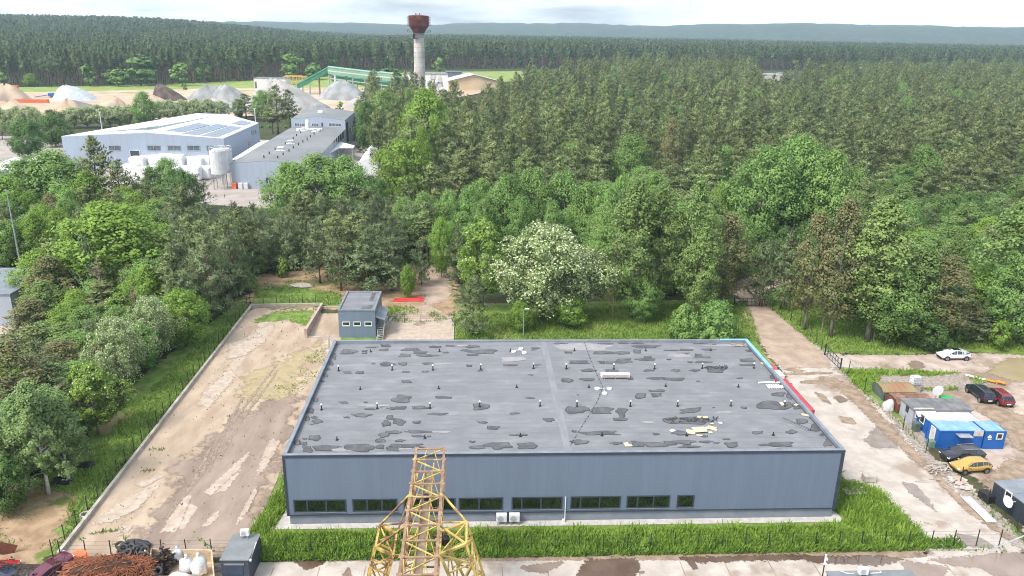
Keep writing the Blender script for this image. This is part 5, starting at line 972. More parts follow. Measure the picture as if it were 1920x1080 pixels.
fpanel(t, Q[0], Q[1], 500, 333, 517, 352, 'loading_door', m_dkcab); fpanel(t, Q[0], Q[1], 505, 338, 513, 351, 'door', m_lw, bars=1)
for k in range(5): fpanel(t, Q[1], Q[2], 626+k*4, 262-k*4, 628.5+k*4, 276-k*4.2, 'window', m_glass)
for (x, y, s) in ((545, 270, 1.5), (527, 283, 1.6), (591, 247, 1.3), (570, 246, 1.4)):
    p = U(x, y, h+.9)-Vector(t.location); b = MB(); b.box(p.x-s, p.y-s*.6, h+.3, p.x+s, p.y+s*.6, h+1.1); b.box(p.x-s*.4, p.y-s*.4, h+1.1, p.x+s*.4, p.y+s*.4, h+2.0); b.box(p.x-s*.6, p.y-s*.6, h+2.0, p.x+s*.6, p.y+s*.6, h+2.2); b.build('roof_ventilator', m_white, t)
for x, y in ((495, 296), (521, 297), (505, 289), (516, 282), (531, 291), (535, 271), (542, 284), (550, 278), (560, 272), (550, 261), (556, 255), (568, 267), (576, 262), (582, 257), (589, 252), (564, 250)):
    p = U(x, y, h+.9)-Vector(t.location); b = MB(); b.tube([(p.x, p.y, h+.2), (p.x, p.y, h+1.7)], .18, 6); b.build('roof_vent', m_blk, t)
t, Q, rf, rb_, h = hall('office_wing', 'taller pale block with shallow grey roof at the far end of the workshop', 'building', (545.5, 223), (647, 226), (666, 209.5), (572, 207), (545.5, 275), .5, m_fw, m_fgrey, 1.2, z=11)
for x0, x1, n in ((553, 575, 5), (585, 597, 3), (617, 640, 4)): fpanel(t, Q[0], Q[1], x0, 231, x1, 237, 'window', m_lw, bars=n)
fpanel(t, Q[0], Q[1], 603, 230, 606, 240, 'door', m_dkcab); fpanel(t, Q[1], Q[2], 650, 228, 654, 266, 'gate_opening', m_blk); fpanel(t, Q[1], Q[2], 656, 240, 658, 250, 'window', m_lw); fpanel(t, Q[1], Q[2], 660, 236, 662, 247, 'window', m_lw); fpanel(t, Q[1], Q[2], 664, 232, 666, 243, 'window', m_lw)
p = U(601, 212, h+1)-Vector(t.location); b = MB(); b.box(p.x-1, p.y-.6, h+.8, p.x+1, p.y+.6, h+2.2); b.build('roof_ventilator', m_white, t)
# ducts on the workshop roof
p = U(575, 243, 8.5); b = MB(); b.bar((-4, 0, .6), (6, 0, .6), .9); b.bar((-3, 0, .6), (-3, -2.5, .2), .8); b.bar((0, 0, .6), (0, 2, 4), 1.0); b.bar((5, 0, .6), (5, -3, .3), .9); b.bar((3, 0, .6), (3, -2, .3), .6); o = b.build('air_duct', m_white); o.location = p-Vector((0, 0, .6)); tag(o, 'white branching air duct on the workshop roof below the office wing', 'duct')
# white lean-to roofs and tents
def slab_roof(name, label, cat, pxs, z, zs=None, leg=True, group=None):
    P = [U(x, y, zz) for (x, y), zz in zip(pxs, zs or [z]*len(pxs))]; t = thing(name, label, cat, (P[0].x, P[0].y, 0), 0, group); o = Vector(t.location); b = MB(); Q = [p-o for p in P]; n = len(Q); b.add(Q+[q-Vector((0, 0, .2)) for q in Q], [tuple(range(n)), tuple(range(n, 2*n))[::-1]]+[(i, n+i, n+(i+1) % n, (i+1) % n) for i in range(n)]); b.build('roof', m_wsheet, t)
    if leg:
        for q in Q: b = MB(); b.tube([(q.x*.97, q.y*.97, 0), (q.x*.97, q.y*.97, q.z-.2)], .12, 6); b.build('leg', m_galv, t)
    return t
slab_roof('lean_to_roof', 'long white lean-to roof left of the grey workshop roof', 'roof', [(434, 299), (450, 298), (508, 262), (485, 267)], 5.5)
slab_roof('canopy', 'white angled canopy along the right side of the workshop', 'canopy', [(592, 298), (612, 290), (636, 277), (662, 277), (665, 273), (640, 266), (630, 263)], 5)
def tent(label, A, B, C, D_, z, rise, nm='storage_tent'):
    P = [U(x, y, z) for x, y in (A, B, C, D_)]; t = thing(nm, label, 'tent', (P[0].x, P[0].y, 0)); o = Vector((P[0].x, P[0].y, 0)); Q = [p-o for p in P]; b = MB(); a, c_ = Q[0].lerp(Q[1], .5)+Vector((0, 0, rise)), Q[3].lerp(Q[2], .5)+Vector((0, 0, rise)); dn = [Vector((q.x, q.y, 0)) for q in Q]
    b.add([Q[0], a, c_, Q[3]], [(0, 1, 2, 3)]); b.add([a, Q[1], Q[2], c_], [(0, 1, 2, 3)]); b.build('roof', m_wsheet, t); b = MB(); b.add([dn[0], dn[1], Q[1], a, Q[0]], [(0, 1, 2, 3, 4)]); b.add([dn[3], dn[2], Q[2], c_, Q[3]], [(4, 3, 2, 1, 0)]); b.add([dn[1], dn[2], Q[2], Q[1]], [(0, 1, 2, 3)]); b.add([dn[0], dn[3], Q[3], Q[0]], [(0, 1, 2, 3)]); b.build('wall', m_wsheet, t)
tent('white storage tent half hidden by trees right of the workshop', (672, 305), (712, 305), (712, 278), (690, 278), 4, 1.8)
tent('white storage tent behind the trees in front of the hall, left one', (120, 292), (222, 290), (200, 268), (150, 268), 4, 1.5)
tent('low white tent at the far left edge of the factory', (-40, 335), (40, 320), (62, 300), (0, 305), 3, 1.5)
tent('long low white tent behind the trees beside the paved yard', (60, 318), (130, 320), (100, 290), (60, 296), 2.5, .8)
# white wrapped stacks
r = random.Random(77); k = 0; words = ['first', 'second', 'third', 'fourth', 'fifth', 'sixth', 'seventh', 'eighth', 'ninth']
bm0 = MB(); bm0.box(-2.6, -2, 0, 2.6, 2, 4.3); base = bm0.build('wrapped_stack', m_wsheet, bevel=.75); base.modifiers['bevel'].segments = 4; base.location = U(248, 333); tag(base, 'white wrapped stack by the factory hall, first from the left, front row', 'wrapped stack', 'white wrapped stacks by the factory hall')
for row, (yy, x0, x1, n) in enumerate(((336, 248, 384, 8), (318, 262, 388, 8))):
    for j in range(n):
        if row == 0 and j == 0: continue
        x = x0+(x1-x0)*j/(n-1); o = base.copy(); COL.objects.link(o); o.location = U(x, yy+r.uniform(-2, 2)); o.rotation_euler = (0, 0, r.uniform(-.12, .12)); o.scale = (1, 1, r.uniform(.9, 1.08)*(1.15 if row else 1)); o['label'] = 'white wrapped stack by the factory hall, %s from the left, %s row' % (words[j], ('front', 'rear')[row])
# silos
def silo(px, basey, topy, rpx, label):
    P = U(px, basey); H_ = HZ(P, topy); R__ = rpx/F*(P-Vector((0, 0, CAMH))).length; t = thing('silo', label, 'silo', P, 0, 'steel silos by the workshop'); b = MB(); b.tube([(0, 0, H_*.30), (0, 0, H_*.38), (0, 0, H_*.93), (0, 0, H_*.985)], [R__*.25, R__, R__, R__*.4], 20); b.build('tank', mat('pale_silo_steel', (.50, .51, .52), (.6, .61, .62), .6, .5), t)
    for k in range(4): a = math.pi/4+k*math.pi/2; b = MB(); b.bar((math.cos(a)*R__*.9, math.sin(a)*R__*.9, 0), (math.cos(a)*R__*.9, math.sin(a)*R__*.9, H_*.4), .25); b.build('leg', m_galv, t)
    b = MB(); rg = [(math.cos(a)*R__, math.sin(a)*R__, H_*1.02) for a in np.linspace(0, 6.28, 13)]; b.tube(rg, .07, 4); b.tube([(x, y, z-.7) for x, y, z in rg], .07, 4)
    for q in rg: b.bar((q[0], q[1], H_*.93), q, .06)
    b.bar((-R__-.3, 0, 1), (-R__-.3, 0, H_*1.02), .08); b.bar((-R__-.3, .5, 1), (-R__-.3, .5, H_*1.02), .08); b.build('railing', m_galv, t)
silo(414.5, 354, 277, 13.5, 'front pale steel silo on legs at the corner of the workshop'); silo(428, 345, 276, 11, 'rear pale steel silo partly hidden by the front one')
m_bale = m_film
for x, lb, m in ((440, 'dark and orange crate by the workshop wall', m_or), (452, 'white wrapped pallet by the workshop wall, left one', m_film), (462, 'white wrapped pallet by the workshop wall, right one', m_film)): box_thing('wrapped_pallet', lb, 'pallet', U(x, 354), (1.3, 1.2, 1.8), m, bevel=.12, group='goods by the workshop wall')

# ------------------------------------------------------------------ quarry yard
def pile(label, x0, x1, by, ty, m, top=None, seed=0, cat='gravel pile'):
    P = UT((x0+x1)/2, by); k = (P-Vector((0, 0, CAMH))).length/F; Rr = (x1-x0)/2*k; zt = HZ(P, ty)-P.z; tx = ((top or (x0+x1)/2)-(x0+x1)/2)*k
    r = random.Random(seed); b = MB(); n = 40; rows = 9; P = P+Vector((0, Rr*.5, 0)); 
    vs = []; ph = [r.uniform(0, 6) for _ in range(5)]
    for j in range(rows):
        s = j/(rows-1)
        for q in range(n):
            a = 2*math.pi*q/n; rr = Rr*((1-s)**.85*.95+.05)*(1+.10*math.sin(2*a+ph[0])+.06*math.sin(5*a+ph[1])+.03*math.sin(9*a+ph[2])+r.uniform(-.02, .02)); vs.append((math.cos(a)*rr+tx*s, math.sin(a)*rr*.75, zt*math.sin(s*1.25)/.949*(1+.05*math.sin(3*a+ph[3]))*(1+r.uniform(-.025, .025))))
    b.add(vs, [(j*n+q, j*n+(q+1) % n, (j+1)*n+(q+1) % n, (j+1)*n+q) for j in range(rows-1) for q in range(n)]); o = b.build('gravel_pile', m, smooth=True); o.location = P-Vector((0, 0, .1)); tag(o, label, cat, 'heaps in the quarry yard'); return o
m_p1 = mat('pale_grey_gravel', (.36, .39, .42), (.46, .49, .52), .5, 1., bump=.5); m_p2 = mat('dark_brown_peat', (.07, .052, .045), (.13, .10, .09), .3, 1., bump=.7); m_p3 = mat('grey_gravel', (.20, .21, .21), (.31, .32, .32), .15, 1., bump=.5); m_p4 = mat('light_stone_heap', (.31, .295, .28), (.41, .395, .38), .15, 1., bump=.4); m_p5 = mat('dark_gravel', (.15, .145, .14), (.2, .19, .185), .2, 1.)
for a in (('pale bluish white gravel heap near the left of the quarry yard', 92, 170, 190, 162, m_p1, 118), ('sandy cone at the far left edge of the quarry yard', -90, 26, 196, 160, m_sand, -12), ('pink sandy heap before the pale gravel heap', 98, 148, 215, 187, m_sand, 122), ('dark grey low heap behind the roadside trees', 115, 180, 207, 190, m_p5, 130), ('low sandy heap right of the dark low heap', 180, 228, 200, 182, m_sand, 210), ('steep dark brown heap', 288, 342, 191, 159, m_p2, 298), ('low sandy heap left of the dark brown one', 225, 300, 195, 176, m_sand, 265),
          ('broad grey gravel heap with dark streaks', 348, 425, 190, 161, m_p3, 385), ('grey gravel heap right of the streaked one', 395, 470, 196, 161, m_p3, 418), ('large pale stone heap under the conveyor', 458, 600, 212, 152, m_p4, 510), ('grey crushed stone heap inside the conveyor frame', 590, 690, 188, 153, m_p3, 640), ('bluish gravel cone behind the office wing roof', 572, 626, 216, 193, m_p3, 598), ('flat pale heap beside the big stone heap', 640, 720, 205, 178, m_p4, 690), ('low pale heap behind the factory hall', 370, 450, 212, 186, m_p4, 400), ('sandy slope at the left edge below the orange containers', -60, 60, 226, 193, m_sand, 0), ('tan heap behind the green conveyor', 740, 790, 160, 140, m_sand, 760)):
    pile(*a, seed=int(a[1])+200)
m_orc = panel_mat('orange_container', (.55, .15, .06), .8)
def cbox(label, x0, x1, by, ty, m, dep=2.5, name='container', cat='container', extra=None):
    P = UT(x0, by); Q_ = UT(x1, by); w = (Q_-P).length; h = HZ(P, ty)-P.z; t = thing(name, label, cat, P, mxy(P, Q_)); b = MB(); b.box(0, 0, .1, w, dep, h-.15); b.build('body', m, t); b = MB(); b.box(-.05, -.05, h-.15, w+.05, dep+.05, h)
    for x in np.linspace(0, w-.2, 5): b.box(x, -.06, .1, x+.2, -.001, h-.15)
    b.build('frame', m, t); return t, w, h
cbox('stacked orange red containers beside the sand cone', 18, 36, 186, 160, m_orc); cbox('long low orange container in the quarry yard at the left', -20, 90, 195, 186, m_orc); 
# blue screening machine
P = UT(105, 184); t = thing('screening_machine', 'blue tracked screening machine by the pale gravel heap', 'machine', P, .3); mbl = mat('machine_blue', (.03, .12, .35), (.05, .17, .42))
b = MB(); b.box(-4, -1.2, 1.2, 4, 1.2, 3.2); b.build('body', mbl, t, bevel=.1); b = MB(); b.bar((-4, 0, 2), (-12, 0, .8), 1.2, .4); b.bar((2, 0, 3), (8, 0, 5.6), 1.2, .4); b.bar((0, 0, 3), (3, 0, 6), 2, .5); b.build('conveyor', mbl, t); b = MB(); [b.box(-3, y-.3, 0, 3, y+.3, 1.1) for y in (-1.2, 1.2)]; b.build('track', m_blk, t, bevel=.2)
# orange truck
P = UT(440, 207); t = thing('truck', 'orange tipper truck behind the factory hall', 'truck', P, math.pi); m_otr = mat('truck_orange', (.75, .16, .04), (.8, .22, .06), 1, .4)
b = MB(); b.box(3.2, -1.2, 1.0, 5.4, 1.2, 3.4); b.build('cab', mat('amber_orange', (.75, .3, .05), (.8, .36, .07)), t, bevel=.15); b = MB(); b.box(-5.4, -1.25, 1.4, 2.9, 1.25, 3.2); b.build('tipper_body', m_otr, t, bevel=.08); b = MB(); b.box(5.38, -1., 2.1, 5.43, 1., 3.1); b.build('windscreen', m_cglass, t)
for x in (4.2, -1.8, -3.3): 
    for y in (-1.1, 1.1): b = MB(); b.tube([(x, y-.2, .55), (x, y+.2, .55)], .55, 12); b.build('wheel', m_tyre, t)
# green conveyor galleries
m_cg = mat('conveyor_green', (.03, .16, .095), (.05, .21, .125), .2, .6); m_cgl = mat('pale_green_roof', (.20, .36, .27), (.26, .42, .32), .2, .6); m_cream = mat('cream_stripe', (.55, .58, .40), (.6, .62, .45))
YG = UT(600, 178).y
def gal(t, a, b_, wd, hg, m1, m2, stripe=True):
    a = UY(*a, YG); b_ = UY(*b_, YG); o = Vector(t.location); a -= o; b_ -= o; q = MB(); q.add([a+Vector((0, s*wd/2, dz)) for s in (-1, 1) for dz in (-hg, 0)]+[b_+Vector((0, s*wd/2, dz)) for s in (-1, 1) for dz in (-hg, 0)], [(0, 1, 5, 4), (3, 2, 6, 7), (0, 2, 3, 1), (4, 5, 7, 6), (0, 4, 6, 2)]); q.build('gallery', m1, t)
    q = MB(); q.add([a+Vector((0, -wd/2-.2, -.3)), a+Vector((0, 0, .6)), a+Vector((0, wd/2+.2, -.3)), b_+Vector((0, -wd/2-.2, -.3)), b_+Vector((0, 0, .6)), b_+Vector((0, wd/2+.2, -.3))], [(0, 1, 4, 3), (1, 2, 5, 4), (0, 2, 1), (3, 4, 5)]); q.build('roof', m2, t)
    if stripe: q = MB(); q.add([a+Vector((0, -wd/2-.03, -hg*.62)), a+Vector((0, -wd/2-.03, -hg*.45)), b_+Vector((0, -wd/2-.03, -hg*.45)), b_+Vector((0, -wd/2-.03, -hg*.62))], [(0, 3, 2, 1)]); q.build('stripe', m_cream, t)
P = UT(600, 178); t = thing('conveyor_gallery', 'long green roofed conveyor gallery on legs above the stone heaps', 'conveyor', P)
gal(t, (558, 158), (616, 126), 3.5, 3.2, m_cg, m_cg, False); gal(t, (615, 125), (716, 137), 4, 4.6, m_cgl, m_cgl); gal(t, (712, 135), (739, 138), 5, 5.2, m_cgl, m_cgl)
for k, (x, y0) in enumerate([(567, 160), (580, 152), (598, 145), (617, 140), (628, 138), (649, 141), (661, 142), (684, 145), (697, 146), (715, 148), (733, 150)]):
    p = UY(x, y0, YG)-P; b = MB()
    for s in (-1, 1): b.bar((p.x, s*1.6, 0), (p.x, s*1.3, p.z), .45 if k != 4 else .8)
    b.build('leg', m_white if k == 4 else (m_rust if k % 3 == 2 else m_galv), t)
t = thing('conveyor_gallery', 'lower dark green conveyor gallery behind the long one', 'conveyor', P+Vector((0, 14, 0))); YG2 = YG; YG = YG+14; gal(t, (622, 141), (730, 155), 4, 4, m_cg, m_cg); gal(t, (737, 143), (760, 146), 10, 6, m_cg, m_cg, False); 
for x in (640, 670, 700, 725, 750): p = UY(x, 155, YG)-Vector(t.location); b = MB(); b.bar((p.x, 0, 0), (p.x, 0, p.z+1.2), .5); b.build('leg', m_galv, t)
P = UT(765, 165); t = thing('green_shed', 'green roofed low shed between the conveyor and the water tower', 'shed', P); b = MB(); b.box(-9, 0, 0, 9, 12, 4.5); b.build('wall', m_cg, t); b = MB(); b.add([(-9.5, -.5, 4.5), (9.5, -.5, 4.5), (9.5, 6, 7.3), (-9.5, 6, 7.3), (9.5, 12.5, 4.5), (-9.5, 12.5, 4.5)], [(0, 1, 2, 3), (3, 2, 4, 5)]); b.build('roof', m_cgl, t)
b = MB(); a, c_ = UY(735, 155, P.y-20), UY(778, 172, P.y-20); b.bar(a, c_, 1.5, 1.2); [b.bar(a.lerp(c_, s), Vector((a.lerp(c_, s).x, a.y, 0)), .4) for s in (.2, .6, .95)]; o = b.build('belt_conveyor', m_rustw); tag(o, 'rust brown sloping belt conveyor left of the water tower foot', 'conveyor')
def simple_building(label, x0, x1, by, ty, m, mr, dep, name='building', pitched=0, rise=0., roofedge=.4):
    P = UT(x0, by); Q_ = UT(x1, by); w = (Q_-P).length; h = HZ(P, ty)-P.z; t = thing(name, label, 'building', P, mxy(P, Q_)); b = MB()
    if pitched: b.add([(0, 0, 0), (w, 0, 0), (w, 0, h), (w*.5, 0, h+rise), (0, 0, h), (0, dep, 0), (w, dep, 0), (w, dep, h), (w*.5, dep, h+rise), (0, dep, h)], [(0, 1, 2, 3, 4), (9, 8, 7, 6, 5), (1, 6, 7, 2), (0, 4, 9, 5)]); b.build('wall', m, t); b = MB(); e = roofedge; b.add([(-e, -e, h), (w/2, -e, h+rise+.2), (w/2, dep+e, h+rise+.2), (-e, dep+e, h), (w+e, -e, h), (w+e, dep+e, h)], [(0, 1, 2, 3), (1, 4, 5, 2)]); b.build('roof', mr, t)
    else: b.box(0, 0, 0, w, dep, h-.3); b.build('wall', m, t); b = MB(); b.box(-.3, -.3, h-.3, w+.3, dep+.3, h); b.build('roof', mr, t)
    return t, w, h
m_cream2 = mat('cream_render', (.58, .55, .50), (.68, .65, .6), .1, .9); m_bluegrey = mat('slate_roof', (.14, .16, .19), (.19, .21, .24), .2, .7); m_tan = mat('tan_wall', (.52, .40, .26), (.6, .47, .32), .1, .9)
t, w, h = simple_building('pale flat roofed building behind the stone heaps', 477, 536, 166, 146, m_cream2, m_bluegrey, 12); fpanel(t, Vector((0, 0, 0)), Vector((10, 0, 0)), 0, 0, 1, 1, 'x', m_glass) if 0 else None
b = MB(); b.box(6, -.06, 1.5, 10, -.01, 4.5); b.box(.5, -.06, 0, 2, -.01, 5); b.build('window', m_lw, t)
P = UT(532, 160); t = thing('steel_gantry', 'yellow orange gantry frame left of the green conveyor', 'frame', P); b = MB()
for x in np.linspace(0, 17, 6): b.bar((x, 0, 0), (x, 0, 6.5), .5); b.bar((x, 5, 0), (x, 5, 6.5), .5); b.bar((x, 0, 0), (x+2.5, 0, 6.5), .3) if x < 15 else 0
b.bar((0, 0, 6.5), (17, 0, 6.5), .6); b.bar((0, 5, 6.5), (17, 5, 6.5), .6); b.bar((0, 0, 3), (17, 0, 3), .4); b.build('post', m_yel, t); b = MB(); b.bar((1, 2, 7), (14, 2, 7), 1.2, .8); b.build('beam', mat('orange_beam', (.65, .33, .08)), t)
# mural building (abstract grey shapes), wings
t, w, h = simple_building('white block with a large grey figure like painting behind the water tower', 768, 840, 178, 138, mat('white_render', (.70, .70, .70), (.8, .8, .79), .08, .9), m_bluegrey, 16, pitched=0)
k = w/72.
mg = mat('grey_mural_paint', (.10, .105, .11), (.55, .55, .55), .22, .9, lo=.46, hi=.54, detail=3); b = MB()
def shp(pts, e=.05): b.poly([((x-768)*k, -e, (178-y)*k) for x, y in pts])
shp([(807, 146), (811, 139), (817, 139), (819, 146), (815, 152), (817, 157), (811, 158), (809, 152)]); shp([(812, 158), (820, 156), (821, 148), (826, 142), (829, 148), (830, 157), (822, 158)], .06); shp([(807, 163), (812, 158), (830, 158), (832, 162), (820, 166), (808, 168)], .07); shp([(822, 168), (832, 166), (835, 178), (824, 178)], .05); b.build('wall_painting', mg, t)
b = MB(); b.box(w*.0, -.04, h*.62, w*.24, -.01, h*.72); b.build('stripe', mat('grey_stripe', (.35, .35, .35)), t); b = MB(); b.box(w*.78, -.04, 0, w*.92, -.01, h*.28); b.build('door', m_bluegrey, t)
t, w, h = simple_building('long tan shed with pale pitched roof right of the painted block', 842, 935, 170, 152, m_tan, mat('pale_sheet_roof', (.42, .46, .50), (.5, .54, .58), .2, .6), 26, pitched=1, rise=4.5, roofedge=1.2)
simple_building('dark blue grey block behind the painted block', 838, 866, 158, 134, m_bluegrey, m_bluegrey, 10)
t, w, h = simple_building('white building glimpsed among the pines at the upper right', 1424, 1462, 158, 139, m_cream2, m_white, 10); P = UT(1462, 158); 
simple_building('low white wing beside the building among the upper right pines', 1463, 1488, 156, 137, m_cream2, m_galv, 8); simple_building('tiny white roof among the far pines at the right', 1613, 1620, 140, 121, m_white, m_white, 4)

# ------------------------------------------------------------------ water tower
P = U(788, 200); P.z = tz(P.x, P.y); kk = (P-Vector((0, 0, CAMH))).length/F; zt = HZ(P, 28)-P.z; zs = HZ(P, 61)-P.z; print('tower', P, zt, zs, kk)
m_sh = mat('stained_tower_concrete', (.36, .34, .31), (.52, .50, .47), .25, .95, detail=9, c3=(.28, .25, .22), s3=.35, f3=.6, stretch=(1, 1, .6)); m_tank = mat('rusty_red_tank', (.10, .026, .018), (.19, .048, .034), .25, .9, detail=9, c3=(.05, .018, .015), s3=.3, f3=.55)
t = thing('water_tower', 'tall concrete water tower with a rusty red steel tank', 'water tower', P)
b = MB(); r0, r1 = 10.3*kk, 9.2*kk; b.tube([(0, 0, 0), (0, 0, zs)], [r0, r1], 28); b.build('shaft', m_sh, t)
b = MB()
for q in range(14): z = zs*q/14; rr = r0+(r1-r0)*q/14+.04; b.tube([(0, 0, z), (0, 0, z+.18)], rr, 28)
b.build('shaft_ring', mat('dark_joint', (.27, .25, .23), None, .5, .9), t)
b = MB(); RT_ = 17.8*kk; ht = zt-zs; b.tube([(0, 0, zs-.2), (0, 0, zs+ht*.12), (0, 0, zs+ht*.38), (0, 0, zs+ht*.40), (0, 0, zt-.5), (0, 0, zt-.45), (0, 0, zt+.2)], [r1*1.05, r1*1.3, RT_*.98, RT_, RT_, RT_*.98, RT_*.1], 28); b.build('tank', m_tank, t)
for q, z in enumerate((zs+ht*.02, zs+ht*.40, zs+ht*.58, zs+ht*.76)):
    b = MB(); rr = RT_+(.9 if q else 1.0); rg = [(math.cos(a)*rr, math.sin(a)*rr, z) for a in np.linspace(0, 2*math.pi, 25)]; b.tube([(0, 0, z-.06), (0, 0, z+.06)], rr, 24) if q < 1 else b.tube(rg, .12, 5)
    b.tube([(x, y, z+1.3) for x, y, z in rg], .08, 4)
    for p_ in rg: b.bar(p_, (p_[0], p_[1], z+1.3), .09); b.bar(p_, (p_[0]*.86, p_[1]*.86, z), .1)
    b.build('walkway', m_tank, t)
b = MB(); b.tube([(-1.6, 0, zt), (-1.6, 0, zt+1.1)], .3, 6); b.tube([(.8, 0, zt), (.8, 0, zt+1.1)], .3, 6); b.build('vent', m_tank, t)
b = MB(); b.box(-RT_*.55, -r1-1.2, zs-3.6, -RT_*.1, -r1+.1, zs-3.3); b.bar((-RT_*.5, -r1-.3, zs-3.4), (-RT_*.5, -r1-.3, zs-.2), .3); b.box(-RT_*.5, -r1-.35, zs-3.3, -RT_*.36, -r1-.02, zs-.8); b.build('door_platform', m_blk, t)
# light posts by the hall, row of clipped shrubs left for planting section
for x, by, ty, lb in ((120, 248, 213, 'white post left of the factory hall behind the trees'), (31, 245, 222, 'white post near the left edge by the roadside trees'), (192, 238, 210, 'white post behind the factory hall roof edge'), (82, 262, 240, 'short white post between the dark round trees'), (480, 228, 203, 'thin white post behind the hall near the tall pines'), (295, 216, 205, 'thin white mast behind the hall')):
    P = UT(x, by+8); b = MB(); h = HZ(P, ty)-P.z; b.tube([(0, 0, 0), (0, 0, h)], [.28, .18], 6); b.box(-.6, -.15, h-.1, .6, .15, h+.1); o = b.build('light_post', m_white); o.location = P; tag(o, lb, 'post', 'white posts round the factory')
fence([UT(655, 262), UT(700, 270)], 3, 2.2, 'dark green fence along the car park by the pines', wires=(.3, .8, 1.3, 1.7))
# ------------------------------------------------------------------ vegetation
def nmesh(name, V, Fq, mats, mi=None, nrm=None):
    me = bpy.data.meshes.new(name); n = len(Fq); k = Fq.shape[1]
    me.vertices.add(len(V)); me.vertices.foreach_set('co', V.astype(np.float32).ravel()); me.loops.add(n*k); me.loops.foreach_set('vertex_index', Fq.astype(np.int32).ravel())
    me.polygons.add(n); me.polygons.foreach_set('loop_start', np.arange(0, n*k, k, dtype=np.int32)); me.polygons.foreach_set('loop_total', np.full(n, k, dtype=np.int32))
    for m in mats: me.materials.append(m)
    if mi is not None: me.polygons.foreach_set('material_index', mi.astype(np.int32))
    me.update(calc_edges=True)
    if nrm is not None: me.normals_split_custom_set(np.repeat(nrm, k, 0).astype(np.float32).tolist())
    return me
def face_to(V, Fq, nrm):
    '''turn every card so that its front side looks the same way as its shading normal'''
    a, b, c = V[Fq[:, 0]], V[Fq[:, 1]], V[Fq[:, 2]]; g = np.cross(b-a, c-a); fl = (g*nrm).sum(1) < 0; Fq = Fq.copy(); Fq[fl] = Fq[fl][:, ::-1]; return Fq
def unit(v): return v/np.maximum(1e-6, np.linalg.norm(v, axis=1, keepdims=True))
def cards(C, Nn, sx, sy, rs, fold=.0):
    """quads centred at C facing about Nn, half sizes sx, sy (arrays)"""
    n = len(C); a = unit(rs.normal(size=(n, 3))); u = unit(np.cross(Nn, a)); v = np.cross(Nn, u)
    sx = np.asarray(sx).reshape(-1, 1)*np.ones((n, 1)); sy = np.asarray(sy).reshape(-1, 1)*np.ones((n, 1))
    V = np.stack([C-u*sx, C-v*sy+u*sx*.15, C+u*sx, C+v*sy+u*sx*.15], 1).reshape(-1, 3); return V, np.arange(4*n).reshape(n, 4)
def spikes(C, Dd, ln, wd, rs):
    n = len(C); a = unit(rs.normal(size=(n, 3))); u = unit(np.cross(Dd, a)); ln = np.asarray(ln).reshape(-1, 1)*np.ones((n, 1)); wd = np.asarray(wd).reshape(-1, 1)*np.ones((n, 1))
    V = np.stack([C-u*wd*.5, C+u*wd*.5, C+Dd*ln+u*wd*.35, C+Dd*ln-u*wd*.35], 1).reshape(-1, 3); return V, np.arange(4*n).reshape(n, 4)
def leafmat(name, a, b, rand=.18, sc=1.3, trans=.38, c3=None, f3=.6): return mat(name, a, b, sc, .75, rand=rand, trans=trans, spec=.25, lo=.35, hi=.65, detail=3, c3=c3, s3=2.5, f3=f3)
LM = {'pine': leafmat('pine_needles', (.105, .148, .058), (.33, .395, .165), .26, .9), 'young': leafmat('young_pine_needles', (.11, .16, .070), (.29, .36, .18), .16), 'farpine': leafmat('far_pine_needles', (.07, .11, .048), (.22, .29, .13), .32, .3),
      'poplar': leafmat('poplar_leaves', (.14, .225, .065), (.31, .42, .14), .12, 2.), 'broad': leafmat('broad_leaves', (.14, .25, .068), (.30, .46, .135), .13), 'lime': leafmat('lime_green_leaves', (.15, .26, .045), (.31, .46, .09), .1), 'acacia': leafmat('acacia_leaves', (.17, .25, .08), (.33, .43, .17), .1),
      'brown': leafmat('browning_leaves', (.14, .175, .07), (.26, .30, .13), .12, 1.2, c3=(.36, .26, .14), f3=.52), 'dark': leafmat('dark_leaves', (.08, .16, .045), (.18, .29, .085), .15), 'silver': leafmat('silvery_aspen_leaves', (.16, .25, .085), (.33, .45, .18), .08, 2.), 'spruce': leafmat('blue_spruce_needles', (0.024, 0.046, 0.034), (0.048, 0.078, 0.054), .1)}
m_bark = mat('pine_bark', (.11, .075, .055), (.22, .155, .115), 2, .95, stretch=(1, 1, .3)); m_gbark = mat('grey_bark', (.14, .12, .10), (.26, .23, .20), 2, .95, stretch=(1, 1, .3)); m_wbark = mat('white_bark', (.46, .45, .42), (.62, .61, .58), 3, .9, stretch=(1, 1, 4), c3=(.06, .055, .05), s3=1.5, f3=.60)
m_flower = mat('cream_blossom', (.55, .60, .36), (.68, .71, .48), 3, .8, trans=.2); m_twig = mat('dry_twigs', (.22, .16, .11), (.34, .27, .20), 3, .95)
PROTO = {}
def trunkmesh(name, h, r, m, limbs, lean=0., rs=None, n=7):
    b = MB(); k = 6; pts = [(lean*(i/k)**2*h*.1+math.sin(i*1.7+r*9)*.04*h*.2*(i/k), math.cos(i*1.3+r*7)*.03*h*.2*(i/k), h*i/k) for i in range(k+1)]; b.tube(pts, [r*(1-.82*i/k)*(1.25 if i == 0 else 1) for i in range(k+1)], n)
    for a, c, rr in limbs: a = Vector(a); c = Vector(c); mid = a.lerp(c, .5)+Vector((0, 0, (c-a).length*.08)); b.tube([a, mid, c], [rr, rr*.65, rr*.22], 5, cap=False)
    me = bpy.data.meshes.new(name); me.from_pydata(b.v, [], b.f); me.materials.append(m); me.polygons.foreach_set('use_smooth', [True]*len(b.f)); return me
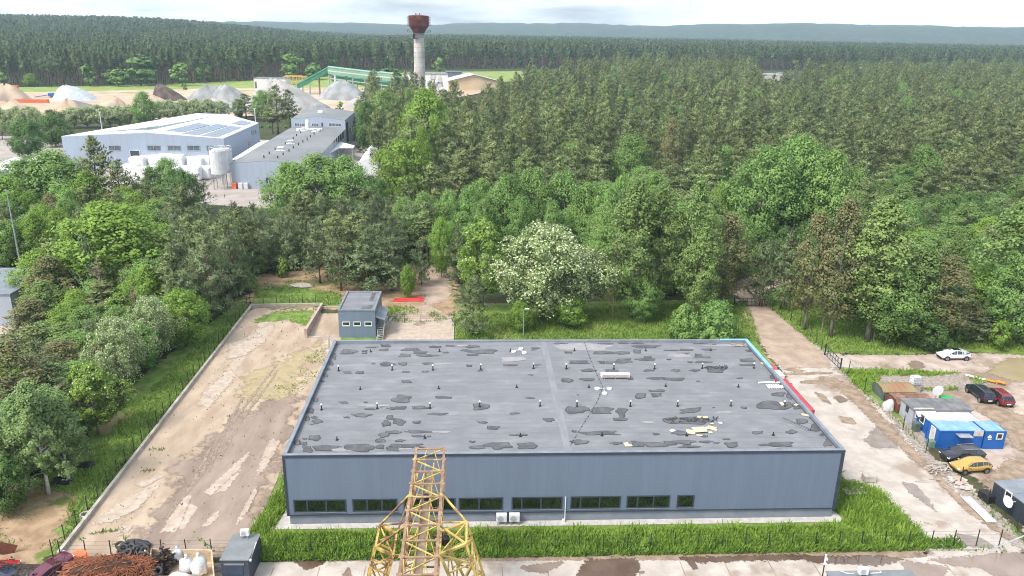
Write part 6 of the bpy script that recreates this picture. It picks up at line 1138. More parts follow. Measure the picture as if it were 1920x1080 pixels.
def leafy(h, w, z0, K, per, leaf, seed, shape='oval', flowers=0, clump=.17, m='broad', bark=None, stems=1, up=.12, open_=0., lo=False):
    rs = np.random.RandomState(seed); R0 = w/2; cs = []; K = K if lo else int(K*1.9)
    while len(cs) < K:
        t = rs.rand()
        if shape == 'oval': pr = math.sin(math.pi*min(1, t*.92+.08))**.55
        elif shape == 'round': pr = math.sin(math.pi*min(1, t*.85+.13))**.6
        elif shape == 'tall': pr = (math.sin(math.pi*min(1, (t*.86+.14))))**.8*(1-.25*t)
        else: pr = (1-t)**.75+.12
        rad = math.sqrt(rs.uniform(.10, 1)); a = rs.uniform(0, 2*math.pi); lob = 1+.20*math.sin(2*a+seed+t*3)+.16*math.sin(3*a+seed*1.7+t*7)+.12*math.sin(5*t*3+seed)
        cs.append((math.cos(a)*R0*pr*rad*lob*.88, math.sin(a)*R0*pr*rad*lob*.88, z0+(h-z0)*(t*.95+.02), rad))
    cs = np.array(cs); C = []; Nn = []; Sn = []; zc = z0+(h-z0)*.45
    for x, y, z, rad in cs:
        cr = (clump if lo else clump*.74)*w*rs.uniform(.45, 1.25); k = int(per*(1 if lo else 1.25)*rs.uniform(.7, 1.3)); d = unit(rs.normal(size=(k, 3))); d[:, 2] += .25; d = unit(d)
        P = np.array([x, y, z])+d*cr*np.array([1, 1, 1.05])*(rs.rand(k, 1)**.45); out = unit(np.array([[x, y, (z-zc)*.8]])+1e-3); C.append(P); Nn.append(unit(d*.8+out*.5+np.array([0, 0, up])+rs.normal(size=(k, 3))*.5)); Sn.append(unit(d*.75+out*.6+np.array([0, 0, .35])+rs.normal(size=(k, 3))*.22))
    C = np.concatenate(C); Nn = np.concatenate(Nn); Sn = np.concatenate(Sn); q97 = np.percentile(np.hypot(C[:, 0], C[:, 1]), 96); f_ = R0/q97; C[:, :2] *= f_; cs[:, :2] *= f_; lf = leaf if lo else leaf*.50; s = lf*rs.uniform(.6, 1.25, len(C)); V, Fq = cards(C, Nn, s, s*rs.uniform(.5, .85, len(C)), rs)
    Fq = face_to(V, Fq, Sn); crown = nmesh('crown', V, Fq, [LM[m]], nrm=Sn); fl = None
    if flowers:
        sel = rs.rand(len(C)) < flowers; rr = (np.linalg.norm(C[sel][:, :2], axis=1) > w*.12) | (C[sel][:, 2] > h*.7); Cs = C[sel][rr]; Ns = Nn[sel][rr]; Cs = Cs+Ns*lf*.8; s = lf*rs.uniform(.6, 1.1, len(Cs)); V, Fq = cards(Cs, unit(Ns+rs.normal(size=Ns.shape)*.4), s, s*.6, rs); fl = nmesh('blossom', V, Fq, [m_flower])
    L_ = []; order = rs.permutation(len(cs))[:int(16+w)]
    for i in order: x, y, z, rad = cs[i]; zb = max(h*.12, min(z-math.hypot(x, y)*.7, h*.75)); L_.append(((0, 0, zb), (x, y, z), .012*h*(1-zb/h)+.02))
    tr = trunkmesh('trunk', h*.9, .011*h+.04, bark or m_gbark, L_); return crown, tr, fl
def pine(h, w, z0, seed, m='pine', whorl=.62, tuft=.5, dens=1., bark=None, top=1., wid=.11, q=7):
    rs = np.random.RandomState(seed); R0 = w/2; C = []; Nn = []; Cb = []; Dd = []; L_ = []; z = z0; ph = rs.uniform(0, 6, 4)
    while z < h-.35:
        t = (z-z0)/(h-z0); pr = min(1, .62+t*2.6)*(1-t)**.56*(1+.14*math.sin(t*9+ph[0]))+.06; nb = max(4, int((6.4-2*t)*rs.uniform(.8, 1.2)))
        for k in range(nb):
            if rs.rand() > .95-.15*(t < .3): continue
            a = rs.uniform(0, 2*math.pi); ln = R0*pr*rs.uniform(.6, 1.2)*(1+.15*math.sin(a*2+ph[1])); el = .10+.6*t+rs.uniform(-.12, .18); d = np.array([math.cos(a)*math.cos(el), math.sin(a)*math.cos(el), math.sin(el)])
            s0 = np.array([0, 0, z]); L_.append((s0, s0+d*ln*.85, .018+.012*ln)) if rs.rand() < .35 else None
            nt_ = max(2, int(ln/.40*dens))
            for j in range(nt_):
                f = .3+.7*(j+rs.rand())/nt_; p = s0+d*ln*f+np.array([rs.normal()*.17*ln*f, rs.normal()*.17*ln*f, rs.normal()*.10+.12*ln*f*f])
                C.append(p+rs.normal(size=(q, 3))*tuft*.34*np.array([1, 1, .7])); Nn.append(unit(d*.75+np.array([0, 0, .65])+rs.normal(size=(q, 3))*.40))
                e = 3; Cb.append(np.repeat(p[None], e, 0)); Dd.append(unit(d*.6+np.array([0, 0, 1.])+rs.normal(size=(e, 3))*.45))
        z += whorl*rs.uniform(.8, 1.2)
    p = np.array([0, 0, h-.7]); dd = unit(np.array([0, 0, 1.2])+rs.normal(size=(8, 3))*.45); Cb.append(np.repeat(p[None], 8, 0)); Dd.append(dd)
    C = np.concatenate(C); Nn = np.concatenate(Nn); f_ = R0/np.percentile(np.hypot(C[:, 0], C[:, 1]), 96); C[:, :2] *= f_; s = tuft*.34*rs.uniform(.6, 1.3, len(C)); V, Fq = cards(C, Nn, s, s*.42, rs); Cb = np.concatenate(Cb); Cb[:, :2] *= f_; Dd = np.concatenate(Dd); V2, F2 = spikes(Cb, Dd, tuft*rs.uniform(.6, 1.1, len(Cb)), tuft*wid*1.8*rs.uniform(.7, 1.2, len(Cb)), rs); Fq = np.concatenate([Fq, F2+len(V)]); V = np.concatenate([V, V2]); A_ = np.concatenate([C, Cb]); rad_ = np.hypot(A_[:, 0], A_[:, 1]); tt = np.clip((A_[:, 2]-z0)/(h-z0), 0, 1)
    Sn = unit(np.column_stack([A_[:, 0]/np.maximum(.6, rad_)*.8, A_[:, 1]/np.maximum(.6, rad_)*.8, .30+.55*tt])+rs.normal(size=A_.shape)*.24); Fq = face_to(V, Fq, Sn)
    return nmesh('crown', V, Fq, [LM[m]], nrm=Sn), trunkmesh('trunk', h*.97, .010*h+.03, bark or m_bark, L_[:40]), None
def bare(h, w, seed):
    rs = random.Random(seed); b = MB(); b.tube([(0, 0, 0), (.05*h*.1, 0, h*.5), (0, .02*h, h)], [.012*h+.03, .008*h, .02], 6)
    for q in range(70):
        z = h*(.18+.8*rs.random()); l = w/2*(1-z/h)**.6*rs.uniform(.6, 1.1)+.2; a = rs.uniform(0, 6.28); e = Vector((math.cos(a)*l, math.sin(a)*l, z+l*rs.uniform(-.1, .5))); b.tube([(0, 0, z), e], [.035, .01], 4, cap=False)
        for j in range(4): f = rs.uniform(.3, 1); s = Vector((0, 0, z)).lerp(e, f); b.tube([s, s+Vector((rs.uniform(-.4, .4), rs.uniform(-.4, .4), rs.uniform(0, .4)))], [.018, .006], 3, cap=False)
    me = bpy.data.meshes.new('branches'); me.from_pydata(b.v, [], b.f); me.materials.append(m_twig); return me, None, None
# unit prototypes are built at real size (h, w); copies are scaled a little
PR = {
 'pine': [pine(20, 6.8, 5.5, s, whorl=.68, dens=.8, tuft=.75, wid=.13) for s in (1, 2, 3, 4)], 'young': [pine(9.5, 6.0, 1.0, s, 'young', .5, .50, 1.0, wid=.10) for s in (11, 12, 13, 14)],
 'poplar': [leafy(17, 7.0, 2.5, 85, 75, .30, s, 'tall', m='poplar') for s in (21, 22, 23)], 'broad': [leafy(13, 9.5, 1.8, 95, 80, .32, s, 'oval', m='broad') for s in (31, 32, 33)],
 'lime': [leafy(11, 9, 1.2, 95, 80, .30, s, 'oval', m='lime') for s in (41, 42)], 'acacia': [leafy(11, 11, 2.6, 80, 85, .30, s, 'round', flowers=.50, clump=.13, m='acacia') for s in (51, 52)],
 'acacialeaf': [leafy(11, 8, 2.0, 80, 80, .30, s, 'oval', flowers=.07, clump=.14, m='lime') for s in (55, 56)], 'brown': [leafy(14, 6, 2.5, 70, 55, .27, s, 'tall', m='brown') for s in (61, 62)],
 'dark': [leafy(10, 9, .8, 85, 75, .32, s, 'oval', m='dark') for s in (71, 72)], 'silver': [leafy(14, 6.5, 3.2, 85, 75, .26, s, 'cone', m='silver', bark=m_wbark, clump=.15) for s in (81, 82, 83)],
 'bush': [leafy(5, 6, .1, 60, 80, .27, s, 'round', m='broad', clump=.17) for s in (91, 92)], 'sapling': [leafy(3.5, 3., .2, 24, 45, .2, s, 'oval', m='lime') for s in (95, 96)], 'spruce': [pine(8, 4, .3, 97, 'spruce', .4, .4, 1.2)], 'bare': [bare(11, 4, s) for s in (98, 99)],
 'farpine': [pine(25, 6.5, 12+s, 100+s, 'farpine', 1.6, 1.7, .42, wid=.16, q=5) for s in (0, 1, 2)], 'farbroad': [leafy(17, 10, 3, 26, 26, .9, s, 'oval', m='broad', clump=.2, lo=True) for s in (111, 112)], 'farpatch': None}
SIZE = dict(pine=(20, 6.2), young=(9.5, 6), poplar=(17, 7), broad=(13, 9.5), lime=(11, 9), acacia=(11, 11), acacialeaf=(11, 8), brown=(14, 6), dark=(10, 9), silver=(14, 6.5), bush=(5, 6), sapling=(3.5, 3), spruce=(8, 4), bare=(11, 4), farpine=(25, 6.5), farbroad=(17, 10))
NM = dict(pine='pine_tree', young='young_pine', poplar='poplar_tree', broad='leafy_tree', lime='lime_green_tree', acacia='acacia_tree', acacialeaf='acacia_tree', brown='browning_tree', dark='dark_leafy_tree', silver='aspen_tree', bush='bush', sapling='sapling', spruce='spruce_tree', bare='bare_tree', farpine='pine_tree', farbroad='leafy_tree')
SRC = {}
def tree(kind, P, h, w, label, group=None, var=None, rz=None):
    v = var if var is not None else R_.randrange(len(PR[kind])); crown, trunk, fl = PR[kind][v]; H0, W0 = SIZE[kind]
    t = thing(NM[kind], label, 'bush' if kind in ('bush', 'sapling') else 'tree', P, R_.uniform(0, 6.28) if rz is None else rz, group); t.scale = (w/W0, w/W0, h/H0)
    o = bpy.data.objects.new('branches' if kind == 'bare' else 'crown', crown); COL.objects.link(o); o.parent = t; SRC.setdefault((kind, v), []).append(o)
    if trunk: q = bpy.data.objects.new('trunk', trunk); COL.objects.link(q); q.parent = t
    if fl: q = bpy.data.objects.new('blossom', fl); COL.objects.link(q); q.parent = t
    return t
def T(kind, bx, by, ty, wpx, label, group=None, var=None):
    P = UT(bx, by); k = (P-Vector((0, 0, CAMH))).length/F; H_ = HZ(P, ty)-P.z; return tree(kind, P-Vector((0, 0, .1)), H_, wpx*k*1.06, label, group, var)
occ = []   # keep random trees clear of the measured ones
def TT(*a, **k): t = T(*a, **k); occ.append((t.location.x, t.location.y, t.scale.x*SIZE[a[0]][1]*.36)); return t
# measured trees ------------------------------------------------
TT('acacia', 1018, 602, 428, 180, 'large acacia covered in cream blossom behind the warehouse', var=0); TT('acacia', 1085, 590, 470, 110, 'smaller acacia heavy with white blossom right of the large one', var=1)
TT('acacialeaf', 905, 575, 415, 104, 'bright green acacia with few flowers left of the large blossoming one'); TT('lime', 975, 622, 560, 48, 'small green tree under the left side of the blossoming acacia', 'small green trees under the acacia'); TT('lime', 1068, 612, 553, 70, 'small green tree under the right side of the blossoming acacia', 'small green trees under the acacia')
TT('young', 887, 630, 515, 78, 'grey green pine standing alone on the lawn edge by the rear slab', var=1); TT('lime', 828, 520, 410, 46, 'narrow yellow green tree behind the pines near the path'); TT('lime', 765, 560, 495, 26, 'small bright sapling beside the red pipes'); TT('sapling', 530, 520, 484, 28, 'young green sapling at the edge of the pines beyond the yard')
TT('bare', 1148, 598, 440, 34, 'thin dead brown spruce left of the tall poplars')
TT('poplar', 1182, 596, 333, 112, 'tall green poplar behind the lawn, left one of the pair'); TT('poplar', 1228, 590, 345, 80, 'tall green poplar close behind the left one of the pair'); TT('poplar', 1290, 592, 333, 78, 'tall narrow poplar, right one of the pair behind the lawn'); TT('broad', 1200, 605, 520, 62, 'low dense tree at the foot of the tall poplars'); TT('poplar', 1305, 600, 420, 70, 'shorter poplar in front of the narrow one')
TT('brown', 1352, 580, 402, 92, 'brown tinged birch left of the track gate'); TT('bush', 1281, 640, 574, 62, 'round green bush behind the warehouse parapet, left one'); TT('bush', 1340, 643, 568, 84, 'round green bush behind the warehouse parapet, right one')
TT('young', 1428, 575, 455, 66, 'pine standing just behind the track gate'); TT('young', 1463, 580, 425, 76, 'taller pine right of the track gate')
TT('brown', 1508, 618, 400, 78, 'orange brown thinning birch right of the track'); TT('brown', 1556, 632, 372, 92, 'tall browning birch with a pale leaning stem right of the track', var=1); TT('bare', 1540, 625, 455, 28, 'bare pale leaning stem in front of the browning birches')
TT('poplar', 1625, 640, 368, 128, 'large green poplar right of the browning birches'); TT('broad', 1660, 645, 500, 110, 'dense green tree at the foot of the large poplar'); TT('poplar', 1705, 640, 455, 90, 'green poplar right of the dense low tree'); TT('brown', 1755, 645, 480, 92, 'dull green browning tree behind the white car'); TT('dark', 1735, 655, 590, 66, 'dark bushy tree just behind the white car')
TT('poplar', 1880, 610, 372, 120, 'pale green poplar near the right edge'); TT('lime', 1835, 600, 500, 90, 'bright green bushy tree right of the white car'); TT('broad', 1900, 640, 480, 100, 'green tree at the right edge above the grass'); TT('sapling', 1870, 655, 600, 40, 'thin young tree on the grass near the right edge')
TT('lime', 1780, 560, 465, 70, 'bright yellow green tree behind the browning tree'); TT('lime', 1835, 520, 410, 60, 'yellow green tree in front of the dark pines at the right'); TT('broad', 1770, 520, 425, 100, 'domed green tree left of the yellow green one'); TT('silver', 1855, 470, 372, 80, 'silvery leaved tree below the dark pines at the right'); TT('dark', 1825, 480, 382, 90, 'dark round tree beside the silvery one')
TT('broad', 1420, 480, 278, 120, 'left one of three big green maples inside the pine wood'); TT('broad', 1478, 470, 262, 120, 'middle one of three big green maples inside the pine wood'); TT('broad', 1535, 480, 285, 100, 'right one of three big green maples inside the pine wood'); TT('lime', 1345, 470, 345, 60, 'light green tree left of the three maples')
for j, (x, by, ty, w) in enumerate([(945, 480, 330, 85), (1000, 470, 318, 85), (1055, 475, 325, 85), (1095, 480, 345, 60), (1135, 490, 345, 70), (1165, 470, 330, 60), (880, 480, 350, 60), (840, 480, 358, 55), (975, 500, 372, 55), (1035, 505, 380, 55), (905, 495, 375, 50)]):
    TT('broad', x, by, ty, w, 'leafy tree in the green belt between the acacias and the pines, number %s from its left end' % ['seven', 'nine', 'ten', 'eleven', 'twelve', 'thirteen', 'three', 'one', 'eight', 'nine point five', 'five'][j] if 0 else ['leafy tree in the belt behind the bright green acacia', 'tallest leafy tree in the belt behind the blossoming acacia', 'second tallest leafy tree right of the tallest in the belt', 'narrow leafy tree at the right of the belt', 'leafy tree in the belt beside the tall poplars', 'leafy tree directly behind the tall left poplar', 'leafy tree in the belt left of the bright green acacia top', 'leafy tree at the left end of the belt above the path', 'small leafy tree just behind the blossoming acacia top', 'small leafy tree right of the blossoming acacia top', 'small leafy tree behind the bright green acacia'][j], 'leafy belt behind the acacias')
for j, (k, x, by, ty, w, lb) in enumerate([('lime', 800, 330, 172, 90, 'bright green willow at the foot of the water tower'), ('lime', 760, 395, 258, 95, 'bright green tree left of the pine wood, below the tower'), ('lime', 795, 380, 235, 34, 'narrow bright tree in front of the tower willow'), ('dark', 690, 290, 190, 44, 'dark tree left of the tower behind the car park'), ('broad', 722, 275, 172, 60, 'green tree among dark pines left of the tower'), ('broad', 548, 420, 305, 90, 'leafy tree before the workshop front, left one'), ('broad', 600, 425, 292, 110, 'leafy tree before the workshop front, middle one'), ('broad', 655, 425, 296, 110, 'leafy tree before the workshop front, right one'), ('dark', 700, 430, 330, 70, 'dark leafy tree right of the workshop trees')]): TT(k, x, by, ty, w, lb)
for j, (k, x, by, ty, w, lb) in enumerate([('broad', 25, 330, 225, 60, 'trees'), ]): pass
for (k, x, by, ty, w, lb) in [('dark', 57, 295, 222, 58, 'round dark green tree by the factory road, left one'), ('dark', 105, 275, 206, 52, 'round dark green tree by the factory road, right one'), ('broad', 275, 245, 174, 38, 'round green tree behind the factory hall'), ('spruce', 674, 286, 262, 14, 'small dark spruce in the factory car park'),
    ('pine', 522, 252, 160, 42, 'tall bare stemmed pine left of the office wing, middle one'), ('pine', 545, 253, 168, 36, 'tall bare stemmed pine left of the office wing, right one'), ('pine', 512, 250, 172, 24, 'tall bare stemmed pine left of the office wing, left one'), ('broad', 495, 228, 170, 40, 'green tree behind the tall bare stemmed pines'), ('pine', 462, 225, 176, 36, 'pine behind the right end of the factory hall'), ('dark', 448, 222, 186, 22, 'small dark tree by the orange truck'),
    ('lime', 60, 163, 137, 24, 'small yellow green tree on the meadow edge at the left'), ('farbroad', 265, 162, 104, 54, 'big green tree at the front of the far wood'), ('farbroad', 170, 163, 122, 24, 'narrow green tree at the front of the far wood'), ('farbroad', 342, 162, 118, 34, 'green tree at the front of the far wood right of the big one'), ('farbroad', 222, 163, 128, 30, 'low green tree left of the big one at the far wood edge'), ('farbroad', 545, 150, 98, 36, 'bright round tree at the wood edge near the conveyor'), ('farbroad', 590, 150, 118, 34, 'low green tree at the upper end of the conveyor'), ('sapling', 348, 170, 156, 10, 'small shrub on the meadow behind the quarry'), ('farbroad', 735, 150, 128, 40, 'low green trees behind the conveyor'), ('farbroad', 640, 215, 190, 14, 'small green tree beside the big stone heap'), ('farbroad', 825, 138, 108, 22, 'grey green tree behind the painted block')]: TT(k, x, by, ty, w, lb)
for j, x in enumerate((5, 38, 62, 140, 165, 190, 208, 225, 245, 320, 345, 370, 392, 415, 300)):
    nmw = ['first', 'second', 'third', 'fourth', 'fifth', 'sixth', 'seventh', 'eighth', 'ninth', 'tenth', 'eleventh', 'twelfth', 'thirteenth', 'fourteenth', 'fifteenth'][sorted((5, 38, 62, 140, 165, 190, 208, 225, 245, 320, 345, 370, 392, 415, 300)).index(x)]
    TT('acacia', x, 262-(x > 130)*22-(x > 280)*12, 203-(x > 130)*4-(x > 280)*10+R_.uniform(-3, 3), 40-(x > 280)*6, 'blossoming roadside acacia between quarry and factory, %s from the left' % nmw, 'roadside acacias')
for x in (489, 504, 519, 535): TT('bush', x, 240, 234.5, 8, 'clipped round shrub by the road near the office wing, %s' % {489: 'leftmost of four', 504: 'second of four', 519: 'third of four', 535: 'rightmost of four'}[x], 'clipped shrubs')
# left wood, measured
for k, x, by, ty, w, lb in [('lime', 225, 560, 385, 185, 'very large light green tree in the left wood'), ('lime', 165, 545, 420, 90, 'light green tree at the left shoulder of the very large one'), ('lime', 88, 585, 472, 90, 'pale green tree above the path at the left'), ('lime', 290, 620, 500, 70, 'bright green tree between the dark pines left of the yard'), ('lime', 350, 650, 540, 76, 'bright green tree nearest the far left corner of the yard'), ('acacia', 292, 678, 560, 72, 'cream flowering acacia below the bright green trees'), ('acacia', 228, 735, 600, 84, 'large cream flowering acacia beside the left grass strip', ), ('acacialeaf', 185, 815, 682, 96, 'green acacia with few flowers above the aspens'), ('silver', 92, 925, 712, 92, 'aspen with white stem, front one of the left corner group'), ('silver', 130, 905, 738, 74, 'aspen with white stem, right one of the left corner group'), ('silver', 58, 918, 742, 84, 'aspen with white stem, left one of the left corner group'), ('silver', 30, 890, 748, 92, 'aspen at the left rear of the corner group'), ('silver', 110, 880, 724, 84, 'aspen at the rear of the corner group'),
      ('brown', 40, 800, 640, 110, 'browning twiggy tree in the lower left wood'), ('young', 90, 760, 640, 80, 'grey green pine among the browning trees at lower left'), ('bare', 200, 610, 478, 40, 'bare grey tree in front of the very large light green one'), ('bare', 262, 640, 535, 40, 'bare grey tree left of the bright green one'), ('bare', 320, 480, 375, 34, 'bare brown tree above the very large light green one'), ('dark', 20, 960, 850, 70, 'dark twiggy tree at the lower left edge'), ('brown', 5, 940, 800, 60, 'grey brown tree cut by the left edge'), ('brown', 70, 640, 560, 80, 'brown branched shrubby tree beside the grey building'),
      ('young', 180, 590, 440, 60, 'dark pine left of the bare grey tree'), ('young', 400, 600, 440, 90, 'tall dark pine by the far left corner of the yard'), ('young', 345, 560, 420, 80, 'dark pine right of the very large light green tree'), ('young', 440, 560, 410, 80, 'dark pine at the top of the yard corner'), ('pine', 195, 420, 255, 62, 'tall irregular pine before the factory hall'), ('pine', 235, 430, 300, 54, 'pine right of the tall irregular one'), ('broad', 120, 420, 285, 120, 'green tree left of the tall irregular pine'), ('broad', 60, 430, 300, 110, 'green tree at the left before the white tents'), ('lime', 20, 450, 330, 90, 'light green tree at the left edge near the mast'), ('broad', 322, 400, 300, 52, 'green tree before the wrapped stacks'), ('silver', 290, 405, 310, 50, 'slender green tree before the wrapped stacks'), ('young', 375, 405, 325, 52, 'small pine right of the green tree before the stacks'), ('dark', 350, 410, 318, 46, 'dark tree between the stacks and the small pine'), ('lime', 175, 430, 325, 60, 'light green tree in front of the tall irregular pine'),
      ('young', 640, 545, 425, 90, 'grey green pine left of the small office block'), ('young', 690, 548, 432, 100, 'broad grey green pine behind the small office block'), ('young', 735, 545, 440, 90, 'grey green pine right of the small office block'), ('young', 790, 535, 452, 46, 'slim pine beside the sandy path'), ('young', 860, 530, 425, 56, 'dark pine between the path and the green acacia'), ('young', 660, 500, 415, 80, 'pine in the row behind the office block pines'), ('young', 600, 530, 420, 76, 'pine at the left end of the office block pines')]:
    TT(k, x, by, ty, w, lb)
# random woods --------------------------------------------------
def rfill(poly, n, mind, picks, seed, terr=False, occr=True, far=1e9):
    r = random.Random(seed); xs_ = [p[0] for p in poly]; ys_ = [p[1] for p in poly]; out = []; cell = {}; tries = 0
    while len(out) < n and tries < n*60:
        tries += 1; x, y = r.uniform(min(xs_), max(xs_)), r.uniform(min(ys_), max(ys_))
        if not inpoly(x, y, poly): continue
        if occr and any((x-a)**2+(y-b)**2 < (c+mind*.3)**2 for a, b, c in occ): continue
        cx, cy_ = int(x/mind), int(y/mind); bad = False
        for i in (-1, 0, 1):
            for j in (-1, 0, 1):
                for q in cell.get((cx+i, cy_+j), ()):
                    if (q[0]-x)**2+(q[1]-y)**2 < mind*mind: bad = True
        if bad: continue
        cell.setdefault((cx, cy_), []).append((x, y)); out.append((x, y, r))
    return out
def gp(*pp): return [(U(*p).x, U(*p).y) for p in pp]
# mid pine wood on the right
MIDW = gp((715, 450), (708, 330), (695, 290), (700, 245), (690, 205), (770, 205), (830, 235), (900, 240), (960, 205), (1020, 185), (1100, 166), (1250, 158), (1400, 160), (1425, 195), (1490, 195), (1510, 172), (1900,168),(2250,170), (2350, 470), (1900, 470), (1780, 440), (1560, 420), (1350, 440), (1120, 430), (950, 425), (800, 440))
pts = rfill(MIDW, 2000, 5.8, None, 5); pts.sort(key=lambda p: p[0]**2+p[1]**2); print('mid', len(pts))
def visible(x, y, m=60): px, py = PX((x, y, 15)); return -m < px < 1920+m
pts = [p for p in pts if visible(p[0], p[1])]
words2 = ['grey green', 'olive green', 'dark green']
STUFF = {}
def stuffpt(name, kind, x, y, z, s, sz): STUFF.setdefault(name, []).append((kind, x, y, z, s, sz))
def bare_site(x, y): px, py = PX((x, y, 12)); return 1415 < px < 1492 and py < 175
r = random.Random(50); nind = 0
for i, (x, y, _) in enumerate(pts):
    h = r.uniform(15.0, 23.5)*(1.0 if y > 215 else .85); kind = 'pine'
    px, py = PX((x, y, 0)); nb = y < 240
    if r.random() < (.10 if nb else .035): kind = 'broad'; h *= .8
    elif r.random() < .02: kind = 'brown'; h *= .95
    if 1418 < px < 1495 and y > 300 and PX((x, y, h))[1] < 150 and y < 520: h *= .7
    if nind < 200 and kind == 'pine':
        nind += 1; P = (x, y, tz(x, y)-.1); side = 'left third' if px < 1100 else ('middle' if px < 1500 else 'right third'); rank = 'front' if y < 215 else ('second' if y < 250 else 'inner')
        tree('pine', P, h, r.uniform(7.2, 9.2), 'pine in the %s ranks of the dense wood, %s of its width' % (rank, side), 'pines of the dense wood, %s ranks, %s' % (rank, side))
    else: stuffpt('wood_interior', kind, x, y, tz(x, y)-.1, r.uniform(1.04, 1.42), h/SIZE[kind][0])
# belt between and behind the measured trees
BELT = gp((760, 470), (900, 440), (1120, 440), (1350, 450), (1400, 520), (1330, 560), (1130, 560), (1110, 500), (870, 500), (760, 500))
for x, y, _ in rfill(BELT, 70, 4.4, None, 8): px = PX((x, y, 0))[0]; tree(r.choice(['broad', 'pine', 'young', 'broad', 'dark', 'poplar']), (x, y, -.1), r.uniform(9, 14), r.uniform(6, 9), 'tree filling the shade behind the acacias and poplars, %s' % ('left part' if px < 1000 else 'right part'), 'infill trees behind the acacias')
RW = gp((1560, 430), (1900, 440), (2150, 460), (2200, 640), (1960, 655), (1800, 640), (1680, 625), (1590, 590), (1520, 540), (1440, 500), (1440, 450))
for x, y, _ in rfill(RW, 150, 4.3, None, 9):
    px, py = PX((x, y, 0)); k = r.choice(['broad', 'lime', 'silver', 'poplar', 'young', 'pine', 'dark', 'lime', 'brown']) ; h = r.uniform(8, 12)*(1.25 if k in ('poplar', 'pine') else 1)*(.75 if k in ('lime', 'young') else 1)
    tree(k, (x, y, -.1), h, r.uniform(6.5, 10), '%s in the mixed wood at the right, %s' % (NM[k].replace('_', ' '), 'rear part' if py < 520 else 'front part'), 'mixed wood at the right')
UND = [(x, y) for x, y, _ in rfill(RW, 330, 2.6, None, 10, occr=False)]
for x, y in UND: stuffpt('undergrowth', r.choice(['bush', 'sapling']), x, y, 0, r.uniform(.5, 1.0), r.uniform(.5, 1))
for x, y, _ in rfill(BELT, 160, 2.6, None, 12, occr=False): stuffpt('undergrowth', 'bush', x, y, 0, r.uniform(.4, .8), r.uniform(.4, .9))
# left wood and the young pine band
LW = gp((-250, 430), (20, 400), (300, 425), (400, 470), (530, 478), (560, 445), (760, 445), (800, 470), (700, 540), (600, 505), (470, 512), (455, 560), (370, 620), (300, 675), (215, 735), (165, 795), (100, 850), (60, 900), (-300, 930))
PATHL = gp((-200, 545), (40, 515), (310, 492), (320, 515), (90, 570), (70, 640), (20, 720), (-200, 740))
n_ = 0
for x, y, _ in rfill(LW, 330, 3.5, None, 15):
    if inpoly(x, y, PATHL) or not visible(x, y, 120): continue
    px, py = PX((x, y, 0)); n_ += 1; right = px > 330; k = r.choice(['young', 'young', 'young', 'young', 'pine'] if right else ['young', 'lime', 'lime', 'broad', 'pine', 'poplar', 'brown', 'broad', 'acacialeaf']); h = r.uniform(8.5, 11.5)*(1.15 if k == 'pine' else 1)*(.72 if not right and py > 600 else 1)
    if py > 640: h *= .85
    tree(k, (x, y, -.1), h, r.uniform(6, 8.5), '%s in the left wood, %s' % (NM[k].replace('_', ' '), ('rear right part below the workshop' if right else 'rear left part') if py < 520 else 'part beside the long yard'), 'left wood, %s' % ('rear' if py < 520 else 'near'))
print('left', n_)
for x, y, _ in rfill(LW, 600, 2.6, None, 16, occr=False):
    if not inpoly(x, y, PATHL): stuffpt('undergrowth', r.choice(['bush', 'sapling', 'bush']), x, y, 0, r.uniform(.45, .9), r.uniform(.4, .8))
TW = [(UT(a, b).x, UT(a, b).y) for a, b in ((655, 260), (700, 262), (712, 330), (760, 330), (800, 240), (780, 205), (680, 215))]
for x, y, _ in rfill(TW, 60, 4.6, None, 17):
    k = r.choice(['pine', 'young', 'pine', 'broad']); tree(k, (x, y, tz(x, y)-.1), r.uniform(10, 14) if k != 'young' else r.uniform(8, 10), r.uniform(6.5, 9), '%s in the clump left of the water tower' % NM[k].replace('_', ' '), 'clump left of the water tower')
FB = gp((415, 385), (520, 400), (600, 410), (720, 420), (715, 350), (700, 400), (560, 375), (520, 388))
# far forest
def far(poly, n, mind, seed, front=None):
    out = rfill(poly, n, mind, None, seed, occr=False); return out
EDGE = [UT(-500, 166), UT(0, 164), UT(200, 162), UT(400, 158), UT(480, 152), UT(590, 143), UT(640, 136), UT(700, 133), UT(800, 131), UT(900, 129.5), UT(1100, 129), UT(1300, 131), UT(1500, 133), UT(1900, 138), UT(2500, 145)]
FW = [(p.x, p.y) for p in EDGE]; top = [(1350, 1150), (400, 1500), (-100, 1550), (-700, 1450), (-1100, 1000)]
npt = rfill([(p[0], p[1]) for p in FW]+[(1500, 1100), (1100, 1300), (300, 1400), (-500, 1350), (-1150, 900)], 13000, 6.0, None, 33, occr=False); print('far', len(npt))
npt = [p for p in npt if visible(p[0], p[1], 30)]; npt.sort(key=lambda p: p[0]**2+p[1]**2)
for i, (x, y, _) in enumerate(npt):
    k = 'farbroad' if r.random() < .05 else 'farpine'; h = r.uniform(.86, 1.1)
    if i < 10: tree('farpine', (x, y, tz(x, y)-.1), 25*h, 6.5, 'tall pine at the front edge of the far forest behind the quarry yard', 'front pines of the far forest', var=i % 3)
    else: stuffpt('far_forest', k, x, y, tz(x, y)-.2, r.uniform(.9, 1.25), h*(.8 if k == 'farbroad' else 1))
r2 = random.Random(61); cnt = 0
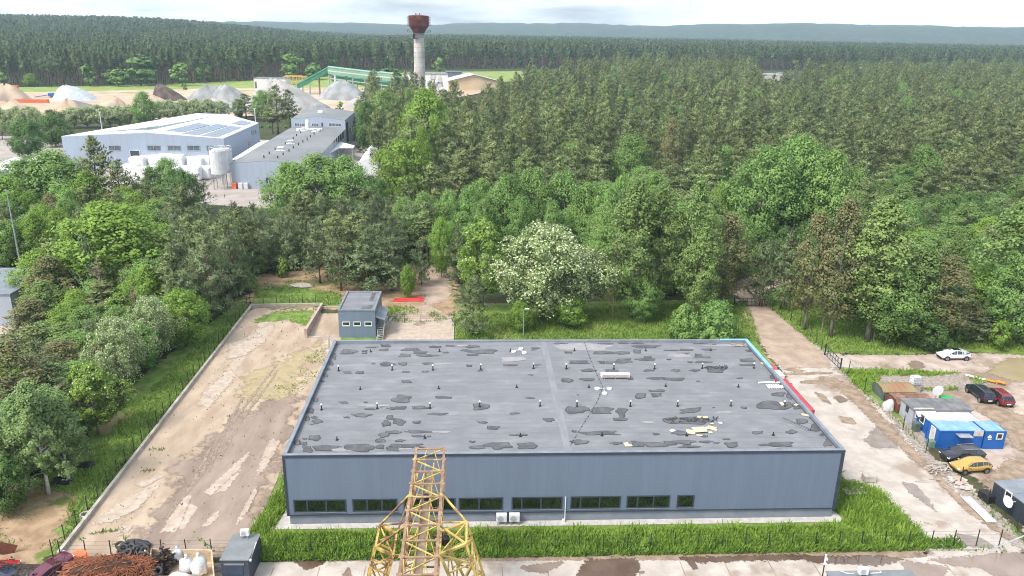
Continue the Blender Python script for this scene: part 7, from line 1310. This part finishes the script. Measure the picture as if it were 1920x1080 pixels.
for q in range(30000):   # beyond, wider spacing with distance
    y = 1250*math.exp(r2.random()*1.0); x = r2.uniform(-.72, .80)*y
    if (y > 1420 or not inpoly(x, y, [(1500, 1100), (1100, 1300), (300, 1400), (-500, 1350), (-1150, 900), (-200, 500), (600, 500)])) and visible(x, y, 20):
        s = 1.15+1.1*(y-1300)/2000; cnt += 1; stuffpt('far_forest', 'farpine' if r2.random() < .9 else 'farbroad', x, y, tz(x, y)-.2, s*1.25, .8+.4*r2.random())
print('beyond', cnt)
def scatter(name, label, rows, shadow=True):
    keys = sorted({(k[0], v) for k in [(q[0],) for q in rows] for v in range(len(PR[k[0]]))}); rs = random.Random(len(rows))
    me = bpy.data.meshes.new(name); me.vertices.add(len(rows)); co = []; va = []; rz = []; sc = []
    for k, x, y, z, s, sz in rows: co += [x, y, z]; va.append(keys.index((k, rs.randrange(len(PR[k]))))); rz += [0, 0, rs.uniform(0, 6.28)]; sc += [s, s, sz]
    me.vertices.foreach_set('co', co)
    a = me.attributes.new('kind_index', 'INT', 'POINT'); a.data.foreach_set('value', va); a = me.attributes.new('turn', 'FLOAT_VECTOR', 'POINT'); a.data.foreach_set('vector', rz); a = me.attributes.new('grow', 'FLOAT_VECTOR', 'POINT'); a.data.foreach_set('vector', sc)
    o = bpy.data.objects.new(name, me); COL.objects.link(o); tag(o, label, None, None, 'stuff')
    ng = bpy.data.node_groups.new(name, 'GeometryNodeTree'); ng.interface.new_socket('Geometry', in_out='INPUT', socket_type='NodeSocketGeometry'); ng.interface.new_socket('Geometry', in_out='OUTPUT', socket_type='NodeSocketGeometry')
    n = ng.nodes; l = ng.links; gi = n.new('NodeGroupInput'); go = n.new('NodeGroupOutput'); jn = n.new('GeometryNodeJoinGeometry'); l.new(jn.outputs[0], go.inputs[0]); m2p = n.new('GeometryNodeMeshToPoints'); l.new(gi.outputs[0], m2p.inputs[0])
    def attr(nm, ty): q = n.new('GeometryNodeInputNamedAttribute'); q.data_type = ty; q.inputs[0].default_value = nm; return q
    ak, at, ag = attr('kind_index', 'INT'), attr('turn', 'FLOAT_VECTOR'), attr('grow', 'FLOAT_VECTOR'); e2r = n.new('FunctionNodeEulerToRotation'); l.new(at.outputs[0], e2r.inputs[0])
    for i, (k, v) in enumerate(keys):
        crown, trunk, fl = PR[k][v]; src = SRC.get((k, v))
        if not src: continue
        par = src[0].parent; objs = [c for c in par.children]; jo = n.new('GeometryNodeJoinGeometry')
        for c in objs: oi = n.new('GeometryNodeObjectInfo'); oi.transform_space = 'ORIGINAL'; oi.inputs['Object'].default_value = c; l.new(oi.outputs['Geometry'], jo.inputs[0])
        cm = n.new('FunctionNodeCompare'); cm.data_type = 'INT'; cm.operation = 'EQUAL'; l.new(ak.outputs[0], cm.inputs['A'] if False else [s_ for s_ in cm.inputs if s_.name == 'A' and s_.type == 'INT'][0]); [s_ for s_ in cm.inputs if s_.name == 'B' and s_.type == 'INT'][0].default_value = i
        ip = n.new('GeometryNodeInstanceOnPoints'); l.new(m2p.outputs[0], ip.inputs['Points']); l.new(cm.outputs[0], ip.inputs['Selection']); l.new(jo.outputs[0], ip.inputs['Instance']); l.new(e2r.outputs[0], ip.inputs['Rotation']); l.new(ag.outputs[0], ip.inputs['Scale']); l.new(ip.outputs[0], jn.inputs[0])
    md = o.modifiers.new('scatter', 'NODES'); md.node_group = ng; return o
# make sure each prototype has one real individual
for k in ('brown', 'sapling', 'bush', 'broad', 'farbroad', 'farpine', 'pine'):
    for v in range(len(PR[k])):
        if (k, v) not in SRC: print('no source', k, v)
for nm, lb in (('wood_interior', 'dense interior of the pine wood stretching to the far clearing'), ('undergrowth', 'green undergrowth between the trees'), ('far_forest', 'endless pine forest reaching to the hills')): scatter(nm, lb, STUFF[nm])
# far hill canopy clumps
# ------------------------------------------------------------------ grass and weeds
m_blade = leafmat('fresh_grass', (.17, .28, .035), (.28, .42, .07), 0, .5, .3, c3=(.36, .38, .13), f3=.66); m_blade2 = leafmat('weed_leaves', (.09, .19, .03), (.19, .31, .05), 0, .7, .25, c3=(.25, .30, .07), f3=.66); m_dry = leafmat('mixed_grass', (.15, .25, .04), (.28, .39, .09), 0, .25, .25, c3=(.30, .27, .12), f3=.6)
def grass(name, label, polys, dens, hmin, hmax, wd, m, seed, excl=None, clump=.0, leafy_=0.):
    rs = np.random.RandomState(seed); C = []
    for P in polys:
        xs_ = [p[0] for p in P]; ys_ = [p[1] for p in P]; a, b, c, d = min(xs_), max(xs_), min(ys_), max(ys_); n = int((b-a)*(d-c)*dens); X = rs.uniform(a, b, n); Y = rs.uniform(c, d, n); ins = np.zeros(n, bool); j = len(P)-1
        for i in range(len(P)):
            xi, yi, xj, yj = P[i][0], P[i][1], P[j][0], P[j][1]; t = ((yi > Y) != (yj > Y)); 
            if yi != yj: ins ^= t & (X < (xj-xi)*(Y-yi)/(yj-yi)+xi)
            j = i
        for E_ in excl or []: ins &= ~((X > E_[0]) & (X < E_[1]) & (Y > E_[2]) & (Y < E_[3]))
        if clump: f = np.sin(X*.9+seed)+np.sin(Y*1.3+X*.4)+np.sin(X*.31-Y*.5); ins &= (f > -clump+rs.normal(size=n)*.5)
        C.append(np.stack([X[ins], Y[ins]], 1))
    C = np.concatenate(C); n = len(C); z = np.array([tz(x, y) for x, y in C]) if C[:, 1].max() > 300 else np.zeros(n); C3 = np.column_stack([C, z+.02]); hn = hmin+(hmax-hmin)*rs.rand(n)**1.3
    hn = hn*(1+.3*np.sin(C[:, 0]*1.3)*np.sin(C[:, 1]*1.7+1)); dd = unit(np.column_stack([rs.normal(size=n)*.45, rs.normal(size=n)*.45, np.ones(n)])); V, Fq = spikes(C3, dd, hn, wd*rs.uniform(.6, 1.3, n), rs)
    if leafy_:
        k = int(n*leafy_); idx = rs.randint(0, n, k); Cc = C3[idx]+dd[idx]*(hn[idx]*rs.uniform(.45, 1.0, k))[:, None]; V2, F2 = cards(Cc, unit(rs.normal(size=(k, 3))*.6+np.array([0, -.25, .9])), wd*rs.uniform(.5, 1.0, k), wd*rs.uniform(.3, .6, k), rs); Fq = np.concatenate([Fq, F2+len(V)]); V = np.concatenate([V, V2])
    o = bpy.data.objects.new(name, nmesh(name, V, Fq, [m])); COL.objects.link(o); tag(o, label, None, None, 'stuff'); print(name, n); return o
GW = gp((474, 1041), (505, 960), (528, 900), (535, 880)); 
front = [(-21.5, 60.0), (40.5, 59.9), (47.6, 60.5), (45.8, 64), (43, 69.5), (40.2, 72.2), (36.8, 72.6), (36.5, 66), (37.3, 64.3), (-19.1, 64.3), (-18.2, 70), (-18.1, 78), (-19, 74), (-20.8, 67)]
front = [(U(474, 1043).x, 59.7), (U(1752, 1036).x, 59.7), (U(1745, 1018).x, U(1745, 1018).y), (U(1690, 965).x, U(1690, 965).y), (U(1655, 928).x, U(1655, 928).y), (U(1615, 908).x, U(1615, 908).y), (36.9, U(1590, 909).y), (36.8, 66.8), (37.6, 64.9), (37.2, 63.5), (-19.5, 63.5), (-18.3, 71), (-18.1, 82), (-19.2, 78), (U(470, 1000).x, U(470, 1000).y)]
grass('tall_weeds', 'tall lush green weeds between the warehouse and the front fence', [front], 85, .35, .95, .09, m_blade, 1, leafy_=.9)
grass('weeds', 'darker leafy weeds along the foot of the front fence', [[(-22, 59.6), (47, 59.6), (47, 61.2), (-22, 61.2)]], 60, .35, .85, .11, m_blade2, 2, leafy_=1.2)
grass('grass', 'grass strip along the left fence and wood edge', [gp((118, 1028), (190, 935), (300, 798), (468, 582), (452, 575), (370, 650), (240, 770), (150, 880), (130, 930))], 28, .15, .6, .10, m_dry, 3, leafy_=.4)
grass('grass', 'patchy grass on the bare earth in the lower left corner', [gp((-100, 940), (130, 900), (150, 950), (110, 1030), (-100, 1030))], 12, .1, .35, .10, m_dry, 4, clump=-.2)
grass('grass', 'green lawn between the warehouse and the acacias', [gp((852, 638), (852, 600), (930, 590), (1400, 565), (1425, 640))], 26, .2, .6, .11, m_dry, 5, leafy_=.3)
grass('grass', 'grass beyond the end of the yard', [gp((474, 572), (480, 530), (560, 525), (638, 550), (638, 572)), gp((728, 604), (724, 572), (800, 580), (848, 600), (800, 605))], 20, .15, .5, .12, m_dry, 6, clump=.6)
grass('grass', 'grass on the verge right of the sandy track', [gp((1432, 570), (1470, 602), (1545, 662), (1700, 664), (1780, 652), (1960, 664), (1960, 610), (1600, 560), (1470, 540))], 16, .2, .6, .12, m_dry, 7, leafy_=.3)
grass('grass', 'grass around the rusty sheds', [gp((1576, 694), (1680, 694), (1800, 700), (1740, 706), (1650, 706), (1650, 722), (1628, 735), (1630, 752), (1655, 770), (1668, 785), (1650, 765), (1600, 722)), gp((1730, 728), (1790, 728), (1800, 733), (1740, 735)), gp((1815, 710), (1840, 708), (1850, 720), (1830, 725))], 30, .2, .7, .12, m_blade, 8, leafy_=.4)
grass('grass', 'tufts of grass on the old yard surface', [gp((478, 606), (520, 583), (595, 580), (575, 612), (520, 600), (485, 612)), gp((545, 690), (612, 645), (612, 690), (560, 740), (500, 745))], 14, .05, .3, .12, m_blade, 9, clump=-.1)
grass('grass', 'thin weeds in the joints of the yard slabs', [gp((165, 1000), (240, 990), (245, 996), (170, 1004)), gp((190, 1022), (225, 1022), (240, 1004), (245, 1008), (225, 1028)), gp((275, 843), (310, 841), (310, 845), (275, 847)), gp((262, 883), (290, 880), (290, 885), (262, 888)), gp((120, 1030), (170, 960), (172, 962), (124, 1032)), gp((365, 1006), (380, 1012), (410, 1040), (395, 1036)), gp((150, 1012), (163, 1010), (163, 1015), (150, 1016))], 34, .08, .4, .1, m_blade2, 10)
grass('grass', 'scrubby weeds along the fence by the containers', [gp((1625, 745), (1665, 770), (1700, 800), (1725, 830), (1745, 850), (1735, 848), (1690, 805), (1650, 770)), gp((1800, 905), (1900, 985), (1925, 1020), (1900, 1010), (1860, 970)), gp((1810, 1030), (1880, 1022), (1890, 1036), (1815, 1038))], 9, .1, .5, .12, m_blade2, 11)
T('sapling', 1208, 1035, 1008, 24, 'yellow green sapling in the weeds by the front fence'); T('sapling', 957, 1038, 1024, 16, 'small yellow green seedling in the weeds behind the crane')
grass('grass', 'scattered tufts over the sandy yard', [gp((125, 1035), (475, 580), (590, 582), (600, 690), (530, 860), (470, 1040))], .35, .08, .3, .13, m_blade2, 12)
# ------------------------------------------------------------------ haze
hz = MB(); hz.box(-5600, -350, -3, 5600, 5600, 190); m = bpy.data.materials.new('haze_air'); m.use_nodes = True; n = m.node_tree.nodes; n.remove(n['Principled BSDF']); v = n.new('ShaderNodeVolumePrincipled'); v.inputs['Color'].default_value = (.62, .81, 1, 1); v.inputs['Density'].default_value = .00013; v.inputs['Anisotropy'].default_value = .1
m.node_tree.links.new(v.outputs[0], n['Material Output'].inputs['Volume']); o = hz.build('haze', m); tag(o, kind='stuff')
